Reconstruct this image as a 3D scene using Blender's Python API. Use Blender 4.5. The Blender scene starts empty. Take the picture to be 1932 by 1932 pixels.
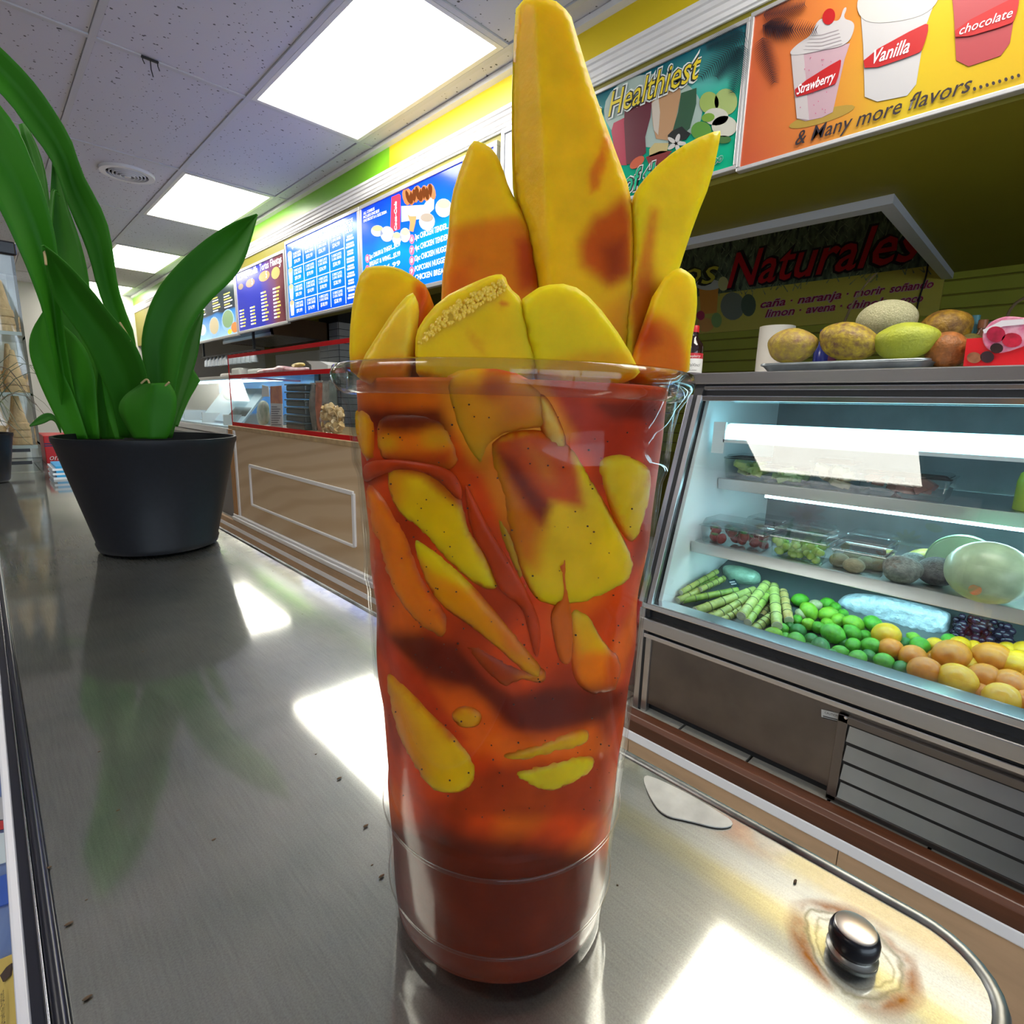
import bpy, bmesh, math, random
import numpy as np
from mathutils import Vector, Matrix
from mathutils.geometry import delaunay_2d_cdt
random.seed(7)
scene = bpy.context.scene
COL = scene.collection
EYE = 1.25                                   # camera height above the shop floor
# ---------------------------------------------------------------- camera
FPX, YAW, PITCH, ROLL, CPX = 1011.371, 0.779679, 0.194079, 0.0276126, 966.0
_fw = np.array([math.sin(YAW)*math.cos(PITCH), math.cos(YAW)*math.cos(PITCH), -math.sin(PITCH)])
_r = np.array([math.cos(YAW), -math.sin(YAW), 0.0]); _u = np.cross(_r, _fw)
_r, _u = _r*math.cos(ROLL)+_u*math.sin(ROLL), -_r*math.sin(ROLL)+_u*math.cos(ROLL)
cam_d = bpy.data.cameras.new('camera'); cam = bpy.data.objects.new('camera', cam_d); COL.objects.link(cam)
cam_d.sensor_width = 36; cam_d.lens = 36*FPX/1932; cam_d.clip_start = 0.01; cam_d.clip_end = 100
cam.matrix_world = Matrix(((_r[0], _u[0], -_fw[0], 0), (_r[1], _u[1], -_fw[1], 0), (_r[2], _u[2], -_fw[2], EYE), (0, 0, 0, 1)))
scene.camera = cam
# ---------------------------------------------------------------- world, exposure
world = bpy.data.worlds.new('world'); scene.world = world; world.use_nodes = True
bg = world.node_tree.nodes['Background']; bg.inputs[0].default_value = (0.80, 0.90, 1.0, 1); bg.inputs[1].default_value = 1.9
vs = scene.view_settings; vs.view_transform = 'Standard'; vs.look = 'None'; vs.exposure = 1.0; vs.gamma = 1.0; vs.use_curve_mapping = False
cy = scene.cycles; cy.max_bounces = 8; cy.diffuse_bounces = 3; cy.glossy_bounces = 4; cy.transparent_max_bounces = 24
LIGHT = 7.0                                  # radiance of the ceiling panels
# ---------------------------------------------------------------- pixels to places (z in metres above the floor)
def pdir(x, y): return _fw + _r*(x-CPX)/FPX - _u*(y-CPX)/FPX
def _pt(q): return Vector((q[0], q[1], q[2]+EYE))
def onX(x, y, X): d = pdir(x, y); return _pt(d*X/d[0])
def onY(x, y, Y): d = pdir(x, y); return _pt(d*Y/d[1])
def onZ(x, y, Z): d = pdir(x, y); return _pt(d*(Z-EYE)/d[2])
def atD(x, y, D): return _pt(pdir(x, y)*D)
def onP(x, y, p0, n):
    d = Vector(pdir(x, y)); p = Vector(p0)-Vector((0, 0, EYE)); n = Vector(n)
    return d*(p.dot(n)/d.dot(n))+Vector((0, 0, EYE))
def proj(P):
    P = np.asarray(P, float)-np.array([0, 0, EYE]); w = P@_fw
    return np.stack([CPX+FPX*(P@_r)/w, CPX-FPX*(P@_u)/w], -1)
# ---------------------------------------------------------------- materials
MATS = {}
def nt(m): m.use_nodes = True; return m.node_tree.nodes, m.node_tree.links
def mat(name, col, rough=0.5, metal=0.0, noise=0.0, nscale=20, bump=0.0, bscale=60, emit=0.0, sss=0.0, coat=0.0, col2=None, spec=0.5, stretch=None, aniso=0.0):
    if name in MATS: return MATS[name]
    m = bpy.data.materials.new(name); N, L = nt(m); b = N['Principled BSDF']
    b.inputs['Base Color'].default_value = (*col, 1); b.inputs['Roughness'].default_value = rough; b.inputs['Metallic'].default_value = metal
    b.inputs['Specular IOR Level'].default_value = spec
    if coat: b.inputs['Coat Weight'].default_value = coat; b.inputs['Coat Roughness'].default_value = 0.06
    if sss:
        b.inputs['Subsurface Weight'].default_value = sss; b.inputs['Subsurface Radius'].default_value = (1, .72, .2); b.inputs['Subsurface Scale'].default_value = 0.006
    if emit: b.inputs['Emission Color'].default_value = (*col, 1); b.inputs['Emission Strength'].default_value = emit
    if noise or bump:
        tc = N.new('ShaderNodeTexCoord'); src = tc.outputs['Object']
        if stretch:
            mp = N.new('ShaderNodeMapping'); mp.inputs['Scale'].default_value = stretch; L.new(src, mp.inputs[0]); src = mp.outputs[0]
    if noise:
        n = N.new('ShaderNodeTexNoise'); n.inputs['Scale'].default_value = nscale; n.inputs['Detail'].default_value = 5; L.new(src, n.inputs[0])
        rp = N.new('ShaderNodeValToRGB'); rp.color_ramp.elements[0].position = .5-.5*min(1, .25/noise) if False else .3; rp.color_ramp.elements[1].position = .7
        c2 = col2 if col2 else tuple(c*(1-noise) for c in col)
        rp.color_ramp.elements[0].color = (*c2, 1); rp.color_ramp.elements[1].color = (*col, 1)
        L.new(n.outputs['Fac'], rp.inputs[0]); L.new(rp.outputs[0], b.inputs['Base Color'])
        if emit: L.new(rp.outputs[0], b.inputs['Emission Color'])
    if bump:
        n2 = N.new('ShaderNodeTexNoise'); n2.inputs['Scale'].default_value = bscale; n2.inputs['Detail'].default_value = 4; L.new(src, n2.inputs[0])
        bp = N.new('ShaderNodeBump'); bp.inputs['Strength'].default_value = bump; bp.inputs['Distance'].default_value = 0.01
        L.new(n2.outputs['Fac'], bp.inputs['Height']); L.new(bp.outputs[0], b.inputs['Normal'])
    if 0 < emit < 1.5: m.cycles.emission_sampling = 'NONE'      # faint prints need no direct sampling
    MATS[name] = m; return m
def clear(name, tint=(1, 1, 1), gloss=0.03, ior=1.45, boost=1.0):
    """thin clear sheet: see-through, with a Fresnel reflection"""
    if name in MATS: return MATS[name]
    m = bpy.data.materials.new(name); N, L = nt(m); N.remove(N['Principled BSDF']); out = N['Material Output']
    t = N.new('ShaderNodeBsdfTransparent'); t.inputs[0].default_value = (*tint, 1)
    g = N.new('ShaderNodeBsdfGlossy'); g.inputs['Roughness'].default_value = gloss
    f = N.new('ShaderNodeLayerWeight'); f.inputs['Blend'].default_value = .5
    pw = N.new('ShaderNodeMath'); pw.operation = 'POWER'; pw.inputs[1].default_value = 5; L.new(f.outputs['Facing'], pw.inputs[0])
    f0 = ((ior-1)/(ior+1))**2
    mul = N.new('ShaderNodeMath'); mul.operation = 'MULTIPLY_ADD'; mul.inputs[1].default_value = (1-f0)*boost; mul.inputs[2].default_value = f0*boost; mul.use_clamp = True
    mx = N.new('ShaderNodeMixShader'); L.new(pw.outputs[0], mul.inputs[0]); L.new(mul.outputs[0], mx.inputs[0]); L.new(t.outputs[0], mx.inputs[1]); L.new(g.outputs[0], mx.inputs[2]); L.new(mx.outputs[0], out.inputs[0])
    MATS[name] = m; return m
def attr_mat(name, rough=.3, sss=0.0, coat=0.0, bump=0.0, bscale=200, nvar=.25, sscale=.006):
    if name in MATS: return MATS[name]
    m = mat(name, (1, 1, 1), rough, sss=sss, coat=coat, bump=bump, bscale=bscale); N, L = nt(m); b = N['Principled BSDF']; b.inputs['Subsurface Scale'].default_value = sscale
    a = N.new('ShaderNodeAttribute'); a.attribute_name = 'Col'
    tc = N.new('ShaderNodeTexCoord'); n = N.new('ShaderNodeTexNoise'); n.inputs['Scale'].default_value = 90; n.inputs['Detail'].default_value = 4; L.new(tc.outputs['Object'], n.inputs[0])
    mr = N.new('ShaderNodeMapRange'); mr.inputs[1].default_value = .3; mr.inputs[2].default_value = .7; mr.inputs[3].default_value = 1-nvar; mr.inputs[4].default_value = 1.0; L.new(n.outputs['Fac'], mr.inputs[0])
    mm = N.new('ShaderNodeMix'); mm.data_type = 'RGBA'; mm.blend_type = 'MULTIPLY'; mm.inputs[0].default_value = 1
    L.new(a.outputs['Color'], mm.inputs[6]); L.new(mr.outputs[0], mm.inputs[7]); L.new(mm.outputs[2], b.inputs['Base Color'])
    return m
# ---------------------------------------------------------------- mesh helpers
class MB:
    def __init__(s): s.v = []; s.f = []
    def add(s, vs, fs):
        o = len(s.v); s.v += [tuple(v) for v in vs]; s.f += [tuple(i+o for i in f) for f in fs]; return s
    def box(s, x0, x1, y0, y1, z0, z1):
        return s.add([(x, y, z) for x in (x0, x1) for y in (y0, y1) for z in (z0, z1)], [(0, 1, 3, 2), (4, 6, 7, 5), (0, 4, 5, 1), (2, 3, 7, 6), (0, 2, 6, 4), (1, 5, 7, 3)])
    def prism(s, pts, vec):
        n = len(pts); vec = Vector(vec); a = [Vector(p) for p in pts]; b = [p+vec for p in a]
        nn = Vector((0, 0, 0))
        for i in range(n): nn += a[i].cross(a[(i+1) % n])
        if nn.dot(vec) > 0: a.reverse(); b.reverse()
        return s.add(a+b, [tuple(range(n)), tuple(range(2*n-1, n-1, -1))]+[(i, n+i, n+(i+1) % n, (i+1) % n) for i in range(n)][::1])
    def lathe(s, prof, c=(0, 0, 0), n=32, M=None, cap=True):
        c = Vector(c); o = []
        for r, z in prof:
            for k in range(n):
                a = 2*math.pi*k/n; p = Vector((r*math.cos(a), r*math.sin(a), z))
                if M is not None: p = M @ p
                o.append(p+c)
        m = len(prof); fs = [(i*n+k, i*n+(k+1) % n, (i+1)*n+(k+1) % n, (i+1)*n+k) for i in range(m-1) for k in range(n)]
        if cap: fs += [tuple(range(n-1, -1, -1)), tuple((m-1)*n+k for k in range(n))]
        return s.add(o, fs)
    def tube(s, pts, rad, n=8, cap=True, flat=1.0):
        P = [Vector(p) for p in pts]; m = len(P); o = []
        if not hasattr(rad, '__len__'): rad = [rad]*m
        up = Vector((0, 0, 1))
        t0 = (P[1]-P[0]).normalized()
        if abs(t0.dot(up)) > .95: up = Vector((1, 0, 0))
        a = t0.cross(up).normalized()
        for i in range(m):
            t = (P[min(i+1, m-1)]-P[max(i-1, 0)]).normalized(); a = (a-t*a.dot(t)).normalized(); b = t.cross(a)
            for k in range(n):
                w = 2*math.pi*k/n; o.append(P[i]+a*rad[i]*math.cos(w)+b*rad[i]*flat*math.sin(w))
        fs = [(i*n+k, i*n+(k+1) % n, (i+1)*n+(k+1) % n, (i+1)*n+k) for i in range(m-1) for k in range(n)]
        if cap: fs += [tuple(range(n-1, -1, -1)), tuple((m-1)*n+k for k in range(n))]
        return s.add(o, fs)
    def ball(s, c, r, n=16, m=10, M=None, fn=None):
        c = Vector(c); r = r if hasattr(r, '__len__') else (r, r, r); o = []
        for i in range(m+1):
            t = math.pi*i/m
            for k in range(n):
                a = 2*math.pi*k/n; p = Vector((math.sin(t)*math.cos(a), math.sin(t)*math.sin(a), math.cos(t)))
                if fn: p = p*fn(p)
                p = Vector((p.x*r[0], p.y*r[1], p.z*r[2]))
                if M is not None: p = M @ p
                o.append(p+c)
        return s.add(o, [(i*n+k, (i+1)*n+k, (i+1)*n+(k+1) % n, i*n+(k+1) % n) for i in range(m) for k in range(n)])
    def build(s, name, material, parent=None, smooth=False, bevel=0, kind=None, cols=None):
        me = bpy.data.meshes.new(name); me.from_pydata([tuple(v) for v in s.v], [], s.f); me.validate()
        o = bpy.data.objects.new(name, me); COL.objects.link(o)
        if material: me.materials.append(material)
        if smooth:
            for p in me.polygons: p.use_smooth = True
            if smooth != 2: me.set_sharp_from_angle(angle=math.radians(48))
        if cols is not None:
            at = me.attributes.new('Col', 'FLOAT_COLOR', 'POINT'); at.data.foreach_set('color', np.concatenate([np.asarray(cols, float), np.ones((len(cols), 1))], 1).ravel())
        if bevel:
            b = o.modifiers.new('bevel', 'BEVEL'); b.width = bevel; b.segments = 2; b.limit_method = 'ANGLE'
        if parent: par(o, parent)
        if kind: o['kind'] = kind
        return o
def wloc(p):
    L = Vector((0, 0, 0))
    while p: L += p.location if p.type == 'EMPTY' else Vector((0, 0, 0)); p = p.parent
    return L
def par(o, p):
    o.parent = p; o.matrix_parent_inverse = Matrix.Translation(-wloc(p)) if p.type == 'EMPTY' and p.parent is None else Matrix.Identity(4)
    return o
def thing(name, label, cat, loc=(0, 0, 0), group=None):
    o = bpy.data.objects.new(name, None); COL.objects.link(o); o.location = loc; o.empty_display_size = .02
    o['label'] = label; o['category'] = cat
    if group: o['group'] = group
    return o
def tag(o, label, cat, group=None):
    o['label'] = label; o['category'] = cat
    if group: o['group'] = group
    return o
def struct(o): o['kind'] = 'structure'; return o
def dup(root, loc=None, rotz=None, scale=None, label=None):
    r = root.copy(); COL.objects.link(r)
    if loc is not None: r.location = loc
    if rotz is not None: r.rotation_euler = (0, 0, rotz)
    if scale is not None: r.scale = (scale, scale, scale)
    if label: r['label'] = label
    for ch in list(root.children):
        c = ch.copy(); COL.objects.link(c); c.parent = r; c.matrix_parent_inverse = ch.matrix_parent_inverse.copy()
        for g in ch.children: d = g.copy(); COL.objects.link(d); d.parent = c; d.matrix_parent_inverse = g.matrix_parent_inverse.copy()
    return r
# flat print on a plane: text and shapes placed by their outline on that plane
FONTQ = []
def text(s, A, B, h, m, parent, lift=0.0015, normal=(-1, 0, 0), shear=0.0, bold=0.0, name='lettering', space=1.0):
    """baseline from A to B (world), cap height h; lies on the plane with this outward normal"""
    cu = bpy.data.curves.new(name, 'FONT'); cu.body = s; cu.size = 1; cu.shear = shear; cu.offset = bold; cu.resolution_u = 2; cu.space_character = space
    o = bpy.data.objects.new(name, cu); COL.objects.link(o)
    FONTQ.append((o, Vector(A), Vector(B), h, m, parent, lift, Vector(normal), name))
def flush_text():
    bpy.context.view_layer.update(); dg = bpy.context.evaluated_depsgraph_get()
    for (o, A, B, h, m, parent, lift, n, name) in FONTQ:
        me = bpy.data.meshes.new_from_object(o.evaluated_get(dg)); cu = o.data; bpy.data.objects.remove(o); bpy.data.curves.remove(cu)
        if not me.vertices: continue
        co = np.array([v.co[:] for v in me.vertices]); x0, x1 = co[:, 0].min(), co[:, 0].max()
        ex = (B-A); w = ex.length; ex.normalize(); ez = n.cross(ex); ez.normalize()
        sx = w/(x1-x0); sy = h/0.69
        new = [A+ex*float((c[0]-x0)*sx)+ez*float(c[1]*sy)+n*lift for c in co]
        for v, p in zip(me.vertices, new): v.co = p
        me.materials.clear(); me.materials.append(m)
        ob = bpy.data.objects.new(name, me); COL.objects.link(ob)
        if parent: par(ob, parent)
    FONTQ.clear()
def ell(cx, cy, rx, ry, n=18, rot=0, a0=0, a1=2*math.pi):
    return [(cx+rx*math.cos(a0+(a1-a0)*k/n)*math.cos(rot)-ry*math.sin(a0+(a1-a0)*k/n)*math.sin(rot), cy+rx*math.cos(a0+(a1-a0)*k/n)*math.sin(rot)+ry*math.sin(a0+(a1-a0)*k/n)*math.cos(rot)) for k in range(n)]
def chaikin(p, it=2, closed=True):
    for _ in range(it):
        q = []; n = len(p)
        for i in range(n if closed else n-1):
            a, b = p[i], p[(i+1) % n]; q += [tuple(.75*x+.25*y for x, y in zip(a, b)), tuple(.25*x+.75*y for x, y in zip(a, b))]
        p = q if closed else [p[0]]+q+[p[-1]]
    return p
def zz(pts, s, ox, oy): return [(ox+x/s, oy+y/s) for x, y in pts]
# ================================================================ the room
CEIL = EYE+1.452; FLOOR = 0.0
XS = 1.84                                   # face of the soffit over the service counter
XW = 3.70                                   # wall behind the service counter
XL, YB, YF = -3.2, 10.0, -3.0
M_tile = mat('ceiling_tile', (.63, .635, .72), .9)
def _tile_specks():
    m = M_tile; N, L = nt(m); b = N['Principled BSDF']
    tc = N.new('ShaderNodeTexCoord'); mp = N.new('ShaderNodeMapping'); L.new(tc.outputs['Object'], mp.inputs[0])
    g = N.new('ShaderNodeNewGeometry'); L.new(g.outputs['Position'], mp.inputs[0])
    v = N.new('ShaderNodeTexVoronoi'); v.inputs['Scale'].default_value = 48; v.inputs['Randomness'].default_value = 1; L.new(mp.outputs[0], v.inputs[0])
    n = N.new('ShaderNodeTexNoise'); n.inputs['Scale'].default_value = 40; n.inputs['Detail'].default_value = 3; L.new(mp.outputs[0], n.inputs[0])
    th = N.new('ShaderNodeMapRange'); th.inputs[1].default_value = .45; th.inputs[2].default_value = .75; th.inputs[3].default_value = 0.04; th.inputs[4].default_value = .36; L.new(n.outputs[0], th.inputs[0])
    lt = N.new('ShaderNodeMath'); lt.operation = 'LESS_THAN'; L.new(v.outputs['Distance'], lt.inputs[0]); L.new(th.outputs[0], lt.inputs[1])
    mx = N.new('ShaderNodeMix'); mx.data_type = 'RGBA'; mx.inputs[6].default_value = (.63, .635, .72, 1); mx.inputs[7].default_value = (.12, .12, .14, 1)
    L.new(lt.outputs[0], mx.inputs[0]); L.new(mx.outputs[2], b.inputs['Base Color'])
_tile_specks()
M_bar = mat('grid_bar_paint', (.58, .59, .64), .6)
M_white = mat('white_paint', (.80, .80, .83), .45)
M_olive = mat('olive_paint', (.21, .185, .008), .55, noise=.12, nscale=3)
M_yellow = mat('yellow_paint', (.80, .60, .005), .4)
M_green = mat('lime_green_paint', (.20, .55, .01), .35)
M_plank = mat('slat_olive', (.34, .36, .03), .5, noise=.1, nscale=6)
M_dark = mat('black_matt', (.012, .012, .014), .6)
M_black = mat('black_gloss', (.010, .010, .014), .25)
M_chrome = mat('chrome_strip', (.75, .76, .80), .18, 1.0)
M_ss = mat('stainless', (.60, .59, .60), .28, 1.0, noise=.12, nscale=30, stretch=(1, .05, 1))
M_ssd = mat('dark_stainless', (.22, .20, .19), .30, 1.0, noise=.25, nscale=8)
M_cream = mat('cream_wall', (.75, .74, .70), .7)
M_floor = mat('floor_tile_paint', (.42, .34, .26), .35, noise=.15, nscale=5)
M_tan = mat('tan_laminate', (.60, .40, .24), .45, noise=.22, nscale=6, stretch=(1, 1, 4))
M_wood = mat('dark_wood', (.11, .035, .015), .35, noise=.4, nscale=12, stretch=(6, .4, 6))
M_light = mat('light_diffuser', (1.0, .96, .86), .6, emit=LIGHT)

struct(MB().box(XL, XW+.1, YF, YB, -.1, FLOOR).build('floor', M_floor))
ceiling = struct(MB().box(XL, XW+.1, YF, YB, CEIL+.012, CEIL+.08).build('ceiling', M_cream))
GX, GY, TX, TY = .515, 3.07, .61, 1.22
cols_ = list(range(-6, 2)); rows_ = list(range(-5, 6))
# seen panels: (1, -1) to (1, 5); two more outside the frame show as reflections, one in the steel top, one in the case glass
lights = {(1, j) for j in range(-3, 6, 2)} | {(-3, -2)}; OFF = {(1, -3), (-3, -2)}
tile_me = None
for i in cols_:
    for j in rows_:
        if (i, j) in lights: continue
        x0, y0 = GX+TX*i, GY+TY*j
        if y0+TY > YB+.4: continue
        if tile_me is None:
            t0 = MB().box(-TX/2+.014, TX/2-.014, -TY/2+.014, TY/2-.014, .003, .02).build('ceiling_tile', M_tile, ceiling, bevel=.002); t = t0; tile_me = t.data
        else:
            t = t0.copy(); COL.objects.link(t); t.parent = ceiling
        t.location = (x0+TX/2, y0+TY/2, CEIL)
b = MB().box(-.055, .051, -TY/2+.014, TY/2-.014, .003, .02)
e0 = None
for j in rows_:
    y0 = GY+TY*j
    if y0+TY > YB+.4: continue
    if e0 is None: t = e0 = b.build('ceiling_edge_tile', M_tile, ceiling)
    else: t = e0.copy(); COL.objects.link(t); t.parent = ceiling
    t.location = (1.79, y0+TY/2, CEIL)
for i in range(-6, 3):
    x = GX+TX*i; MB().box(x-.0125, x+.0125, YF, YB, CEIL-.004, CEIL+.012).build('grid_bar', M_bar, ceiling)
for j in range(-4, 7):
    y = GY+TY*j
    if y < YB: MB().box(XL, XS, y-.0125, y+.0125, CEIL-.003, CEIL+.012).build('grid_cross_bar', M_bar, ceiling)
L0 = None
M_lframe = mat('light_frame_paint', (.75, .75, .72), .4)
for (i, j) in sorted(lights, key=lambda q: (q in OFF, q)):
    x0, y0 = GX+TX*i, GY+TY*j
    if y0+.5 > YB: continue
    c = Vector((x0+TX/2, y0+TY/2, CEIL))
    if L0 is None:
        L0 = thing('ceiling_light', 'lit fluorescent ceiling panel set in the ceiling grid', 'ceiling light', c, 'lit panels in the dropped ceiling')
        hx, hy = TX/2-.0135, TY/2-.0135
        MB().box(c.x-hx+.02, c.x+hx-.02, c.y-hy+.02, c.y+hy-.02, CEIL+.006, CEIL+.011).build('diffuser', M_light, L0)
        f = MB()
        f.box(c.x-hx, c.x-hx+.022, c.y-hy, c.y+hy, CEIL-.004, CEIL+.012).box(c.x+hx-.022, c.x+hx, c.y-hy, c.y+hy, CEIL-.004, CEIL+.012)
        f.box(c.x-hx+.022, c.x+hx-.022, c.y-hy, c.y-hy+.022, CEIL-.004, CEIL+.012).box(c.x-hx+.022, c.x+hx-.022, c.y+hy-.022, c.y+hy, CEIL-.004, CEIL+.012)
        f.build('frame', M_lframe, L0)
    else:
        d_ = dup(L0, c)
        if (i, j) in OFF:
            d_.name = 'ceiling_light_offscreen'; d_['label'] = 'lit ceiling panel above the knob end of the steel top' if i == 1 else 'lit ceiling panel over the customer side of the counter'
            for ch in d_.children: ch.name = ch.name.split('.')[0]+'_offscreen'
# round air vent
vc = Vector((.89, 4.62, CEIL)); vent = thing('ceiling_vent', 'round white ring louvred air vent in the ceiling tile', 'air vent', vc)
M_vent = mat('vent_white', (.72, .72, .76), .35)
def ring(r0, r1, z0, z1, c, n=40): return MB().lathe([(r0, z1), (r1, z1), (r1*1.0, (z0+z1)/2), (r1*.985, z0), (r0, z0), (r0, z1)], c, n, cap=False)
ring(.118, .155, -.014, .004, vc).build('flange', M_vent, vent, smooth=True)
MB().lathe([(.118, .002), (.001, .002), (.001, .004), (.118, .004)], vc, 40).build('duct', M_dark, vent)
for k, r in enumerate((.10, .08, .06, .04)): ring(r-.002, r+.004, -.016-.003*k, -.004, vc).build('louvre_ring', M_vent, vent, smooth=True)
MB().lathe([(.001, -.03), (.018, -.028), (.022, -.01), (.001, -.01)], vc, 24).build('centre_cap', M_vent, vent, smooth=True)
# wire hook left on a grid bar
hp = onZ(284, 112, CEIL-.004); hk = MB()
for dx, dy, ln in ((-.03, .0, .022), (.0, .005, .06), (.025, -.004, .03)): hk.tube([hp+Vector((dx, dy, .003)), hp+Vector((dx, dy, -ln*.6)), hp+Vector((dx+.008, dy+.01, -ln))], .0022, 6)
hk.box(hp.x-.034, hp.x+.03, hp.y-.004, hp.y+.01, hp.z-.003, hp.z+.003)
tag(hk.build('ceiling_hook', M_dark), 'small dark wire clip hanging from the ceiling grid', 'hook')
# walls
w = MB().box(XW, XW+.1, YF, YB, FLOOR, CEIL+.08); wall_right = struct(w.build('wall_right', M_olive))
M_dimwall = mat('brown_wall', (.15, .13, .115), .7)
struct(MB().box(XL-.1, XL, YF, YB, FLOOR, CEIL+.08).build('wall_left', M_dimwall))
struct(MB().box(1.3, XW, YF-.1, YF, FLOOR, CEIL+.08).box(XL, 1.3, YF-.1, YF, FLOOR, .6).box(XL, 1.3, YF-.1, YF, 2.45, CEIL+.08).build('wall_front', M_dimwall))
win2 = struct(MB().box(XL, 1.3, YF-.06, YF-.05, .6, 2.45).build('window_2_offscreen', clear('window_glass', (.95, .98, 1), .02)))  # unseen window, added for front fill light; cup reflections suggest one
for x in (XL+.03, -1.7, -.2, 1.27): MB().box(x-.03, x+.03, YF-.09, YF, .6, 2.45).build('window_frame', M_ss, win2)
struct(MB().box(XL, XW, YB, YB+.1, FLOOR, CEIL+.08).build('wall_back', M_cream))
# slat wall planks, 72 mm apart
zb = EYE-.30
for k in range(19):
    z = zb+.072*k
    MB().box(XW-.014, XW+.002, -1.2, 2.6, z, z+.064).build('plank', M_plank, wall_right, bevel=.003)
# ---------------- soffit above the counter
ZU1, ZU2 = EYE+.742, EYE+.742
s = MB().box(XS, 2.33, YF, 1.9, ZU1, CEIL+.02).box(2.33, XW, YF, .548, ZU1, CEIL+.02).box(XS, 2.33, 1.9, YB, ZU2, CEIL+.02)
soffit = struct(s.build('wall_soffit', M_olive))
MB().box(XS-.004, XS, YF, 2.925, EYE+1.30, CEIL).build('yellow_band', M_yellow, soffit)
MB().box(XS-.004, XS, 2.925, YB, EYE+1.30, CEIL).build('green_band', M_green, soffit)
trim = MB().prism([(XS-.03, YF, CEIL-.022), (XS-.03, YF, CEIL), (XS, YF, CEIL), (XS, YF, CEIL-.03)], (0, YB-YF, 0)); struct(trim.build('trim_1', M_white))
zc = EYE+1.214; pf = [(a*.62, b_*.80) for a, b_ in [(0, 0), (.012, 0), (.014, .008), (.022, .012), (.024, .028), (.030, .034), (.032, .055), (.040, .062), (.044, .078), (.052, .084), (.052, .102), (0, .106)]]
cm = MB().prism([(XS-a, YF, zc+b_) for a, b_ in pf], (0, YB-YF, 0)); struct(cm.build('trim_2', M_white))
# white edged opening in the soffit underside, over the juice sign
tr = MB().box(2.30, 2.36, .53, 1.9, ZU1-.030, ZU1+.03).box(2.36, XW, .53, .575, ZU1-.030, ZU1+.03); struct(tr.build('trim_3', mat('opening_trim_paint', (.55, .57, .62), .4)))
struct(MB().box(2.38, 2.388, .60, 1.9, ZU1+.005, ZU1+.15).build('trim_4', mat('opening_lip', (.50, .50, .56), .45)))
# ---------------- platform the cases stand on
ZP = EYE-.97; XP = 1.395
pl = MB().box(XP+.012, XW, -1.6, 8.2, FLOOR, ZP-.012); platform = struct(pl.build('floor_platform', M_dark))
for k in range(16):
    y0 = -1.6+.61*k; MB().box(XP, XP+.012, y0+.001, min(8.2, y0+.609), FLOOR, ZP-.03).build('face_panel', M_tan, platform)
M_ptile = mat('platform_tile_paint', (.40, .38, .33), .5, noise=.3, nscale=14)
for k in range(47):
    y0 = -1.6+.2085*k; MB().box(XP+.012, XP+.13, y0+.004, y0+.2045, ZP-.012, ZP).build('ledge_tile', M_ptile, platform)
MB().prism([(XP-.012, -1.6, ZP-.046), (XP+.012, -1.6, ZP-.046), (XP+.040, -1.6, ZP), (XP+.040, -1.6, ZP+.006), (XP+.002, -1.6, ZP+.006), (XP-.012, -1.6, ZP-.006)], (0, 3.1, 0)).build('wood_nosing', M_wood, platform, bevel=.004)
MB().prism([(XP-.018, -1.6, ZP-.072), (XP, -1.6, ZP-.082), (XP, -1.6, ZP-.044), (XP-.014, -1.6, ZP-.044)], (0, 9.8, 0)).build('white_moulding', M_white, platform, bevel=.003)
MB().box(XP-.012, XP+.014, 1.5, 8.2, ZP-.056, ZP+.001).build('tan_nosing', M_tan, platform, bevel=.004)
# ================================================================ steel counter top the cup stands on
ZT = EYE-.19                                 # top surface
def rounded(x0, x1, y0, y1, r, n=8, corners=(1, 1, 1, 1)):
    P = []
    for k, (cx, cy, a) in enumerate(((x1-r, y0+r, -math.pi/2), (x1-r, y1-r, 0), (x0+r, y1-r, math.pi/2), (x0+r, y0+r, math.pi))):
        if corners[k]: P += [(cx+r*math.cos(a+math.pi/2*i/n), cy+r*math.sin(a+math.pi/2*i/n)) for i in range(n+1)]
        else: P.append((x1 if k < 2 else x0, y0 if k in (0, 3) else y1))
    return P
m = bpy.data.materials.new('counter_steel'); N, L = nt(m); MATS['counter_steel'] = m; pb = N['Principled BSDF']; out = N['Material Output']
pb.inputs['Metallic'].default_value = 1; pb.inputs['Roughness'].default_value = .075
tc = N.new('ShaderNodeTexCoord'); mp = N.new('ShaderNodeMapping'); mp.inputs['Scale'].default_value = (60, 6, 1); L.new(tc.outputs['Object'], mp.inputs[0])
n1 = N.new('ShaderNodeTexNoise'); n1.inputs['Scale'].default_value = 22; n1.inputs['Detail'].default_value = 4; L.new(tc.outputs['Object'], n1.inputs[0])
rp = N.new('ShaderNodeValToRGB'); rp.color_ramp.elements[0].color = (.35, .37, .35, 1); rp.color_ramp.elements[1].color = (.44, .44, .41, 1); rp.color_ramp.elements[0].position = .3; rp.color_ramp.elements[1].position = .7; L.new(n1.outputs[0], rp.inputs[0])
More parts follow.
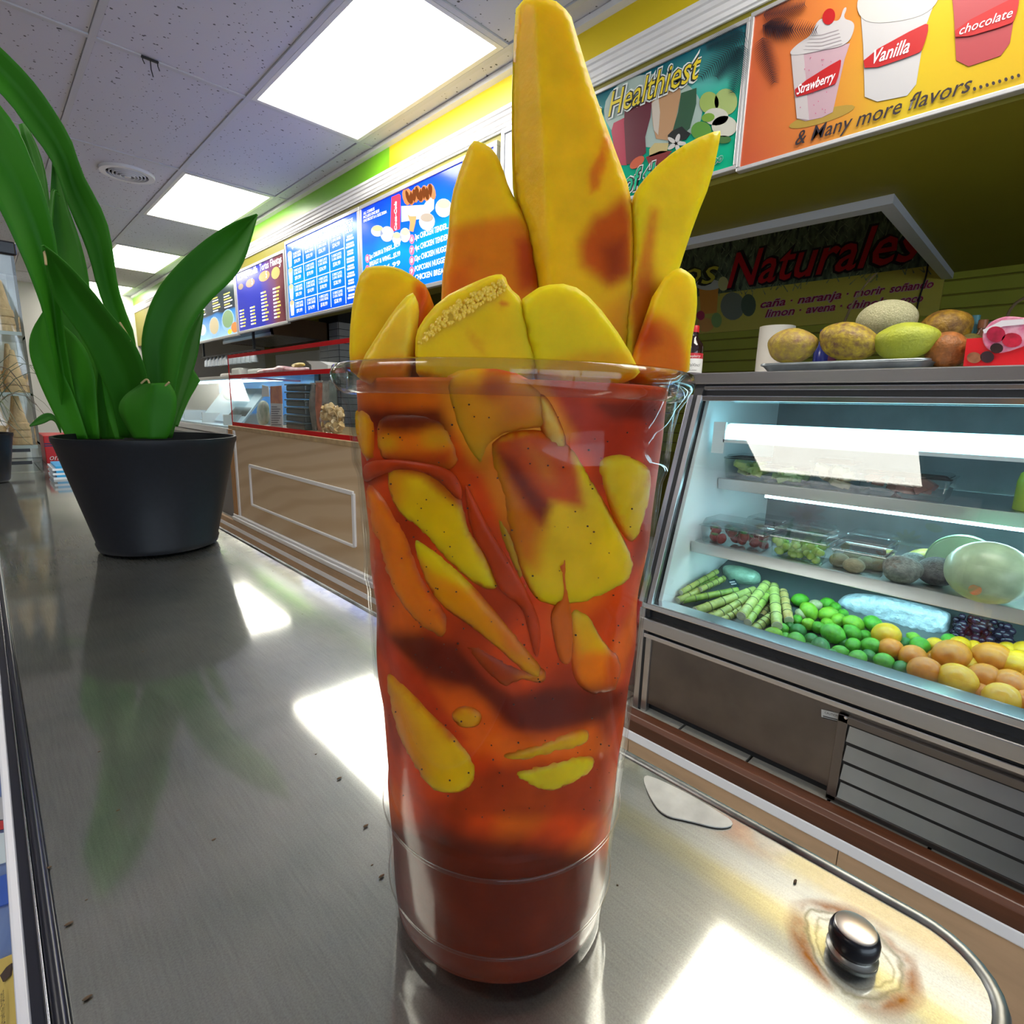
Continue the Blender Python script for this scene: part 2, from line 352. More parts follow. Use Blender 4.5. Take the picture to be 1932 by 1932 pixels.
# rust ring and streaks around the knob
kx, ky = .203, .0245
sep = N.new('ShaderNodeSeparateXYZ'); L.new(tc.outputs['Object'], sep.inputs[0])
def M1(op, a, b=None, clamp=False):
    q = N.new('ShaderNodeMath'); q.operation = op; q.use_clamp = clamp
    for i, x in enumerate((a, b)):
        if x is None: continue
        if isinstance(x, (int, float)): q.inputs[i].default_value = x
        else: L.new(x, q.inputs[i])
    return q.outputs[0]
dx = M1('SUBTRACT', sep.outputs[0], kx); dy = M1('SUBTRACT', sep.outputs[1], ky)
nw = N.new('ShaderNodeTexNoise'); nw.inputs['Scale'].default_value = 70; nw.inputs['Detail'].default_value = 3; L.new(tc.outputs['Object'], nw.inputs[0])
wob = M1('MULTIPLY', M1('SUBTRACT', nw.outputs[0], .5), .012)
rad = M1('ADD', M1('SQRT', M1('ADD', M1('MULTIPLY', dx, dx), M1('MULTIPLY', dy, dy))), wob)
def band(v, c, w): return M1('SUBTRACT', 1.0, M1('DIVIDE', M1('ABSOLUTE', M1('SUBTRACT', v, c)), w), True)
rustr = M1('MULTIPLY', band(rad, .0185, .0045), M1('MULTIPLY', M1('SUBTRACT', nw.outputs[0], .34), 4.0, True))
greyr = M1('MAXIMUM', band(rad, .0155, .0012), M1('MULTIPLY', band(rad, .0125, .0008), .7))
mxr = N.new('ShaderNodeMix'); mxr.data_type = 'RGBA'; mxr.inputs[7].default_value = (.22, .075, .004, 1); L.new(rustr, mxr.inputs[0]); L.new(rp.outputs[0], mxr.inputs[6])
mxg = N.new('ShaderNodeMix'); mxg.data_type = 'RGBA'; mxg.inputs[7].default_value = (.20, .19, .15, 1); L.new(greyr, mxg.inputs[0]); L.new(mxr.outputs[2], mxg.inputs[6])
# greasy film along the far edge
edge = M1('MULTIPLY', band(sep.outputs[0], .232, .016), M1('MULTIPLY', M1('SUBTRACT', nw.outputs[0], .42), 3.0, True))
mxe = N.new('ShaderNodeMix'); mxe.data_type = 'RGBA'; mxe.inputs[7].default_value = (.55, .52, .44, 1); L.new(M1('MULTIPLY', edge, .6), mxe.inputs[0]); L.new(mxg.outputs[2], mxe.inputs[6])
# fine grain, dust and scratches in the steel
ng = N.new('ShaderNodeTexNoise'); ng.inputs['Scale'].default_value = 1500; ng.inputs['Detail'].default_value = 2; L.new(tc.outputs['Object'], ng.inputs[0])
mps = N.new('ShaderNodeMapping'); mps.inputs['Scale'].default_value = (900, 45, 1); mps.inputs['Rotation'].default_value = (0, 0, .5); L.new(tc.outputs['Object'], mps.inputs[0])
ns_ = N.new('ShaderNodeTexNoise'); ns_.inputs['Scale'].default_value = 1; ns_.inputs['Detail'].default_value = 3; L.new(mps.outputs[0], ns_.inputs[0])
gr_ = M1('ADD', M1('MULTIPLY', M1('SUBTRACT', ng.outputs[0], .5), .55), M1('MULTIPLY', M1('SUBTRACT', ns_.outputs[0], .5), .35))
mg = N.new('ShaderNodeMix'); mg.data_type = 'RGBA'; mg.blend_type = 'MULTIPLY'; mg.inputs[0].default_value = 1; L.new(mxe.outputs[2], mg.inputs[6]); L.new(M1('ADD', 1.0, gr_), mg.inputs[7])
L.new(mg.outputs[2], pb.inputs['Base Color'])
L.new(M1('SUBTRACT', 1.0, M1('MAXIMUM', rustr, M1('MULTIPLY', edge, .5)), True), pb.inputs['Metallic'])
# worn steel: a mirror lobe plus a wide lobe from fine scratches
wide = N.new('ShaderNodeBsdfAnisotropic') if False else N.new('ShaderNodeBsdfGlossy'); wide.inputs['Roughness'].default_value = .45; L.new(mg.outputs[2], wide.inputs[0])
mixs = N.new('ShaderNodeMixShader'); mixs.inputs[0].default_value = .34
nb = N.new('ShaderNodeTexNoise'); nb.inputs['Scale'].default_value = 1; nb.inputs['Detail'].default_value = 2; L.new(mp.outputs[0], nb.inputs[0])
bp = N.new('ShaderNodeBump'); bp.inputs['Strength'].default_value = .02; bp.inputs['Distance'].default_value = .002; L.new(nb.outputs[0], bp.inputs['Height']); L.new(bp.outputs[0], pb.inputs['Normal'])
L.new(pb.outputs[0], mixs.inputs[1]); L.new(wide.outputs[0], mixs.inputs[2]); L.new(mixs.outputs[0], out.inputs[0])
M_top = m

case = thing('ice_cream_case', 'long ice cream case with a worn reflective steel top', 'ice cream case', (.12, 1.0, 0))
XC0, XC1, YC0, YC1 = -.0015, .238, -.0155, 2.15
out_ = rounded(XC0, XC1, YC0, YC1, .026, 8, (1, 0, 0, 0))
MB().prism([(x, y, ZT-.012) for x, y in out_], (0, 0, .012)).build('steel_top', M_top, case, bevel=.0008)
path = [Vector((x, y, ZT-.001)) for x, y in out_]; path = path[:-1]           # far edge with the round corner
lip = MB().tube([(XC0, YC0, ZT-.001)]+path, .0028, 8); lip.build('rolled_edge', mat('edge_steel', (.34, .35, .34), .42, 1.0, noise=.75, nscale=45), case, smooth=True)
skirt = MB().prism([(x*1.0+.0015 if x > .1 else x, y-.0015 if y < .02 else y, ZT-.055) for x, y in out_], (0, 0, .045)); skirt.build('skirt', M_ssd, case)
MB().box(.004, .225, .0, 2.14, .02, ZT-.05).build('body', mat('case_body_white', (.62, .64, .68), .4), case)
M_gasket = mat('gasket_black', (.012, .013, .022), .28)
MB().tube([(-.0035, YC0, ZT+.0005), (-.0035, YC1, ZT+.0005)], .0022, 8).build('gasket', M_gasket, case, smooth=True)
MB().tube([(-.0062, YC0, ZT+.0004), (-.0062, YC1, ZT+.0004)], .0006, 8).build('chrome_bead', M_chrome, case, smooth=True)
MB().box(-.0100, -.0045, YC0, YC1, ZT-.03, ZT).build('gasket_channel', M_gasket, case)
MB().box(-.0135, -.0098, YC0, YC1, ZT-.034, ZT-.0005).build('outer_trim', mat('outer_trim_paint', (.70, .70, .76), .35), case, bevel=.001)
# slanted front glass with stuck-on product pictures
fa, fb = Vector((-.0135, 0, ZT-.03)), Vector((-.30, 0, ZT-.62))
fn = Vector((-(fa.z-fb.z), 0, fa.x-fb.x)).normalized()
if fn.z < 0: fn = -fn
MB().prism([(fa.x, YC0, fa.z), (fb.x, YC0, fb.z), (fb.x+.012, YC0, fb.z), (fa.x+.008, YC0, fa.z-.004)], (0, YC1-YC0, 0)).build('front_panel', mat('front_panel_blue', (.02, .09, .38), .3, noise=.55, nscale=14, col2=(.25, .42, .75)), case)
MB().box(fb.x, .02, YC0+.02, YC1-.02, .02, fb.z+.002).build('front_base', mat('case_base_grey', (.35, .36, .38), .4), case)
def fpt(x, y, l=.0006): return onP(x, y, fa, fn)+fn*l
def fdecal(pts, col, nm, l=.0012, parent=case): return MB().prism([fpt(x, y, l-.001) for x, y in pts], fn*.001).build(nm, mat('print_'+nm+str(len(MATS)), col, .4), parent)
fdecal([(-30, 1250), (12, 1250), (14, 1390), (-30, 1395)], (.12, .45, .75), 'picture_panel')
fdecal([(-30, 1397), (14, 1392), (17, 1440), (-30, 1440)], (.75, .75, .55), 'picture_panel')
fdecal([(-30, 1500), (15, 1505), (17, 1545), (-30, 1550)], (.55, .55, .58), 'picture_panel')
fdecal([(-30, 1552), (17, 1547), (18, 1562), (-30, 1575)], (.6, .03, .04), 'picture_panel')
fdecal([(-30, 1577), (18, 1570), (21, 1625), (-30, 1640)], (.75, .85, .9), 'picture_panel')
fdecal([(-30, 1665), (27, 1645), (30, 1700), (-30, 1722)], (.02, .12, .6), 'picture_panel')
fdecal([(3, 1810), (34, 1797), (44, 1940), (8, 1940)], (.72, .52, .12), 'flavour_label')
fdecal([(12, 1838), (24, 1822), (33, 1815), (30, 1838), (18, 1850)], (.05, .03, .03), 'flavour_cookie', l=.002)
text('Brownie Batter', fpt(30, 1924, 0), fpt(26, 1858, 0), .0042, mat('print_ink', (.03, .015, .01), .5), case, lift=.003, normal=fn)
# knob with its steel collar
knob = thing('lid_knob', 'black round knob with a flat metal cap on the steel top', 'knob', (kx, ky, ZT))
MB().lathe([(.0080, 0), (.0082, .0010), (.0068, .0016), (.0066, .002)], (kx, ky, ZT), 28).build('collar', mat('collar_steel', (.35, .34, .30), .35, 1.0), knob, smooth=True)
MB().lathe([(.0054, .0015), (.0072, .0025), (.0080, .0050), (.0080, .0076), (.0074, .0096), (.0066, .0102)], (kx, ky, ZT), 32).build('grip', M_black, knob, smooth=True)
MB().lathe([(.0066, .0098), (.0067, .0106), (.0062, .0109)], (kx, ky, ZT), 32).build('cap', mat('knob_cap', (.62, .56, .52), .3, 1.0), knob, smooth=True)
# flattened clear tape stuck near the far edge
tp = chaikin([onZ(x, y, ZT+.0004) [:] for x, y in [(1210, 1462), (1240, 1470), (1300, 1500), (1350, 1530), (1390, 1556), (1360, 1566), (1300, 1550), (1250, 1540), (1225, 1505)]], 2)
tag(MB().prism(tp, (0, 0, .0006)).build('tape_scrap', mat('tape_film', (.62, .64, .60), .35, noise=.3, nscale=80)), 'torn scrap of clear sticky tape on the steel top', 'tape')
cr = MB(); rc = random.Random(5)
for k in range(45):
    x, y = rc.uniform(.005, .23), rc.uniform(.05, .9); s_ = rc.uniform(.00018, .00045); cr.ball((x, y, ZT+s_*.4), (s_*rc.uniform(1, 2.5), s_, s_*.6), 6, 4)
for (px, py) in ((130, 1745), (165, 1885), (1500, 1665), (90, 1640), (640, 1470), (720, 1655), (690, 1560)):
    p = onZ(px, py, ZT); cr.ball(p+Vector((0, 0, .0006)), (.0014, .0006, .0004), 8, 5)
o = cr.build('crumbs', mat('crumb_brown', (.10, .06, .03), .8)); tag(o, 'tiny dark crumbs scattered over the steel top', 'crumbs'); o['kind'] = 'stuff'

# ================================================================ the cup
CX, CY = .1262, .1290
def Rout(z): return .0410+(.0510-.0410)*(z-ZT)/.19
ZR = EYE+.0085
cp = []
for h in np.linspace(.004, .184, 46):
    r = Rout(ZT+h)
    if h < .018: r -= .0012*(1-(h/.018))**.5
    if h > .172: r += .0012
    if abs(h-.137) < .0022: r += .0006
    if abs(h-.050) < .0016: r -= .0005
    cp.append((r, h))
outer = [(.030, .0035), (.0370, .0015), (.0392, .0), (.0402, .0015)]+cp+[(.0530, .190), (.0552, .1935), (.0566, .1965), (.0567, .1985), (.0556, .2005), (.0540, .2005), (.0528, .1985)]
inner = [(r-.0007, h) for r, h in reversed(cp) if h > .006]+[(.036, .0050), (.002, .0058)]
prof = [(.002, .0040)]+outer+inner
cup = MB().lathe(prof, (CX, CY, ZT), 96, cap=False).build('plastic_cup', clear('cup_plastic', (.99, .99, .99), .02, 1.5, .30), smooth=2)
tag(cup, 'tall clear plastic cup filled with mango and red sauce', 'cup')
rimp = [(.0528, .1925), (.0546, .1935), (.0562, .1955), (.0569, .1980), (.0562, .2003), (.0545, .2009), (.0528, .2000), (.0520, .1980), (.0520, .1950), (.0528, .1925)]
MB().lathe(rimp, (CX, CY, ZT), 96, cap=False).build('rolled_rim', clear('rim_plastic', (.90, .88, .86), .06, 1.5, 1.0), cup, smooth=2)
for h_, w_ in ((.0500, .0010), (.0195, .0009)):
    r_ = Rout(ZT+h_)+.0004; MB().lathe([(r_, h_-w_), (r_+.0003, h_), (r_, h_+w_), (r_-.0002, h_), (r_, h_-w_)], (CX, CY, ZT), 96, cap=False).build('moulded_ring', clear('rim_plastic'), cup, smooth=2)

# --- geometry of the contents: patches whose outline lies on the cup's inner wall
def wall_hit(px, py, inset):
    """front intersection of the pixel ray with the inner wall, inset towards the axis"""
    px = np.asarray(px, float); py = np.asarray(py, float)
    D = _fw[None]+_r[None]*((px-CPX)/FPX)[:, None]-_u[None]*((py-CPX)/FPX)[:, None]
    t = np.full(len(px), .13); 
    a = D[:, 0]**2+D[:, 1]**2
    for _ in range(12):
        z = EYE+D[:, 2]*t; R = Rout(np.clip(z, ZT, None))-.0009-inset
        bq = -2*(D[:, 0]*CX+D[:, 1]*CY); cq = CX**2+CY**2-R**2
        disc = np.maximum(bq*bq-4*a*cq, 1e-9); t = (-bq-np.sqrt(disc))/(2*a)
    return np.stack([D[:, 0]*t, D[:, 1]*t, EYE+D[:, 2]*t], -1)
def sdist(P, poly):
    """signed distance (px) to polygon, positive inside"""
    P = np.asarray(P, float); poly = np.asarray(poly, float); d = np.full(len(P), 1e9); ins = np.zeros(len(P), bool)
    for i in range(len(poly)):
        a, b = poly[i], poly[(i+1) % len(poly)]; e = b-a; q = P-a
        t = np.clip((q@e)/max(e@e, 1e-9), 0, 1); d = np.minimum(d, np.hypot(*(q-t[:, None]*e).T))
        c = ((a[1] > P[:, 1]) != (b[1] > P[:, 1])); ins ^= c & (P[:, 0] < (b[0]-a[0])*(P[:, 1]-a[1])/((b[1]-a[1]) or 1e-9)+a[0])
    return np.where(ins, d, -d)
def sstep(x, a, b): t = np.clip((x-a)/(b-a), 0, 1); return t*t*(3-2*t)
def mixc(c, col, w): return c*(1-w[:, None])+np.asarray(col)[None]*w[:, None]
def fill2d(poly, sp):
    poly = [tuple(p) for p in poly]; q = []
    for i in range(len(poly)):
        a, b = np.array(poly[i]), np.array(poly[(i+1) % len(poly)]); n = max(1, int(np.hypot(*(b-a))/sp)); q += [tuple(a+(b-a)*k/n) for k in range(n)]
    A = np.array(q); g = np.mgrid[A[:, 0].min():A[:, 0].max():sp, A[:, 1].min():A[:, 1].max():sp].reshape(2, -1).T
    rr = np.random.RandomState(3); g = g+rr.uniform(-.25*sp, .25*sp, g.shape)
    g = g[sdist(g, A) > sp*.55]
    V = [Vector(p) for p in q]+[Vector(p) for p in g]; nb_ = len(q)
    vo, eo, fo, *_ = delaunay_2d_cdt(V, [], [list(range(nb_))], 1, 1e-6)
    return np.array([v[:] for v in vo]), [tuple(f) for f in fo], nb_
def patch(name, poly, mode, mtl, thick, inset=.0002, roundpx=30, drop=.004, base=(.8, .5, .02), stains=(), D=None, tilt=(0, 0), ridge=None, sp=9, parent=None, smoothit=2, rough_amp=0.0, mix_edge=None):
    """one solid chunk: front skin follows the wall (or a plane at distance D), rounded edges, real thickness"""
    poly = chaikin(poly, smoothit); P, F, nb_ = fill2d(poly, sp); sd = np.maximum(sdist(P, poly), 0)
    t = np.clip(1-sd/roundpx, 0, 1); dep = drop*(1-np.sqrt(np.maximum(0, 1-t*t)))
    rr = np.random.RandomState(len(name)*7+len(poly)); dep = dep+rough_amp*rr.uniform(-1, 1, len(P))*(sd > 3)
    if ridge is not None:
        (ax, ay), (bx, by), slope = ridge; nx, ny = by-ay, -(bx-ax); ln = math.hypot(nx, ny); s_ = ((P[:, 0]-ax)*nx+(P[:, 1]-ay)*ny)/ln
        dep = dep+slope*np.maximum(0, s_)*1.6e-4
    if mode == 'wall':
        Fv = wall_hit(P[:, 0], P[:, 1], inset+0*dep)
        ax_ = np.stack([CX-Fv[:, 0], CY-Fv[:, 1], 0*dep], -1); ax_ /= np.linalg.norm(ax_, axis=1)[:, None]
        front = Fv+ax_*dep[:, None]; back = Fv+ax_*(thick+dep*.2)[:, None]
    else:
        cx_, cy_ = P.mean(0); Dd = D+((P[:, 0]-cx_)*tilt[0]+(P[:, 1]-cy_)*tilt[1])*1e-4
        dr = _fw[None]+_r[None]*((P[:, 0]-CPX)/FPX)[:, None]-_u[None]*((P[:, 1]-CPX)/FPX)[:, None]
        front = dr*(Dd+dep)[:, None]; back = dr*(Dd)[:, None]+_fw[None]*thick-(dr-dr.mean(0))*(dep*0)[:, None]
        q = np.clip(sd/(roundpx*1.2), 0, 1); back = dr*Dd[:, None]+_fw[None]*(thick*(.45+.55*np.sqrt(q)))[:, None]
        front[:, 2] += EYE; back[:, 2] += EYE
    n = len(P)
    c = np.tile(np.asarray(base, float), (n, 1))
    if mix_edge is not None: c = mixc(c, mix_edge[0], 1-sstep(sd, 0, mix_edge[1]))
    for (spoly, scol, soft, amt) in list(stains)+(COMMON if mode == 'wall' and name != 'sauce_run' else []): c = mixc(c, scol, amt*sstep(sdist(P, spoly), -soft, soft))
    fs = [f for f in F]
    # orient front towards the camera
    a, b, c3 = (front[i] for i in F[0][:3]); nn = np.cross(b-a, c3-a)
    if nn@(front[F[0][0]]-np.array([0, 0, EYE])) > 0: fs = [tuple(reversed(f)) for f in fs]
    bk = [tuple(i+n for i in reversed(f)) for f in fs]
    edges = {}
    for f in fs:
        for i in range(len(f)):
            e = (f[i], f[(i+1) % len(f)]); edges[e] = 1
    side = [(e[1], e[0], e[0]+n, e[1]+n) for e in edges if (e[1], e[0]) not in edges]
    mb = MB(); mb.v = [tuple(p) for p in front]+[tuple(p) for p in back]; mb.f = fs+bk+side
    o = mb.build(name, mtl, parent, smooth=2, cols=np.concatenate([c, c]))
    return o
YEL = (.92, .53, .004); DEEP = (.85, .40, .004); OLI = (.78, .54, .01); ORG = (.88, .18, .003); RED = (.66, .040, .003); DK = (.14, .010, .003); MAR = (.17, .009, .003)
M_mango = attr_mat('mango_flesh', .5, sss=1.0, sscale=.012, coat=.0, bump=.06, bscale=260, nvar=.17)
M_mangow = attr_mat('wet_mango', .38, sss=1.0, sscale=.012, coat=.0, bump=.03, bscale=300, nvar=.22)
M_sauce = attr_mat('chili_sauce', .45, sss=.15, sscale=.004, coat=.0, bump=.02, bscale=120, nvar=.3)
S4 = lambda p: zz(p, 1.4127, 585, 623)
COMMON = [   # streaks of thick red sauce, plus one broad dark patch, over sauce and pieces alike
    (S4([(120, 335), (200, 345), (330, 365), (410, 430), (440, 560), (490, 640), (450, 600), (400, 480), (300, 395), (200, 375), (150, 420), (118, 420)]), (.52, .026, .003), 10, .85),
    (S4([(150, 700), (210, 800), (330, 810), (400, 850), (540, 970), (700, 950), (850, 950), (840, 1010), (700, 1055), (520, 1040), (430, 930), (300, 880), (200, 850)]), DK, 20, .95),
    (S4([(335, 745), (380, 760), (470, 850), (560, 950), (480, 940), (400, 850)]), (.40, .03, .003), 12, .85),
    (S4([(165, 760), (240, 860), (330, 970), (420, 1092), (370, 1092), (280, 990), (190, 870)]), (.60, .035, .003), 10, .85)]
S2 = lambda p: zz(p, 2.576, 600, 650)
S3 = lambda p: zz(p, 2.64, 650, 1200)
S1 = lambda p: zz(p, 2.415, 600, 0)
M_mango.node_tree.nodes['Principled BSDF'].inputs['Specular IOR Level'].default_value = .12
for m_ in (M_mangow, M_sauce): m_.node_tree.nodes['Principled BSDF'].inputs['Specular IOR Level'].default_value = .12
def mango(name, label, *a, **k):
    o = patch(name, *a, **k); tag(o, label, 'mango'); return o
G = 'mango_spear'
# --- sauce body: fills the cup between the pieces, its skin just inside the wall
nth, nz = 240, 170; zs = np.linspace(ZT+.0065, ZT+.1965, nz); th = np.linspace(0, 2*np.pi, nth, endpoint=False)
TH, ZZ = np.meshgrid(th, zs); rs = np.random.RandomState(11)
wv = .0006*np.sin(TH*5+ZZ*90)+.0006*np.sin(TH*3-ZZ*150+1)+.0005*np.sin(TH*9+ZZ*210)
ins = .0012+.5*wv; ins = np.where(ZZ < ZT+.055, .0008+.2*wv, ins)
RR = Rout(ZZ)-.0009-ins
V = np.stack([CX+RR*np.cos(TH), CY+RR*np.sin(TH), ZZ], -1).reshape(-1, 3)
px = proj(V); front = ((V[:, 0]-CX)*CX+(V[:, 1]-CY)*CY) < 0
c = np.tile(np.array((.70, .058, .002)), (len(V), 1))
nn = np.sin(TH*4+ZZ*70).ravel()*.5+np.sin(TH*7-ZZ*120+2).ravel()*.5
c = mixc(c, ORG, .55*sstep(nn, .1, .9)); c = mixc(c, MAR, .55*sstep(-nn, .2, .9))
for poly, col, soft, amt in [
    (S4([(380, 180), (620, 140), (700, 290), (480, 310), (500, 370), (590, 450), (560, 560), (500, 560), (430, 420)]), (.62, .16, .006), 16, .9),
    (S4([(640, 150), (750, 190), (930, 185), (945, 300), (900, 415), (880, 330), (780, 360), (720, 310)]), (.40, .022, .003), 16, .95),
    (S4([(750, 190), (930, 185), (945, 245), (800, 235)]), DK, 12, .8),
    (S2([(230, 320), (600, 300), (660, 380), (640, 470), (400, 440), (270, 420)]), DK, 14, .95),
    (S2([(700, 560), (800, 640), (900, 900), (1070, 1220), (1020, 1290), (880, 1060), (760, 800)]), RED, 14, .9),
    (S2([(180, 150), (560, 150), (560, 290), (180, 290)]), ORG, 25, .9),
    (S2([(560, 170), (1080, 170), (1240, 440), (860, 520), (760, 560), (640, 400)]), (.80, .26, .008), 20, .9),
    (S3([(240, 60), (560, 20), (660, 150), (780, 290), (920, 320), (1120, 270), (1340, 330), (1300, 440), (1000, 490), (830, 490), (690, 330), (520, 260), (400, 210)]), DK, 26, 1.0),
    (S3([(430, 250), (620, 270), (720, 360), (860, 500), (760, 600), (640, 560), (520, 430)]), (.85, .11, .004), 20, .9),
    (S3([(700, 500), (1000, 500), (1240, 440), (1330, 560), (1250, 620), (800, 640)]), (.85, .14, .004), 20, .8),
    (S3([(180, 60), (250, 60), (420, 300), (640, 580), (760, 700), (700, 760), (520, 560), (300, 300)]), (.72, .05, .003), 12, .9),
    (S3([(560, 740), (760, 660), (1300, 600), (1340, 900), (480, 900)]), (.40, .036, .003), 16, .85),
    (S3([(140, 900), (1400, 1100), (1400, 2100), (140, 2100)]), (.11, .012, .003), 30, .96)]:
    wgt = amt*sstep(sdist(px, poly), -soft, soft)*front; c = mixc(c, col, wgt)
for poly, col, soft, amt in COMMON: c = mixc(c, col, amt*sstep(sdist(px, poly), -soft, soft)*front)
mb = MB(); mb.v = [tuple(v) for v in V]
mb.f = [(i*nth+k, i*nth+(k+1) % nth, (i+1)*nth+(k+1) % nth, (i+1)*nth+k) for i in range(nz-1) for k in range(nth)]+[tuple(range(nth-1, -1, -1)), tuple((nz-1)*nth+k for k in range(nth))]
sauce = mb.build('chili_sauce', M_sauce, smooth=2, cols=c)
tag(sauce, 'dark red chili sauce filling the plastic cup around the mango', 'sauce')
# --- mango pressed against the cup wall
W = dict(mode='wall', mix_edge=((.74, .085, .003), 12))
mango(G, 'yellow mango slice pressed on the cup wall below the left rim', S2([(320, 560), (480, 590), (630, 640), (710, 760), (730, 900), (810, 1000), (850, 1090), (890, 1210), (780, 1200), (620, 1070), (480, 910), (370, 840), (310, 700)]), mtl=M_mangow, thick=.016, roundpx=34, drop=.0016, base=YEL, stains=[(S2([(300, 560), (420, 640), (380, 860), (280, 760)]), ORG, 26, .7)], **W)
mango(G, 'broad mango cheek on the cup wall with a red sauce blot', S2([(840, 440), (1080, 400), (1240, 480), (1310, 590), (1420, 780), (1565, 1050), (1545, 1150), (1420, 1240), (1250, 1285), (1070, 1280), (990, 1130), (930, 960), (880, 760), (820, 560)]), mtl=M_mangow, thick=.018, roundpx=24, drop=.0016, base=(0.81, 0.49, 0.008), stains=[
    (S2([(820, 480), (960, 620), (1060, 760), (1100, 880), (1060, 1100), (960, 1060), (850, 800)]), (.60, .12, .004), 26, .9),
    (S2([(830, 470), (1080, 410), (1240, 480), (1290, 790), (1130, 760), (1090, 880), (1040, 840), (930, 650)]), (.55, .055, .003), 12, .97),
    (S2([(870, 520), (960, 560), (1040, 680), (1140, 780), (1090, 870), (1030, 800), (930, 650)]), MAR, 14, .9),
    (S2([(1000, 480), (1120, 560), (1160, 680), (1090, 650)]), (.66, .20, .01), 16, .7)], **W)
mango(G, 'olive yellow mango strip at the right side inside the cup', S2([(1340, 560), (1470, 510), (1590, 560), (1655, 620), (1630, 800), (1560, 1000), (1480, 900), (1410, 740)]), mtl=M_mangow, thick=.014, roundpx=26, drop=.0016, base=(0.73, 0.45, 0.012), stains=[(S2([(1560, 480), (1700, 480), (1660, 660), (1600, 690), (1620, 590)]), (.55, .08, .004), 10, .9)], **W)
mango(G, 'orange mango end at the left side under the rim', S2([(150, 290), (265, 330), (262, 560), (225, 600), (165, 470)]), mtl=M_mangow, thick=.012, roundpx=20, drop=.0014, base=(0.90, 0.34, 0.006), **W)
mango(G, 'mango piece streaked with dark sauce under the left rim', S2([(265, 345), (420, 325), (570, 335), (650, 430), (700, 560), (640, 630), (460, 600), (290, 580), (255, 480)]), mtl=M_mangow, thick=.012, roundpx=34, drop=.0016, base=(0.81, 0.17, 0.004), stains=[(S2([(250, 320), (600, 310), (640, 400), (420, 430), (290, 420)]), DK, 14, .95), (S2(ell(335, 478, 48, 32)), (.74, .36, .008), 14, .95), (S2(ell(570, 462, 70, 45)), (.70, .30, .006), 16, .95), (S2([(280, 540), (640, 520), (640, 600), (280, 600)]), (.50, .04, .003), 12, .9)], **W)
mango(G, 'muted orange mango slab high inside the cup front', S2([(580, 110), (1040, 120), (1190, 410), (1090, 410), (860, 450), (835, 560), (900, 800), (980, 980), (1010, 1150), (1060, 1280), (1000, 1200), (880, 960), (770, 650), (690, 500), (620, 330)]), mtl=M_mangow, thick=.014, roundpx=40, drop=.0016, inset=.0005, base=(0.71, 0.28, 0.008), stains=[(S2(ell(850, 215, 70, 60)), (.40, .045, .004), 20, .8), (S2([(610, 110), (800, 110), (780, 190), (680, 190)]), YEL, 16, .9), (S2([(900, 230), (1060, 230), (1100, 400), (860, 440)]), (.55, .12, .006), 30, .7)], **W)
mango(G, 'long orange mango wedge with a yellow edge low in the cup', S2([(430, 930), (520, 960), (700, 1130), (860, 1300), (1000, 1450), (1115, 1600), (1085, 1665), (940, 1560), (760, 1400), (600, 1300), (500, 1170)]), mtl=M_mangow, thick=.016, roundpx=26, drop=.0016, base=(0.92, 0.29, 0.004), stains=[(S2([(420, 920), (540, 950), (760, 1170), (740, 1200), (560, 1110), (470, 1020)]), YEL, 10, .9), (S2([(840, 1300), (1010, 1460), (1110, 1600), (900, 1480)]), (.72, .15, .004), 16, .9)], **W)
mango(G, 'salmon orange mango sliver left of the long wedge', S2([(205, 640), (310, 760), (370, 850), (430, 940), (500, 1170), (610, 1300), (640, 1400), (590, 1460), (420, 1330), (320, 1150), (260, 980), (215, 820)]), mtl=M_mangow, thick=.014, roundpx=22, drop=.0014, rough_amp=.0002, base=(0.90, 0.19, 0.008), stains=[], **W)
mango(G, 'orange mango corner at the lower right of the cup', S4([(682, 742), (745, 742), (800, 850), (842, 872), (838, 965), (760, 985), (700, 930)]), mtl=M_mangow, thick=.014, roundpx=18, drop=.0014, base=(0.88, 0.18, 0.004), stains=[(S4([(690, 742), (745, 742), (805, 855), (720, 860)]), (.88, .40, .006), 12, .9), (S4([(800, 850), (842, 872), (838, 965), (780, 960)]), (.60, .06, .003), 10, .8)], **W)
mango(G, 'golden mango wedge at the bottom left of the cup', S3([(180, 150), (330, 270), (430, 390), (550, 510), (675, 650), (645, 760), (560, 810), (420, 800), (300, 630), (225, 450), (190, 300)]), mtl=M_mangow, thick=.016, roundpx=26, drop=.0016, base=(0.92, 0.44, 0.005), stains=[(S3([(180, 150), (300, 350), (420, 700), (380, 800), (240, 560)]), (.74, .20, .004), 22, .85), (S3([(470, 540), (600, 600), (600, 700), (470, 680)]), YEL, 26, .7)], **W)
mango(G, 'thin olive mango slice lying near the cup bottom', S3([(800, 680), (1000, 640), (1130, 590), (1275, 600), (1250, 690), (1100, 770), (1020, 800), (890, 745)]), mtl=M_mangow, thick=.012, roundpx=9, drop=.0014, base=(0.76, 0.50, 0.008), **W)
mango(G, 'speckled mango bit peeking through the sauce', S3([(505, 390), (600, 340), (695, 390), (670, 470), (560, 475)]), mtl=M_mangow, thick=.010, roundpx=14, drop=.0014, inset=.0003, base=(0.85, 0.32, 0.006), **W)
mango(G, 'narrow mango strip above the olive slice in the cup', S3([(755, 600), (950, 545), (1110, 480), (1240, 462), (1228, 560), (1050, 600), (850, 645)]), mtl=M_mangow, thick=.010, roundpx=8, drop=.0014, base=(0.85, 0.36, 0.006), **W)
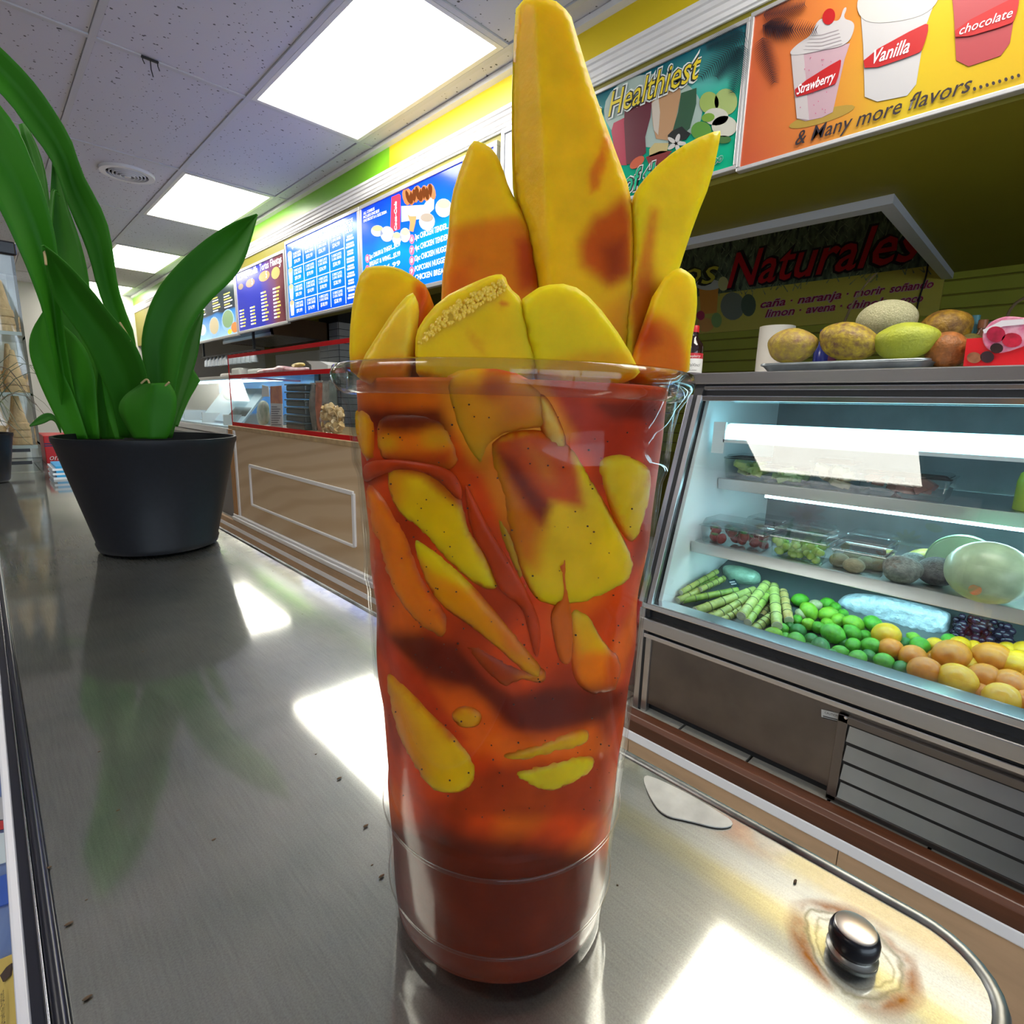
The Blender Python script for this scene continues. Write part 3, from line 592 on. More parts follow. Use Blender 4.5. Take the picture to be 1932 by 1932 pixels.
mango(G, 'dark coated mango strip in the thick sauce', S3([(540, -10), (700, 60), (900, 190), (1015, 150), (1010, 260), (880, 225), (800, 290), (640, 170)]), mtl=M_mangow, thick=.012, roundpx=24, drop=.0014, inset=.0005, base=(0.73, 0.16, 0.005), stains=[(S3([(700, 20), (900, 150), (840, 260), (700, 130)]), MAR, 20, .8)], **W)
# sauce runs on the inside of the wall
for k, pl_ in enumerate([[(700, 650), (760, 760), (830, 900), (900, 1010), (980, 1130), (1060, 1290), (1090, 1400), (1070, 1560), (1030, 1420), (1000, 1280), (880, 1210), (820, 1040), (740, 920)],
    [(1150, 1000), (1195, 985), (1200, 1000), (1165, 1020), (1180, 1080), (1195, 1030), (1215, 1050), (1215, 1150), (1225, 1240), (1250, 1400), (1240, 1560), (1180, 1560), (1140, 1380), (1135, 1310), (1190, 1230), (1180, 1130)],
    [(250, 560), (420, 560), (640, 600), (700, 700), (690, 780), (560, 640), (420, 600), (270, 640), (215, 680), (200, 600)]]):
    par(patch('sauce_run', S2(pl_), 'wall', M_sauce, .0008, inset=.0000, roundpx=8, drop=.0006, base=(.50, .042, .003) if k != 1 else (.62, .11, .005), sp=6), sauce)
# --- mango spears standing above the rim
PL = dict(mode='plane', mtl=M_mango)
mango(G, 'tallest mango spear rising from the middle of the cup', S1([(905, -12), (1065, -12), (1150, 60), (1170, 130), (1240, 360), (1330, 620), (1435, 900), (1455, 1180), (1440, 1480), (1400, 1720), (1040, 1720), (1020, 1300), (960, 1040), (890, 860), (880, 500), (890, 200)]), D=.168, thick=.022, roundpx=12, drop=.003, ridge=((1042, 545), (1008, -10), 1.0), base=(0.87, 0.50, 0.005), smoothit=1, stains=[
    (S1([(1300, 600), (1335, 620), (1320, 700), (1280, 860), (1240, 880), (1235, 780), (1290, 690)]), (.70, .13, .004), 7, .85),
    (S1([(1300, 970), (1400, 890), (1440, 1000), (1440, 1250), (1330, 1310), (1200, 1210), (1190, 1110), (1260, 980)]), (.55, .055, .003), 18, .92),
    (S1([(1290, 1130), (1400, 1080), (1400, 1260), (1320, 1290)]), MAR, 18, .6),
    (S1([(1300, 1400), (1440, 1300), (1420, 1700), (1250, 1700)]), (.70, .20, .006), 26, .6)], **PL)
mango(G, 'mango spear glazed with sauce left of the tallest spear', S1([(700, 640), (740, 645), (800, 680), (840, 760), (870, 860), (930, 960), (985, 1060), (1020, 1300), (1020, 1720), (560, 1720), (560, 1290), (590, 1100), (605, 900), (650, 760)]), D=.176, thick=.02, roundpx=14, drop=.003, base=(0.85, 0.49, 0.006), smoothit=1, stains=[
    (S1([(600, 1040), (760, 1000), (920, 980), (1030, 1090), (1040, 1700), (540, 1700)]), (.72, .17, .004), 18, .9),
    (S1([(900, 1090), (980, 1080), (1030, 1300), (920, 1320)]), (.50, .035, .003), 14, .85),
    (S1([(560, 1250), (700, 1180), (700, 1700), (540, 1700)]), (.66, .10, .004), 20, .6)], **PL)
mango(G, 'pointed mango spear leaning right above the rim', S1([(1832, 588), (1835, 620), (1790, 830), (1720, 1000), (1650, 1210), (1560, 1500), (1460, 1720), (1400, 1720), (1410, 1400), (1445, 1150), (1430, 900), (1480, 820), (1580, 720), (1700, 640)]), D=.170, thick=.018, roundpx=9, drop=.002, base=(0.90, 0.60, 0.006), smoothit=1, tilt=(.5, 0), stains=[
    (S1([(1520, 940), (1550, 960), (1530, 1150), (1470, 1320), (1440, 1300), (1460, 1180)]), (.68, .14, .004), 12, .85),
    (S1([(1400, 1380), (1520, 1180), (1560, 1400), (1460, 1700)]), (.52, .06, .003), 18, .85)], **PL)
mango(G, 'notched yellow mango slab at the right side of the rim', S1([(1640, 1215), (1690, 1240), (1725, 1280), (1728, 1420), (1700, 1560), (1690, 1730), (1430, 1730), (1440, 1620), (1520, 1400), (1560, 1280)]), D=.160, thick=.016, roundpx=9, drop=.002, base=(0.90, 0.58, 0.008), smoothit=1, stains=[
    (S1([(1430, 1500), (1560, 1440), (1640, 1500), (1690, 1620), (1690, 1740), (1430, 1740)]), (.66, .12, .004), 18, .9), (S1([(1420, 1440), (1520, 1400), (1560, 1560), (1470, 1600)]), (.40, .03, .003), 14, .8)], **PL)
mango(G, 'mango chunk with a curved top at the left of the rim', S1([(200, 1225), (270, 1208), (360, 1215), (440, 1260), (505, 1310), (510, 1400), (460, 1560), (450, 1730), (150, 1730), (140, 1560), (160, 1350)]), D=.150, thick=.02, roundpx=10, drop=.002, base=(0.87, 0.52, 0.006), smoothit=1, stains=[
    (S1([(440, 1270), (520, 1310), (510, 1500), (430, 1540), (430, 1420)]), (.62, .07, .003), 10, .95), (S1([(150, 1640), (460, 1560), (460, 1740), (150, 1740)]), (.70, .15, .004), 16, .85)], **PL)
mango(G, 'small wet mango wedge in front of the curved left chunk', S1([(425, 1325), (450, 1360), (440, 1480), (420, 1640), (400, 1740), (170, 1740), (200, 1640), (270, 1530), (340, 1420)]), mode='plane', mtl=M_mangow, D=.143, thick=.010, roundpx=10, drop=.002, base=(0.90, 0.55, 0.030), smoothit=1, stains=[(S1([(170, 1660), (420, 1620), (420, 1750), (170, 1750)]), (.70, .15, .004), 12, .85)])
mango(G, 'mango block with a bumpy fibrous rind edge at the front', S1([(560, 1360), (700, 1290), (800, 1250), (850, 1250), (870, 1310), (930, 1360), (960, 1480), (1030, 1740), (450, 1740), (440, 1560), (460, 1480)]), mode='plane', mtl=M_mango, D=.140, thick=.016, roundpx=10, drop=.002, base=(0.83, 0.54, 0.008), smoothit=1, stains=[
    (S1([(450, 1540), (600, 1400), (840, 1280), (860, 1330), (700, 1430), (560, 1510), (460, 1590)]), (.80, .50, .03), 5, .9),
    (S1(ell(840, 1388, 24, 10)), (.6, .10, .01), 4, .9), (S1([(670, 1480), (740, 1560), (760, 1620), (700, 1560)]), (.66, .20, .01), 8, .6)])
# fibrous bumps on that block
rb = MB(); rg = random.Random(2); po = S1([(455, 1550), (600, 1395), (840, 1275), (860, 1325), (700, 1425), (560, 1505), (462, 1590)])
pts_ = [(rg.uniform(786, 958), rg.uniform(525, 662)) for _ in range(1500)]; sd_ = sdist(np.array(pts_), np.array(po))
for (a, b_), s_ in zip(pts_, sd_):
    if s_ > 1: rb.ball(atD(a, b_, .1404), (.0006*rg.uniform(.7, 1.5),)*3, 6, 4)
fib = rb.build('fibre_bumps', mat('mango_fibre', (.80, .50, .03), .4), [o for o in bpy.data.objects if o.get('label', '').startswith('mango block with a bumpy')][0], smooth=2); fib['kind'] = 'stuff'
mango(G, 'plain yellow mango slab at the front centre of the rim', S1([(920, 1370), (960, 1340), (1020, 1300), (1150, 1290), (1260, 1370), (1400, 1560), (1490, 1740), (1000, 1740), (960, 1560)]), D=.139, thick=.014, roundpx=10, drop=.002, base=(0.78, 0.58, 0.006), smoothit=1, stains=[(S1([(1040, 1660), (1200, 1600), (1420, 1600), (1500, 1760), (1040, 1760)]), (.72, .33, .006), 14, .75)], **PL)

# chili flecks drifting against the wall
fk = MB(); rk_ = random.Random(17); cpoly = np.array([(672, 740), (1262, 760), (1150, 1560), (735, 1560)]); n_ = 0
while n_ < 170:
    x, y = rk_.uniform(670, 1260), rk_.uniform(740, 1560)
    if sdist(np.array([(x, y)]), cpoly)[0] < 12: continue
    p = wall_hit([x], [y], .0001)[0]; r_ = rk_.uniform(.00012, .00034); fk.ball(p, (r_, r_, r_*.8), 6, 4); n_ += 1
fl_ = fk.build('chili_flecks', mat('fleck_dark', (.05, .008, .004), .5), sauce); fl_['kind'] = 'stuff'
mango(G, 'pale ribbed mango strip high on the right of the cup front', S4([(606, 165), (640, 178), (692, 290), (684, 322), (640, 325), (612, 250)]), mtl=M_mangow, thick=.010, roundpx=16, drop=.0012, rough_amp=.00025, base=(.82, .36, .06), **W)
# ================================================================ potted plant
PX, PY = .150, .800
plant = thing('potted_plant', 'broad leaved green plant in a plain charcoal pot on the steel top', 'plant', (PX, PY, ZT))
M_pot = mat('charcoal_pot', (.008, .009, .013), .48, noise=.25, nscale=200, spec=.3)
MB().lathe([(.002, .002), (.060, .002), (.0655, .004), (.0675, .011), (.0665, .013), (.0945, .133), (.0965, .137), (.0965, .142), (.0935, .142), (.090, .128), (.088, .118), (.002, .116)], (PX, PY, ZT), 64, cap=False).build('pot', M_pot, plant, smooth=True)
MB().lathe([(.002, .124), (.05, .125), (.088, .120)], (PX, PY, ZT), 40, cap=False).build('soil', mat('soil_brown', (.03, .02, .012), .9, bump=.6, bscale=150), plant)
Zp = lambda p: zz(p, 2.3, 0, 0)
def leaf_mat(name, c1, c2):
    m = mat(name, c1, .55, noise=.6, nscale=7, col2=c2, spec=.16, stretch=(1, 1, .25)); return m
M_leaf = M_leafl = M_leafd = leaf_mat('leaf_green', (.030, .18, .006), (.016, .10, .004))
def leaf(Lp, Rp, D0, D1, mtl, fold=.010, name='leaf', bow=0.0, n=26):
    def res(p, n):
        p = chaikin(p, 2, closed=False); p = np.array(p); s = np.r_[0, np.cumsum(np.hypot(*np.diff(p, axis=0).T))]; t = np.linspace(0, s[-1], n); return np.stack([np.interp(t, s, p[:, 0]), np.interp(t, s, p[:, 1])], -1)
    A, B = res(Zp(Lp), n), res(Zp(Rp), n); rows = []; m_ = 9
    for i in range(n):
        t = i/(n-1); D = D0+(D1-D0)*t+bow*math.sin(math.pi*t)
        for k in range(m_):
            u_ = k/(m_-1); q = A[i]*(1-u_)+B[i]*u_; wpx = np.hypot(*(B[i]-A[i]))
            rows.append(atD(q[0], q[1], D+fold*min(1, wpx/60)*(1-abs(2*u_-1))))
    mb = MB(); f = [(i*m_+k, i*m_+k+1, (i+1)*m_+k+1, (i+1)*m_+k) for i in range(n-1) for k in range(m_-1)]; mb.add(rows, f)
    o = mb.build(name, mtl, plant, smooth=2); sm = o.modifiers.new('thick', 'SOLIDIFY'); sm.thickness = .0012; return o
DP = .70
leaf([(520, 1900), (500, 1450), (420, 1250), (385, 1090), (290, 880), (240, 720), (190, 640), (110, 540), (50, 450), (-80, 320)], [(560, 1900), (608, 1500), (510, 1280), (482, 1040), (450, 920), (345, 740), (320, 620), (190, 410), (90, 290), (-80, 130)], DP+.03, DP-.06, M_leaf, bow=.02)
leaf([(290, 1900), (210, 1400), (120, 1160), (60, 1030), (0, 905), (-90, 740)], [(360, 1900), (262, 1400), (255, 1100), (190, 830), (150, 740), (85, 570), (0, 455), (-90, 360)], DP-.01, DP-.14, M_leaf, bow=-.02)
leaf([(420, 1900), (300, 1500), (200, 1350), (188, 1150), (215, 900), (232, 600)], [(480, 1900), (400, 1500), (390, 1240), (350, 1050), (268, 840), (248, 590)], DP+.01, DP-.01, M_leaf)
leaf([(380, 1900), (250, 1500), (190, 1200), (150, 900), (110, 700), (80, 540)], [(430, 1900), (300, 1500), (250, 1200), (215, 900), (190, 700), (110, 530)], DP+.05, DP+.03, M_leafl)
leaf([(520, 1900), (480, 1720), (420, 1600), (380, 1500), (300, 1385), (232, 1295), (202, 1160), (182, 1068)], [(600, 1900), (642, 1690), (630, 1600), (580, 1480), (480, 1370), (390, 1250), (265, 1120), (190, 1066)], DP-.03, DP-.17, M_leafd, fold=.012)
leaf([(290, 1905), (210, 1750), (165, 1650), (122, 1530), (130, 1440), (190, 1345)], [(380, 1905), (330, 1750), (290, 1650), (235, 1540), (205, 1440), (195, 1345)], DP-.03, DP-.05, M_leafl, fold=.004)
leaf([(340, 1905), (305, 1750), (265, 1650), (222, 1540), (195, 1440), (195, 1345)], [(430, 1905), (418, 1750), (410, 1600), (350, 1480), (260, 1400), (200, 1345)], DP-.025, DP-.045, M_leaf, fold=.006)
leaf([(640, 1900), (650, 1700), (625, 1600), (608, 1480), (640, 1340), (700, 1220), (850, 1065), (1000, 968), (1112, 930)], [(710, 1900), (745, 1750), (770, 1620), (795, 1500), (835, 1400), (905, 1305), (1032, 1190), (1076, 1080), (1116, 930)], DP-.01, DP-.03, M_leafd, fold=.014)
leaf([(700, 1900), (730, 1800), (755, 1680), (780, 1560), (815, 1440), (880, 1345)], [(745, 1900), (770, 1800), (805, 1700), (852, 1560), (868, 1460), (884, 1345)], DP+.02, DP+.05, M_leafl, fold=.006)
leaf([(580, 1905), (540, 1840), (508, 1780), (530, 1720), (610, 1665)], [(725, 1905), (750, 1850), (768, 1770), (766, 1710), (735, 1660)], DP-.07, DP-.08, M_leafd, fold=-.012)
leaf([(755, 1850), (765, 1720), (790, 1650), (830, 1585)], [(770, 1850), (815, 1740), (845, 1690), (868, 1650)], DP+.06, DP+.09, M_leafl, fold=.004)
leaf([(265, 1840), (230, 1790), (180, 1795), (128, 1846)], [(262, 1880), (232, 1815), (190, 1840), (130, 1852)], DP+.02, DP+.0, M_leaf, fold=.003)
leaf([(435, 1905), (418, 1750), (424, 1605)], [(505, 1905), (505, 1740), (432, 1600)], DP-.0, DP-.01, M_leafl, fold=.006)
leaf([(500, 1905), (455, 1780), (440, 1640)], [(535, 1905), (512, 1760), (470, 1640)], DP-.02, DP-.02, M_leafd, fold=.004)
leaf([(255, 850), (222, 800), (205, 1080)], [(258, 850), (240, 810), (222, 1080)], DP-.03, DP-.03, M_leafl, fold=.003)

# dry brown edges on the cut leaf and a torn margin
M_dry = mat('dry_edge', (.42, .30, .14), .8)
for pts in ([(612, 1664), (640, 1640), (650, 1672), (672, 1700), (700, 1690), (735, 1658)], [(520, 1400), (545, 1440), (570, 1480)], [(185, 1068), (196, 1110), (200, 1150)]):
    MB().tube([atD(x, y, DP-.083 if pts[0][0] > 600 else (DP-.09 if pts[0][0] > 400 else DP-.165)) for x, y in Zp(chaikin(pts, 2, False))], .0011, 6).build('dry_edge', M_dry, plant, smooth=2)
# ================================================================ light boxes along the soffit
XB = 1.82
NX = Vector((-1, 0, 0))
M_alu = mat('sign_frame_alu', (.62, .62, .64), .35, .6)
def ink(name, col, e=0.0, rough=.35): return mat('ink_'+name, col, rough, emit=e)
def bp(x, y, X=XB): return onX(x, y, X)
def shape(nm, pts, col, parent, lay=1, X=XB, e=0.0, key=None):
    """flat printed shape on the board face, one thin layer above the last"""
    P = [bp(x, y, X) for x, y in pts]
    return MB().prism([p+NX*(.0006*(lay-1)+.0003) for p in P], NX*.0006).build(nm, ink(key or (nm+'_%02x%02x%02x' % tuple(int(255*min(1, c)) for c in col)), col, e), parent)
def multi(nm, polys, col, parent, lay=1, X=XB, e=0.0, key=None):
    m_ = MB()
    for pts in polys: m_.prism([bp(x, y, X)+NX*(.0006*(lay-1)+.0003) for x, y in pts], NX*.0006)
    return m_.build(nm, ink(key or (nm+'_%02x%02x%02x' % tuple(int(255*min(1, c)) for c in col)), col, e), parent)
def btext(s, a, b, hpx, col, parent, lay=2, X=XB, e=0.0, shear=0.0, bold=0.0, space=1.0, key=None):
    A, B = bp(*a, X), bp(*b, X); h = (bp(a[0], a[1]-hpx, X)-A).length
    text(s, A, B, h, ink(key or ('text_%02x%02x%02x_%d' % (*[int(255*c) for c in col], int(e*10))), col, e), parent, lift=.0006*lay+.0004, normal=NX, shear=shear, bold=bold, space=space)
def board(name, label, y0, y1, z0, z1, face_mat, frame=.022, X=XB, side=None):
    """light box: face between y0 (far) and y1, alu frame around, 60 mm deep"""
    t = thing(name, label, 'sign', (X+.03, (y0+y1)/2, z0))
    MB().box(X, XS, y1, y0, z0, z1).build('face', face_mat, t)
    f = MB(); a = X-.006; sd_ = side or frame
    f.box(a, XS, y1-sd_, y0+sd_, z1, z1+frame).box(a, XS, y1-sd_, y0+sd_, z0-frame, z0).box(a, XS, y0, y0+sd_, z0, z1).box(a, XS, y1-sd_, y1, z0, z1)
    f.build('frame', M_alu, t, bevel=.002); return t
def grad_mat(name, stops, axis=1, lo=0.0, hi=1.0, emit=0.0, rough=.15, blotch=0.0, axis2=None):
    if name in MATS: return MATS[name]
    m = mat(name, (1, 1, 1), rough, emit=emit); N, L = nt(m); b = N['Principled BSDF']; g = N.new('ShaderNodeNewGeometry'); s = N.new('ShaderNodeSeparateXYZ'); L.new(g.outputs['Position'], s.inputs[0])
    mr = N.new('ShaderNodeMapRange'); mr.inputs[1].default_value = lo; mr.inputs[2].default_value = hi; L.new(s.outputs[axis], mr.inputs[0])
    src = mr.outputs[0]
    if blotch:
        n = N.new('ShaderNodeTexNoise'); n.inputs['Scale'].default_value = 3.2; n.inputs['Detail'].default_value = 1; L.new(g.outputs['Position'], n.inputs[0])
        ma = N.new('ShaderNodeMath'); ma.operation = 'MULTIPLY_ADD'; ma.inputs[1].default_value = blotch; L.new(n.outputs[0], ma.inputs[0]); L.new(src, ma.inputs[2])
        mb_ = N.new('ShaderNodeMath'); mb_.operation = 'SUBTRACT'; mb_.inputs[1].default_value = blotch/2; L.new(ma.outputs[0], mb_.inputs[0]); src = mb_.outputs[0]
    rp = N.new('ShaderNodeValToRGB'); cr_ = rp.color_ramp
    while len(cr_.elements) < len(stops): cr_.elements.new(.5)
    for e_, (p, c) in zip(cr_.elements, stops): e_.position = p; e_.color = (*c, 1)
    L.new(src, rp.inputs[0]); L.new(rp.outputs[0], b.inputs['Base Color'])
    if emit: L.new(rp.outputs[0], b.inputs['Emission Color'])
    return m
LB = .48                                    # brightness of the backlit faces
WHT = (.92, .95, 1.0)
# ---- combo menu, backlit blue
zc0, zc1 = EYE+.640, EYE+1.158
M_blue = grad_mat('menu_blue', [(0, (.0, .13, .85)), (.45, (.0, .22, .95)), (.6, (.0, .10, .80)), (1, (.0, .035, .62))], 2, zc0, zc1, emit=LB, blotch=.5)
D_ = board('menu_board', 'backlit blue combo menu board with fried chicken pictures', 3.225, 2.02, zc0, zc1, M_blue)
for i, s_ in enumerate(('ALL COMBOS', 'INCLUDE ONE SIDE', 'ONE BISCUIT & A 12OZ SODA')):
    a = [(686, 406), (686, 413), (686, 420)][i]; b = [(707, 396), (716, 400), (730, 402)][i]; btext(s_, a, b, 5.2, WHT, D_, e=LB, bold=.012)
shape('soda_can', zz([(300, 975), (370, 945), (386, 960), (380, 1280), (320, 1305), (288, 1290)], 5.083, 680, 180), (.75, .02, .05), D_, 1, e=LB)
A_, B_ = zz([(352, 1290), (350, 1015)], 5.083, 680, 180); btext('Coca-Cola', A_, B_, 9, WHT, D_, 3, e=LB, shear=.3, bold=.02)
c5 = lambda p: zz(p, 5.083, 680, 180)
shape('chicken_box', c5([(392, 1062), (610, 1050), (712, 900), (706, 1090), (612, 1180), (394, 1215)]), (.36, .46, .68), D_, 1, e=LB*.7)
rgc = random.Random(4)
for k in range(9):
    x = 440+k*31; y = 985-k*9+rgc.uniform(-12, 12); shape('fried_chicken', c5(ell(x, y, 34, 80, 10, rgc.uniform(-.3, .3))), (.30+.08*rgc.random(), .12, .035), D_, 2, e=LB*.6, key='chicken%d' % (k % 3))
for (x, y, w_, h_, fill) in ((165, 1300, 62, 55, (.85, .70, .35)), (258, 1330, 65, 75, (.75, .76, .80)), (350, 1370, 45, 60, (.80, .70, .45)), (430, 1340, 50, 70, (.85, .80, .55)), (640, 1210, 76, 85, (.50, .42, .35)), (800, 1080, 80, 90, (.85, .78, .45))):
    shape('side_bowl', c5(ell(x, y, w_, h_)), (.42, .46, .56), D_, 2, e=LB*.7); shape('side_dish', c5(ell(x, y-h_*.45, w_*.8, h_*.48)), tuple(.6*c for c in fill), D_, 3, e=LB*.6)
shape('drumstick', c5([(455, 1140), (480, 1160), (540, 1160), (530, 1230), (510, 1310), (470, 1300), (480, 1220)]), (.50, .24, .09), D_, 4, e=LB*.8)
for i, (s_, y0, y1) in enumerate((('2pc DRUM & THIGH....$4.99', 1570, 1440), ('BREAST & WING....$5.99', 1640, 1535), ('........$6.99', 1720, 1625))):
    A_, B_ = c5([(90, y0), (384, y1)]); btext(s_, A_, B_, 8.2, WHT, D_, e=LB, bold=.02)
for k, (s_, y0, xe, ye) in enumerate((('3pc CHICKEN TENDER....', 1385, 858, 1270), ('4pc CHICKEN TENDER....', 1490, 870, 1372), ('12pc CHICKEN NUGGETS....', 1590, 900, 1470), ('POPCORN NUGGETS....', 1690, 880, 1580), ('CHICKEN BREAST....', 1775, 880, 1690))):
    A_, B_ = c5([(525, y0), (xe, ye)]); btext(s_, A_, B_, 10, WHT, D_, e=LB, bold=.02)
    (q,) = c5([(494, y0-5)]); shape('number_dot', ell(q[0], q[1], 4.6, 9), (.85, .12, .22), D_, 1, e=LB)
    btext(str(6+k), (q[0]-2.2, q[1]+4.5), (q[0]+2.2, q[1]+3.6), 8, WHT, D_, 3, e=LB, bold=.02)
for k, yy in enumerate((1565, 1668)):
    (q,) = c5([(68, yy)]); shape('number_dot', ell(q[0], q[1], 4, 8), (.85, .12, .22), D_, 1, e=LB); btext(str(1+k), (q[0]-1.6, q[1]+4), (q[0]+1.6, q[1]+3.4), 7, WHT, D_, 3, e=LB, bold=.02)
A_, B_ = c5([(970, 650), (1200, 540)]); btext('CHICKEN', A_, B_, 11, WHT, D_, e=LB, bold=.02)
# ---- bucket price grid, backlit blue
zg0, zg1 = EYE+.628, EYE+1.158
M_blue2 = grad_mat('grid_blue', [(0, (.0, .07, .80)), (.5, (.0, .26, .92)), (1, (.0, .07, .80))], 2, zg0, zg1, emit=LB, blotch=.4)
G_ = board('menu_board', 'backlit blue price grid menu board with chicken bucket drawings', 4.36, 3.275, zg0, zg1, M_blue2)
yA, yB = 4.36, 3.275; cx_ = [.17, .36, .545, .735, .90]; W_ = yA-yB; H_ = zg1-zg0
def gp(u_, v_): return Vector((XB, yA-W_*u_, zg0+H_*v_))
def gtext(s_, u_, v_, w_, h_, bold=.02): text(s_, gp(u_-w_/2, v_), gp(u_+w_/2, v_), h_*H_, ink('grid_white', WHT, LB), G_, lift=.002, normal=NX, bold=bold)
for u_, s_ in zip(cx_, ('6pc CHICKEN', '8pc CHICKEN', '10pc CHICKEN', '15pc CHICKEN', 'CHOOSE')): gtext(s_, u_, .915, .155 if s_ != 'CHOOSE' else .10, .042)
gtext('YOUR', .90, .865, .075, .042); gtext('SIDES', .90, .815, .085, .042)
pr_ = [['$14.99', '$22.99', '$26.99', '$34.99'], ['$9.99', '$19.99', '$24.99', '$30.99'], ['$9.99', '$14.99', '$18.99', '$28.99'], ['$9.99', '$14.99', '$18.99', '$28.99']]
for r_, v_ in enumerate((.70, .48, .26, .04)):
    for c_ in range(4):
        gtext('%d BISCUITS' % (2+c_*(c_ > 0) if c_ else 2), cx_[c_], v_+.125, .125, .030); gtext('2 LRG SIDES', cx_[c_], v_+.085, .125, .030); gtext(pr_[r_][c_], cx_[c_], v_+.015, .095, .045)
ln = MB()
for u_ in (.265, .455, .64, .835): p, q = gp(u_-.004, .02), gp(u_+.004, .88); ln.box(XB-.001, XB, q.y, p.y, p.z, q.z)
for v_ in (.665, .445, .225): p, q = gp(.10, v_-.006), gp(.835, v_+.006); ln.box(XB-.0012, XB, q.y, p.y, p.z, q.z)
ln.build('grid_lines', ink('grid_line', (.55, .75, 1.0), LB), G_)
sl_ = MB(); rsl = random.Random(14)
for k in range(9):
    v_ = .76-.083*k
    for j_ in range(2): w_ = rsl.uniform(.03, .05); p, q = gp(.905-w_, v_-.032*j_), gp(.905+w_, v_+.022-.032*j_); sl_.box(XB-.001, XB-.0002, q.y, p.y, p.z, q.z)
sl_.build('side_dish_lines', ink('grid_white', WHT, LB), G_)['kind'] = 'stuff'
for k in range(4):
    v_ = .70-.22*k; p = MB()
    pts = [gp(.015, v_+.17), gp(.085, v_+.17), gp(.072, v_-.01), gp(.028, v_-.01)]; p.prism([q+NX*.0003 for q in pts], NX*.0006); p.build('bucket_drawing', ink('bucket_white', (.95, .95, .97), LB), G_)
    MB().prism([q+NX*.0009 for q in [gp(.05+.034*math.cos(a), v_+.165+.035*math.sin(a)) for a in np.linspace(0, 6.28, 12, endpoint=False)]], NX*.0006).build('bucket_food', ink('bucket_food', (.75, .42, .22), LB), G_)
# ---- taco menu (navy), backlit
zt0, zt1 = EYE+.615, EYE+1.112
M_navy = grad_mat('menu_navy', [(0, (.03, .04, .42)), (.55, (.02, .03, .35)), (.85, (.16, .05, .06)), (1, (.09, .02, .03))], 1, 5.50, 4.42, emit=.28, blotch=.25)
T_ = board('menu_board', 'navy taco and quesadilla menu board with small food photos', 5.50, 4.42, zt0, zt1, M_navy)
yA2, W2, H2 = 5.50, 1.08, zt1-zt0
def tp_(u_, v_): return Vector((XB, yA2-W2*u_, zt0+H2*v_))
for s_, u_, w_ in (('Tacos', .10, .16), ('Quesadilla', .36, .27), ('Tortas', .63, .18), ('Flautas', .86, .21)):
    text(s_, tp_(u_-w_/2, .88), tp_(u_+w_/2, .88), .060*H2/.55, ink('taco_white', (.75, .78, .85), .4), T_, lift=.002, normal=NX, bold=.01)
for (u_, v_, a, b_, col) in ((.32, .76, .10, .07, (.30, .16, .10)), (.62, .78, .11, .08, (.55, .22, .06)), (.84, .76, .08, .09, (.45, .32, .08)), (.10, .76, .06, .05, (.20, .12, .06))):
    MB().prism([q+NX*.0003 for q in [tp_(u_+a*math.cos(t), v_+b_*math.sin(t)) for t in np.linspace(0, 6.28, 14, endpoint=False)]], NX*.0006).build('food_photo', ink('food%d' % int(u_*100), col, .25), T_)
for (u_, v_) in ((.37, .72), (.67, .74), (.93, .82)): text('5', tp_(u_-.015, v_), tp_(u_+.015, v_), .05, ink('taco_white', (.75, .78, .85), .4), T_, lift=.003, normal=NX, bold=.02)
lw, ly = MB(), MB(); rl = random.Random(8)
for cidx, u0 in enumerate((.03, .28, .53, .77)):
    for k in range(9):
        v_ = (.34 if cidx < 2 else .52)-.055*k
        if v_ < .03: continue
        a, b_ = tp_(u0, v_), tp_(u0+rl.uniform(.10, .14), v_+.026); m_ = rl.uniform(.4, .6); c_ = a.y+(b_.y-a.y)*m_
        lw.box(XB-.001, XB-.0002, c_+.006, a.y, a.z, b_.z); ly.box(XB-.001, XB-.0002, b_.y, c_-.003, a.z, b_.z)
lw.build('price_lines', ink('taco_white', (.75, .78, .85), .4), T_)['kind'] = 'stuff'; ly.build('price_lines', ink('taco_yellow', (.75, .62, .08), .4), T_)['kind'] = 'stuff'
# ---- salad menu at the far end
zs0, zs1 = EYE+.605, EYE+1.08
M_sal = grad_mat('menu_salad', [(0, (.35, .62, .85)), (.45, (.03, .22, .60)), (.5, (.02, .03, .05)), (.85, (.02, .05, .06)), (1, (.03, .12, .10))], 2, zs0, zs1, emit=.4, blotch=.1)
S_ = board('menu_board', 'salad and plate menu board with food bowls at the far end', 6.78, 5.56, zs0, zs1, M_sal)
yA3, W3, H3 = 6.78, 1.22, zs1-zs0
def sp_(u_, v_): return Vector((XB, yA3-W3*u_, zs0+H3*v_))
def sshape(nm, u_, v_, a, b_, col, lay=1): MB().prism([q+NX*(.0006*lay-.0003) for q in [sp_(u_+a*math.cos(t), v_+b_*math.sin(t)) for t in np.linspace(0, 6.28, 16, endpoint=False)]], NX*.0006).build(nm, ink('s_'+nm+str(int(u_*100)), col, .35), S_)
for (u_, v_, a, b_, col) in ((.45, .22, .12, .2, (.62, .52, .30)), (.80, .28, .13, .2, (.20, .36, .16)), (.12, .2, .1, .14, (.70, .72, .75))):
    sshape('plate', u_, v_, a*1.15, b_*1.1, (.30, .55, .85)); sshape('salad', u_, v_+.03, a, b_*.85, col, 2)
sshape('pepper', .95, .12, .08, .1, (.75, .22, .03), 3); sshape('lime_slice', .83, .06, .05, .05, (.65, .70, .05), 3)
m_ = MB(); m2 = MB()
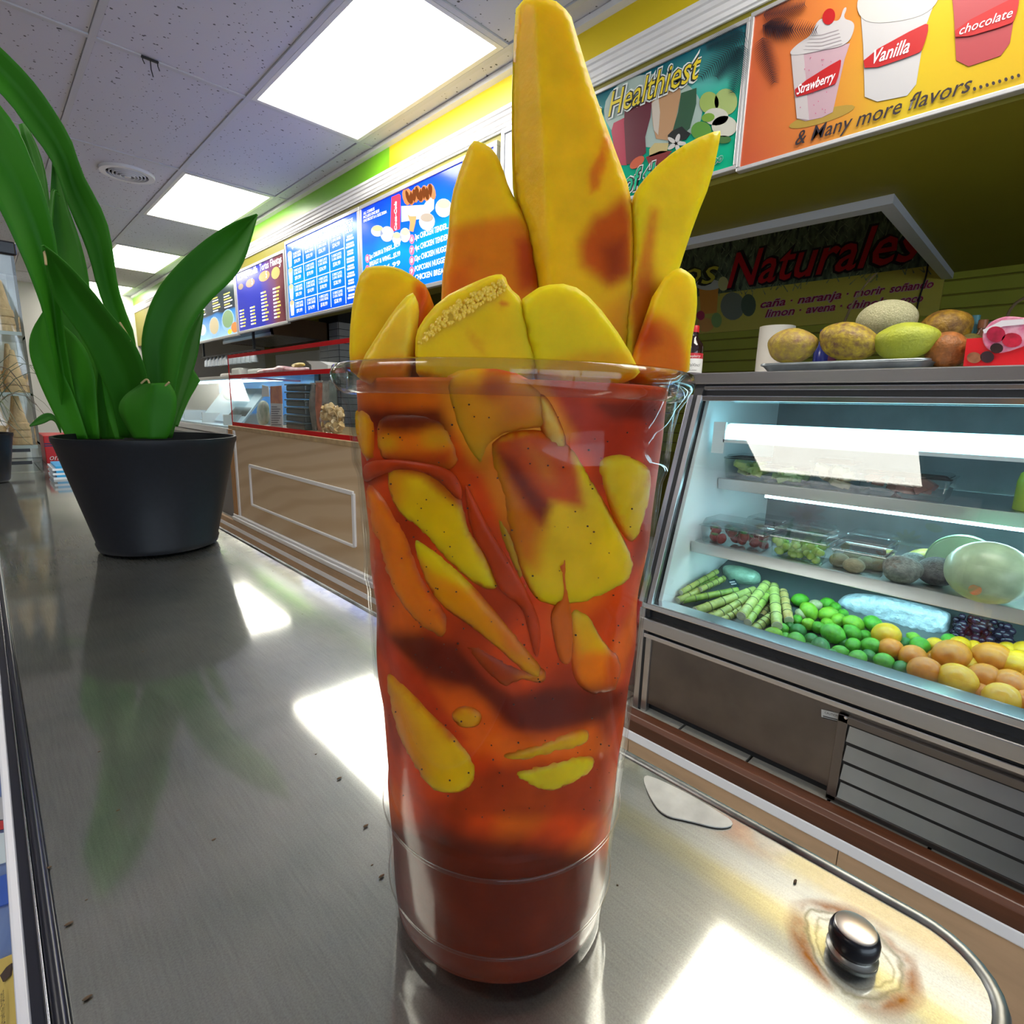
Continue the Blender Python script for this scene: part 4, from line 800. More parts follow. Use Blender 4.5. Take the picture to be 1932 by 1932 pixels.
for u0 in (.10, .45, .74):
    for k in range(6): a, b_ = sp_(u0, .78-.05*k), sp_(u0+rl.uniform(.12, .2), .805-.05*k); (m_ if k % 2 else m2).box(XB-.001, XB-.0002, b_.y, a.y, a.z, b_.z)
m_.build('price_lines', ink('taco_white', (.75, .78, .85), .4), S_)['kind'] = 'stuff'; m2.build('price_lines', ink('taco_yellow', (.75, .62, .08), .4), S_)['kind'] = 'stuff'
# ---- blank white light box behind the mango
board('blank_light_box', 'plain pale unprinted light box between the menu and the juice poster', 1.95, 1.80, EYE+.72, EYE+1.19, mat('blank_face', (.62, .64, .70), .35))
# ---- healthiest juices poster
zh0, zh1 = EYE+.775, EYE+1.170
PE = 0.0
M_teal = grad_mat('poster_teal', [(0, (.0, .42, .22)), (.55, (.01, .40, .28)), (.72, (.10, .45, .42)), (1, (.0, .10, .15))], 2, zh0, zh1, emit=PE)
H_1 = board('juice_poster', 'green poster lettered Healthiest with drink glasses and palm leaf', 1.745, .8755, zh0, zh1, M_teal, frame=.013, side=.011)
c6 = lambda p: zz(p, 6.037, 1120, 80)
def hs(nm, pts, col, lay): return shape(nm, c6(pts), tuple(.72*c for c in col), H_1, lay, e=PE)
hs('pale_glow', ell(680, 780, 560, 420, 24), (.50, .66, .62), 1)
hs('juice_glass', [(205, 1010), (230, 920), (350, 860), (375, 1000), (380, 1400), (300, 1400), (240, 1240)], (.62, .03, .10), 2)
hs('juice_glass', [(355, 780), (420, 720), (670, 650), (650, 850), (590, 1080), (600, 1260), (440, 1390), (375, 1390), (350, 920)], (.16, .01, .035), 3)
hs('juice_glass', [(690, 620), (990, 505), (992, 620), (945, 850), (905, 1010), (870, 1120), (715, 1100), (680, 950), (662, 700)], (.66, .38, .20), 3)
hs('glass_shine', [(665, 700), (740, 620), (760, 800), (740, 1060), (690, 1000)], (.78, .70, .62), 4)
hs('juice_glass', [(1000, 580), (1175, 520), (1172, 700), (1100, 980), (1010, 1060), (905, 1000), (965, 800)], (.04, .13, .07), 3)
for (x, y, a, b_, col) in ((1320, 690, 110, 125, (.42, .58, .15)), (1510, 680, 130, 150, (.48, .62, .22)), (1400, 850, 140, 100, (.78, .78, .70)), (1495, 960, 145, 120, (.80, .80, .70)), (1230, 1010, 115, 105, (.14, .40, .06)), (1480, 1110, 90, 45, (.08, .22, .06))): hs('fruit_print', ell(x, y, a, b_, 20), col, 4 if y < 800 else 5)
hs('leaf_print', ell(1310, 860, 75, 50, 14, -.2), (.25, .48, .06), 6)
for k in range(5): a = k*2*math.pi/5; hs('petal', ell(945+55*math.cos(a), 1155+55*math.sin(a), 60, 24, 12, a), (.85, .83, .82), 6)
hs('herb_print', [(850, 1060), (900, 1010), (1010, 960), (1060, 1010), (1110, 1040), (1060, 1110), (960, 1120), (860, 1160)], (.015, .02, .02), 5)
hs('berry_print', [(600, 1310), (760, 1240), (900, 1240), (760, 1400), (640, 1400)], (.30, .03, .03), 5); hs('carrot_print', ell(500, 1370, 100, 50, 14, -.7), (.80, .14, .05), 5); hs('pine_print', [(640, 1220), (700, 1150), (860, 1150), (840, 1250), (640, 1310)], (.75, .62, .28), 5)
for lay, off, col in ((7, .075, (.78, .84, .84)), (8, .035, (.02, .03, .03)), (9, .0, (.78, .62, .03))):
    btext('The', (1093, 247), (1136, 229), 37, col, H_1, lay, e=PE, shear=.25, bold=off); btext('Healthiest', (1149, 222), (1322, 147), 44, col, H_1, lay, e=PE, shear=.25, bold=off)
for lay, off, col in ((7, .08, (.82, .86, .86)), (8, .045, (.02, .04, .03)), (9, .005, (.0, .45, .25))):
    btext('of the', (1178, 366), (1262, 338), 38, col, H_1, lay, e=PE, shear=.2, bold=off); btext('oo', (1345, 312), (1366, 303), 14, col, H_1, lay, e=PE, shear=.2, bold=off)
def frond(root, tip, width, n, col, parent, lay, curve=.2, key='frond', e=PE, X=XB):
    """palm frond: a bent rib with narrow leaflets down both sides (outline on the board)"""
    R_, T2 = np.array(root, float), np.array(tip, float); d_ = T2-R_; nrm = np.array([-d_[1], d_[0]]); m_ = MB(); P = []
    for k in range(n+1):
        t = k/n; P.append(R_+d_*t+nrm*curve*math.sin(math.pi*t*.5)*t)
    for k in range(1, n):
        tg = P[k+1]-P[k-1]; tg /= np.hypot(*tg); nn_ = np.array([-tg[1], tg[0]]); L_ = width*(.35+.65*math.sin(math.pi*min(1, .25+k/n*.75)))
        for s_ in (-1, 1):
            q0, q1 = P[k]-tg*.95, P[k]+tg*.95; tp2 = P[k]+nn_*s_*L_+tg*L_*.55
            m_.prism([bp(*q, X)+NX*(.0006*(lay-1)+.0003) for q in ((q0[0], q0[1]), (q1[0], q1[1]), (tp2[0], tp2[1]))], NX*.0005)
    return m_.build('palm_frond', ink(key, col, 0), parent)
for r_, t_, w_, cv in (((1408, 60), (1334, 158), 24, .12), ((1404, 84), (1384, 178), 20, .0), ((1404, 56), (1340, 100), 20, .15), ((1400, 90), (1356, 150), 20, .05)): frond(r_, t_, w_, 26, (.006, .03, .045), H_1, 10, cv, 'frond_teal')
# ---- milkshake poster
zm0, zm1 = EYE+.765, EYE+1.178
M_or = grad_mat('poster_orange', [(0, (.54, .10, .04)), (.28, (.56, .19, .04)), (.55, (.56, .40, .025)), (1, (.54, .33, .025))], 1, .855, .05, emit=PE, blotch=.25)
G_1 = board('milkshake_poster', 'orange and yellow milkshake poster with three shake cups', .853, -.42, zm0, zm1, M_or, frame=.012, side=.011)
def ms(nm, pts, col, lay): return shape(nm, pts, tuple(.56*c for c in col), G_1, lay, e=PE)
c3 = lambda p: zz(p, 2.322, 1100, 0); c58 = lambda p: zz(p, 5.854, 1380, 0)
ms('cup_shadow', c58(ell(1000, 1290, 380, 70, 18, -.3)), (.62, .40, .06), 1)
ms('shake_cup', c58([(660, 590), (1310, 480), (1250, 660), (1120, 1240), (1000, 1300), (820, 1340), (725, 1310)]), (.78, .52, .62), 2)
ms('cup_side', c58([(660, 590), (800, 600), (860, 1330), (725, 1310)]), (.82, .74, .78), 3)
ms('whipped_cream', chaikin(c58([(650, 610), (660, 560), (760, 470), (880, 400), (930, 270), (1000, 200), (1100, 230), (1200, 240), (1240, 90), (1285, 85), (1230, 210), (1350, 240), (1365, 320), (1290, 500), (1000, 560), (760, 610)]), 2), (.84, .80, .84), 4)
for k in range(5): ms('cream_swirl', c58([(880-20*k, 400+38*k), (1000, 385+40*k), (1180+10*k, 330+38*k), (1190+10*k, 338+38*k), (1000, 396+40*k)]), (.66, .58, .64), 5)
ms('cherry', c58(ell(1080, 190, 68, 92, 18, .3)), (.72, .01, .015), 6)
rgs = random.Random(3)
m_sp = [ell(*c58([(rgs.uniform(760, 1150), rgs.uniform(620, 1300))])[0], .8, 1.1, 6) for _ in range(22)]; multi('fruit_speck', m_sp, (.50, .06, .18), G_1, 5, e=PE)
ms('red_band', chaikin(c58([(705, 970), (1200, 660), (1222, 680), (1170, 910), (1120, 950), (735, 1080), (712, 1060)]), 1), (.75, .015, .02), 6)
btext('Strawberry', c58([(725, 1055)])[0], c58([(1150, 890)])[0], 17, WHT, G_1, 8, e=PE, shear=.3, bold=.01)
ms('shake_cup', c3([(1215, 30), (1560, -40), (1500, 120), (1460, 370), (1420, 420), (1290, 446), (1235, 425), (1228, 200)]), (.82, .80, .84), 2)
ms('whipped_cream', chaikin(c3([(1200, 60), (1205, -20), (1300, -110), (1420, -150), (1560, -60), (1560, 10), (1480, 80), (1260, 110)]), 2), (.86, .84, .84), 3)
ms('red_band', chaikin(c3([(1228, 252), (1495, 106), (1520, 112), (1490, 218), (1468, 238), (1238, 316)]), 1), (.75, .015, .02), 6)
btext('Vanilla', c3([(1268, 284)])[0], c3([(1428, 232)])[0], 24, WHT, G_1, 8, e=PE, shear=.25, bold=.01)
ms('shake_cup', c3([(1615, -30), (1915, -60), (1885, 100), (1870, 190), (1830, 245), (1690, 292), (1635, 265), (1625, 60)]), (.62, .08, .10), 2)
ms('red_band', chaikin(c3([(1628, 125), (1900, -15), (1915, -10), (1895, 85), (1872, 110), (1636, 178)]), 1), (.75, .015, .02), 6)
btext('chocolate', c3([(1648, 158)])[0], c3([(1880, 78)])[0], 16, WHT, G_1, 8, e=PE, shear=.2)
A_, B_ = c3([(930, 640), (1700, 402)]); btext('& Many more flavors', A_, B_, 25, (.02, .012, .02), G_1, 6, shear=.25, bold=.006)
multi('dot_print', [ell(*c3([(1716+27.5*k, 392-8.3*k)])[0], 3.2, 3.6, 10) for k in range(8)], (.03, .02, .03), G_1, 6)
for r_, t_, w_, cv in (((1438, 48), (1522, 96), 24, -.45), ((1440, 30), (1520, 34), 22, -.3), ((1440, 70), (1452, 160), 22, -.12), ((1442, 50), (1490, 70), 22, -.3)): frond(r_, t_, w_, 26, (.03, .012, .02), G_1, 9, cv, 'frond_dark')
# ---- juice sign on the back wall
XJ = XW-.03
J = thing('juice_sign', 'hanging yellow green sign lettered Naturales with juice names', 'sign', (XJ, 1.3, EYE+.55))
js = lambda p: zz(p, 2.833, 1250, 350)
def jq(x, y): return onX(x, y, XJ)
yl_, yr_ = 2.15, jq(1776, 560).y
zj0, zj1, zjm = EYE+.535, EYE+1.22, jq(1500, 535).z
M_jg = mat('sign_lower', (.48, .42, .06), .4)
MB().box(XJ, XJ+.012, yr_, yl_, zj0, zjm).build('panel', M_jg, J)
M_grass = mat('grass_print', (.14, .19, .10), .5, noise=.8, nscale=40, stretch=(1, 1, .35), col2=(.012, .02, .012))
MB().box(XJ, XJ+.012, yr_, yl_, zjm, zj1).build('grass_panel', M_grass, J)
gr = MB(); rg3 = random.Random(9)
for k in range(420):
    y = rg3.uniform(yr_+.02, yl_-.02); z = rg3.uniform(zjm-.05, zj1-.08); a = rg3.uniform(-.9, .9); l_ = rg3.uniform(.03, .10)
    p0 = Vector((XJ-.0004, y, z)); d_ = Vector((0, math.sin(a), math.cos(a))); w_ = Vector((0, math.cos(a), -math.sin(a)))*.003
    gr.prism([p0-w_, p0+w_, p0+d_*l_], NX*.0004)
gr.build('grass_blades', mat('grass_ink', (.24, .30, .16), .5, noise=.6, nscale=30), J)['kind'] = 'stuff'
def jtext(s_, a, b, hpx, col, lay, bold=0., shear=.25):
    A, B = jq(*js([a])[0]), jq(*js([b])[0]); a_ = js([a])[0]; h = (jq(a_[0], a_[1]-hpx)-jq(*a_)).length
    text(s_, A, B, h, ink('j%02x%02x%02x' % tuple(int(255*c) for c in col), col), J, lift=.0010+.0006*lay, normal=NX, shear=shear, bold=bold)
for lay, off, col in ((3, .05, (.015, .006, .006)), (5, .01, (.42, .008, .012))): jtext('Naturales', (345, 548), (1375, 392), 62, col, lay, off)
for lay, off, col in ((3, .05, (.03, .03, .01)), (5, .0, (.50, .48, .05))): jtext('Jugos', (-160, 560), (290, 520), 42, col, lay, off)
for lay, off, col in ((3, .06, (.45, .30, .34)), (5, .015, (.24, .008, .04))):
    for line, p0, p1 in (('caña · naranja · morir · soñando', (523, 655), (1448, 545)), ('limon · avena · chinola · coco', (548, 705), (1392, 620))):
        tk = line.split(' · '); wd = [len(t_) for t_ in tk]; gap = [1.9]*(len(tk)-1)
        if 'morir' in tk: gap[2] = .7
        tot = sum(wd)+sum(gap); u0 = 0
        for i_, t_ in enumerate(tk):
            q = lambda u_: (p0[0]+(p1[0]-p0[0])*u_/tot, p0[1]+(p1[1]-p0[1])*u_/tot)
            jtext(t_, q(u0), q(u0+wd[i_]), 14, col, lay, off); u0 += wd[i_]
            if i_ < len(gap):
                if gap[i_] > 1: jtext('·', q(u0+.75), q(u0+1.1), 14, col, lay, off)
                u0 += gap[i_]
def jshape(nm, pts, col, lay): MB().prism([jq(*q)+NX*(.0006*lay) for q in js(pts)], NX*.0006).build(nm, ink('j_'+nm+str(lay), col), J)
jshape('juice_glass', [(195, 540), (300, 530), (290, 680), (205, 690)], (.60, .25, .03), 1); jshape('ice_print', ell(245, 530, 70, 30), (.45, .48, .40), 2); jshape('citrus_print', ell(325, 525, 28, 38), (.50, .50, .20), 3)
jshape('coconut_print', ell(375, 645, 65, 75), (.16, .18, .12), 2); jshape('coconut_print', ell(460, 640, 40, 60), (.07, .10, .05), 3); jshape('citrus_print', ell(230, 745, 45, 38), (.60, .30, .06), 4); jshape('citrus_print', ell(205, 695, 22, 25), (.45, .05, .08), 5); jshape('lime_print', ell(290, 720, 28, 40), (.20, .32, .08), 6)
# hanging cable and dry twig in front of the sign
cb = MB().tube([onX(x, y, XJ-.006) for x, y in chaikin([(1756, 470), (1750, 500), (1748, 520), (1735, 560), (1728, 590), (1732, 602)], 2, False)], .004, 6); tag(cb.build('cable', M_dark), 'thin black cable hanging in front of the juice sign', 'cable')
# ================================================================ refrigerated display case
XF, XK, YA, YZ = 1.45, 2.32, .862, -.85      # front, back, far end, near end
E_ = EYE
fr = thing('display_case', 'stainless refrigerated display case with slanted glass front', 'display case', (1.9, 0, ZP))
M_in = mat('liner_white', (.82, .84, .84), .4); M_back = mat('case_back', (.16, .20, .21), .35, noise=.3, nscale=10)
M_led = mat('led_strip', (.48, .90, 1.0), .5, emit=18.0); M_tube = mat('case_tube_glow', (.35, .85, 1.0), .5, emit=2.0)
M_shelf = mat('shelf_steel', (.60, .60, .60), .32, .75)
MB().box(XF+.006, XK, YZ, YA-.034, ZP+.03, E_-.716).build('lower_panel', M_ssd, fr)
MB().box(XF+.03, XK-.02, YZ, YA-.01, ZP, ZP+.03).build('kick_plate', M_dark, fr)
def rail(n, z0, z1, x0, m_, bev=.002): return MB().box(x0, XF+.06, YZ, YA-.002, E_+z0, E_+z1).build(n, m_, fr, bevel=bev)
rail('chrome_rail', -.716, -.701, XF-.002, M_chrome); rail('gasket', -.701, -.688, XF+.012, M_dark, 0); rail('bumper_rail', -.688, -.648, XF-.014, M_ss, .004); rail('gasket', -.648, -.618, XF+.014, M_dark, 0); rail('glass_rail', -.618, -.597, XF-.006, M_chrome, .004)
# ends
endp = [(XF, ZP), (XK, ZP), (XK, E_+.095), (1.68, E_+.095), (1.655, E_+.035), (XF+.004, E_-.60), (XF, E_-.62)]
MB().prism([(x, YA-.03, z) for x, z in endp], (0, .03, 0)).build('end_panel', M_dark, fr)
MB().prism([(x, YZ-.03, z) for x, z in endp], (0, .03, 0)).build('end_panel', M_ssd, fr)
sl0, sl1 = Vector((XF-.004, 0, E_-.60)), Vector((1.652, 0, E_+.05)); sd = (sl1-sl0).normalized(); sn = Vector((-sd.z, 0, sd.x))
def slat_box(y0, y1, o0, o1, nm, m_, bev=.002): 
    a, b = sl0+sn*o0, sl1+sn*o0; c_, d_ = sl1+sn*o1, sl0+sn*o1
    return MB().prism([(p.x, y0, p.z) for p in (a, b, c_, d_)], (0, y1-y0, 0)).build(nm, m_, fr, bevel=bev)
slat_box(YA-.012, YA+.004, -.008, .012, 'corner_trim', M_chrome); slat_box(YA-.024, YA-.012, -.008, .006, 'corner_gasket', M_dark, 0); slat_box(YA-.040, YA-.024, -.008, .008, 'corner_trim', M_ss)
MB().box(XF-.004, XF+.02, YA-.016, YA+.004, ZP, E_-.62).build('corner_post', M_ss, fr, bevel=.002); MB().box(XF-.002, XF+.02, YA-.024, YA-.016, ZP, E_-.72).build('post_gasket', M_dark, fr); MB().box(XF-.002, XF+.02, YA-.044, YA-.024, ZP, E_-.716).build('corner_post', M_ss, fr, bevel=.002)
# top
MB().box(1.668, XK+.02, YZ-.03, YA+.12, E_+.087, E_+.122).build('top', M_ss, fr, bevel=.003)
MB().box(1.682, 1.72, YZ, YA, E_+.052, E_+.087).build('top_gasket', M_dark, fr)
MB().box(1.674, 1.70, YZ, YA, E_+.068, E_+.081).build('chrome_rail', M_chrome, fr, bevel=.002)
MB().box(1.646, 1.70, YZ, YA, E_+.034, E_+.050).build('chrome_rail', M_chrome, fr, bevel=.002)
# glass
gl = clear('case_glass', (.97, .99, .985), .01, 1.52, .95)
a, b = sl0+sn*.002, sl1+sn*.002-sd*.02; c_, d_ = b-sn*.005, a-sn*.005
MB().prism([(p.x, YZ, p.z) for p in (a, b, c_, d_)], (0, YA-.03-YZ, 0)).build('front_glass', gl, fr)
# inside
MB().box(XK-.03, XK-.012, YZ, YA-.03, E_-.716, E_+.087).build('back_door', M_back, fr)
MB().prism([(x, YA-.046, z) for x, z in [(XF+.03, E_-.70), (XK-.03, E_-.70), (XK-.03, E_+.08), (1.70, E_+.08), (XF+.04, E_-.60)]], (0, .012, 0)).build('end_liner', M_in, fr)
MB().box(1.70, XK-.03, YZ, YA-.046, E_+.060, E_+.087).build('ceiling_liner', mat('liner_grey', (.22, .25, .26), .35), fr)
DK0, DKS = E_-.672, .26                      # deck: height at X = 1.48 and its rise
def deckz(X): return DK0+(X-1.48)*DKS
MB().prism([(1.462, YZ, deckz(1.462)-.02), (XK-.03, YZ, deckz(XK-.03)-.02), (XK-.03, YZ, deckz(XK-.03)), (1.462, YZ, deckz(1.462))], (0, YA-.046-YZ, 0)).build('deck', mat('deck_dark', (.10, .12, .12), .35), fr)
def shelf(nm, X0, z, depth):
    MB().box(X0, X0+depth, YZ, YA-.05, z-.010, z).build(nm, M_shelf, fr); MB().prism([(X0-.004, YZ, z+.004), (X0+.008, YZ, z+.004), (X0+.016, YZ, z-.034), (X0+.004, YZ, z-.034)], (0, YA-.05-YZ, 0)).build(nm+'_lip', M_shelf, fr, bevel=.002)
ZS1, ZS2 = E_-.425, E_-.226
shelf('lower_shelf', 1.645, ZS1, .55); shelf('upper_shelf', 1.80, ZS2, .42)
MB().box(1.672, 1.684, YZ, .70, ZS1-.032, ZS1-.022).build('led_strip', M_led, fr); MB().box(1.664, 1.692, YZ, .72, ZS1-.022, ZS1-.011).build('led_channel', mat('led_channel_paint', (.60, .60, .58), .5), fr)
MB().box(1.826, 1.838, YZ, .66, ZS2-.046, ZS2-.036).build('led_strip', M_led, fr); MB().box(1.815, 1.85, YZ, .70, ZS2-.036, ZS2-.011).build('led_channel', mat('led_channel_paint', (.60, .60, .58), .5), fr)
# fluorescent batten under the top
MB().box(1.70, 1.712, .76, .80, E_-.13, E_-.03).build('batten_bracket', M_in, fr); MB().box(1.70, 1.78, YZ, .765, E_-.094, E_-.084).build('batten_lip', M_in, fr)
MB().prism([(1.705, YZ, E_-.084), (1.70, YZ, E_-.060), (1.715, YZ, E_-.040), (1.745, YZ, E_-.034), (1.77, YZ, E_-.050), (1.77, YZ, E_-.084)], (0, .765-YZ, 0)).build('batten_tube', M_tube, fr, smooth=False)
tt = MB()
for k in range(130): y = .62-.011*k; tt.box(1.744, 1.75, y, y+.004, E_+.036, E_+.060)
o = tt.build('air_grille_teeth', mat('grille_teeth', (.70, .72, .72), .4), fr); o['kind'] = 'stuff'
MB().box(1.742, 1.752, YZ, .625, E_+.056, E_+.062).build('air_grille', mat('grille_grey', (.30, .36, .38), .4), fr)
# louvred compressor panel, label, screws
fx = XF-.001
fm = MB().box(fx-.004, fx+.008, YZ, .285, E_-.748, E_-.728).box(fx-.004, fx+.008, .262, .285, ZP+.004, E_-.728).box(fx-.004, fx+.008, YZ, .285, ZP+.002, ZP+.018); fm.build('louvre_frame', mat('louvre_frame_steel', (.20, .18, .17), .3, .9), fr, bevel=.002)
MB().box(XF+.0002, XF+.007, YZ+.01, .262, ZP+.018, E_-.748).build('louvre_recess', M_dark, fr)
M_lv = mat('louvre_steel', (.36, .36, .35), .28, .95, noise=.3, nscale=5)
for k in range(4):
    z = E_-.752-.052*k
    MB().prism([(XF-.001, YZ, z), (XF-.014, YZ, z-.026), (XF-.018, YZ, z-.034), (XF-.014, YZ, z-.036), (XF+.002, YZ, z-.006)], (0, .258-YZ, 0)).build('louvre', M_lv, fr)
lb = MB().prism([onX(x, y, XF+.005)for x, y in ((1550, 1338), (1587, 1347), (1587, 1363), (1550, 1352))], (-.0015, 0, 0)).build('caution_label', mat('label_grey', (.52, .52, .50), .5), fr)
text('CAUTION', onX(1556, 1346, XF+.0035), onX(1582, 1353, XF+.0035), .006, mat('label_ink', (.03, .03, .03), .6), fr, lift=.001, normal=NX)
fp = MB()
for k in range(2): fp.prism([onX(x, y+3.2*k, XF+.0034) for x, y in ((1553, 1350), (1584, 1358), (1584, 1359.4), (1553, 1351.4))], (-.0012, 0, 0))
fp.build('fine_print', mat('label_ink', (.03, .03, .03), .6), fr)['kind'] = 'stuff'
for x, y in ((1596, 1354), (1586, 1499)):
    p = onX(x, y, XF-.004); MB().lathe([(.004, 0), (.004, .002), (.002, .003)], p, 12, Matrix.Rotation(-math.pi/2, 3, 'Y')).build('screw', M_chrome, fr, smooth=True)

# ================================================================ produce on the deck
def on_deck(px, py, r, lift=0.0):
    """where the pixel ray meets the layer of fruit of radius r lying on the sloping deck"""
    n = Vector((-DKS, 0, 1)).normalized(); return onP(px, py, Vector((1.48, 0, DK0))+n*(r+lift), n)
rf = random.Random(12)
def fruit_mesh(nm, m_, kind):
    b = MB()
    if kind == 'lime': b.ball((0, 0, 0), (1.0, .84, .84), 20, 14, Matrix.Rotation(math.pi/2, 3, 'Y').to_3x3() if False else None, fn=lambda p: 1+.10*max(0, abs(p.x)-.90)/.10)
    else: b.ball((0, 0, 0), (1.0, .93, .9), 20, 14)
    o = b.build(nm, m_, smooth=2); return o
def citrus(nm, c1, c2):
    m_ = mat(nm, c1, .30, noise=.5, nscale=3, col2=c2, bump=.35, bscale=45, coat=.15); return m_
limeM = [citrus('lime_skin', (.10, .42, .012), (.05, .26, .01)), citrus('lime_skin_dark', (.03, .20, .025), (.015, .12, .02)), citrus('lime_skin_pale', (.26, .50, .02), (.12, .36, .01)), citrus('lime_skin_whitish', (.50, .46, .28), (.30, .36, .14))]
orM = [citrus('orange_skin', (.64, .23, .003), (.52, .16, .002)), citrus('orange_skin_yellow', (.74, .44, .004), (.66, .34, .003))]
protoL, protoO = fruit_mesh('lime', limeM[0], 'lime'), fruit_mesh('orange', orM[0], 'orange')
tag(protoL, 'green lime heaped with other limes in the case', 'lime', 'limes heaped on the case deck'); tag(protoO, 'ripe orange heaped with other oranges in the case', 'orange', 'oranges heaped on the case deck')
meshes = {}
for pr_o, ms_ in ((protoL, limeM), (protoO, orM)):
    for k, m_ in enumerate(ms_):
        me = pr_o.data.copy() if k else pr_o.data; me.materials.clear(); me.materials.append(m_); meshes[(pr_o.name, k)] = me
first = {protoL: True, protoO: True}
LBL = {('lime', 0): 'green lime heaped with other limes in the case', ('lime', 1): 'dark bottle green lime in the heap of limes', ('lime', 2): 'pale yellowish green lime in the heap of limes', ('lime', 3): 'small whitish unripe fruit among the limes', ('orange', 0): 'deep orange fruit in the heap beside the limes', ('orange', 1): 'yellow fruit heaped among the oranges'}
GRP = {('lime', k): 'limes heaped in the case, tone %d' % (k+1) for k in range(4)}; GRP.update({('orange', k): 'oranges heaped in the case, tone %d' % (k+1) for k in range(2)})
def put(pr_o, px, py, rpx, k, lift=0.0):
    d0 = on_deck(px, py, .03).dot(Vector(_fw))-EYE*_fw[2]
    r = rpx*d0/FPX; p = on_deck(px, py, r*.92, lift)
    gx_ = 1.448+(p.z-(E_-.60))*.317; p.x = max(p.x, gx_+r*1.02+.004)
    o = pr_o if first[pr_o] else pr_o.copy()
    if not first[pr_o]: COL.objects.link(o)
    first[pr_o] = False
    o.data = meshes[('lime' if pr_o is protoL else 'orange', k)]; o.location = p; o.scale = (r, r, r); o.rotation_euler = (rf.uniform(-.5, .5), rf.uniform(-.6, .6), rf.uniform(0, 3.1)); n_ = ('lime' if pr_o is protoL else 'orange', k)
    o['label'] = LBL[n_]; o['group'] = GRP[n_]
for (x, y, r, k) in [(1509, 1132, 15, 0), (1526, 1153, 18, 2), (1562, 1159, 17, 2), (1561, 1138, 13, 0), (1504, 1170, 12, 0), (1526, 1178, 14, 2), (1544, 1184, 14, 0), (1506, 1191, 17, 1), (1458, 1197, 17, 2), (1481, 1203, 11, 0), (1502, 1209, 19, 0), (1531, 1207, 15, 1), (1548, 1220, 19, 1), (1571, 1195, 22, 0), (1561, 1176, 12, 2), (1582, 1170, 15, 2), (1475, 1187, 14, 0), (1584, 1230, 15, 0), (1490, 1182, 11, 1), (1592, 1214, 11, 1), (1538, 1142, 13, 3), (1512, 1159, 12, 3), (1591, 1158, 11, 0), (1610, 1177, 19, 2), (1647, 1177, 18, 0), (1608, 1194, 17, 0), (1633, 1200, 13, 0), (1610, 1217, 16, 0), (1643, 1219, 19, 0), (1618, 1242, 18, 0), (1668, 1248, 19, 0), (1675, 1237, 14, 0), (1700, 1260, 16, 1), (1735, 1219, 20, 0), (1706, 1214, 14, 1), (1724, 1203, 12, 2), (1791, 1208, 15, 0), (1576, 1146, 12, 0), (1524, 1224, 14, 1), (1568, 1236, 14, 1), (1640, 1238, 14, 1), (1690, 1236, 12, 1)]: put(protoL, x, y, r, k)
for (x, y, r, k) in [(1672, 1198, 25, 1), (1681, 1225, 23, 0), (1722, 1240, 25, 0), (1745, 1266, 29, 0), (1795, 1237, 32, 0), (1806, 1283, 33, 1), (1826, 1254, 20, 1), (1856, 1279, 29, 0), (1870, 1242, 33, 0), (1906, 1292, 31, 0), (1891, 1319, 33, 1), (1920, 1256, 32, 1), (1764, 1217, 16, 1), (1839, 1222, 15, 1), (1901, 1226, 17, 1), (1812, 1217, 18, 1), (1764, 1240, 15, 0), (1945, 1332, 30, 0), (1936, 1230, 22, 1), (1960, 1290, 30, 0), (1850, 1308, 20, 0)]: put(protoO, x, y, r, k)
# sugar cane
M_cane = [mat('cane_%d' % k, c1, .5, noise=.5, nscale=55, col2=c2, stretch=(1, 1, .5)) for k, (c1, c2) in enumerate((((.42, .46, .13), (.22, .28, .06)), ((.30, .40, .07), (.14, .24, .03)), ((.50, .40, .14), (.32, .22, .06))))]
M_cut = mat('cane_cut_end', (.58, .58, .42), .7, noise=.3, nscale=60); M_node = mat('cane_node', (.10, .12, .05), .6)
c52 = lambda p: zz(p, 5.22, 1230, 1040)
cane = [((230, 390), (640, 200), 60, .05, 0), ((335, 380), (640, 262), 60, .03, 1), ((165, 455), (700, 275), 70, .03, 0), ((300, 485), (845, 385), 75, .02, 1), ((430, 590), (1010, 385), 95, .02, 0), ((590, 660), (970, 450), 85, .015, 0), ((880, 640), (1130, 320), 95, .04, 0), ((945, 700), (1150, 410), 80, .03, 1), ((1232, 735), (1200, 345), 100, .03, 0), ((1348, 680), (1290, 400), 90, .02, 2), ((1000, 775), (1180, 640), 90, .005, 0), ((480, 375), (710, 265), 60, .04, 0), ((690, 680), (890, 560), 85, .0, 0), ((1080, 640), (1180, 480), 70, .0, 2), ((560, 640), (720, 560), 70, .0, 0)]
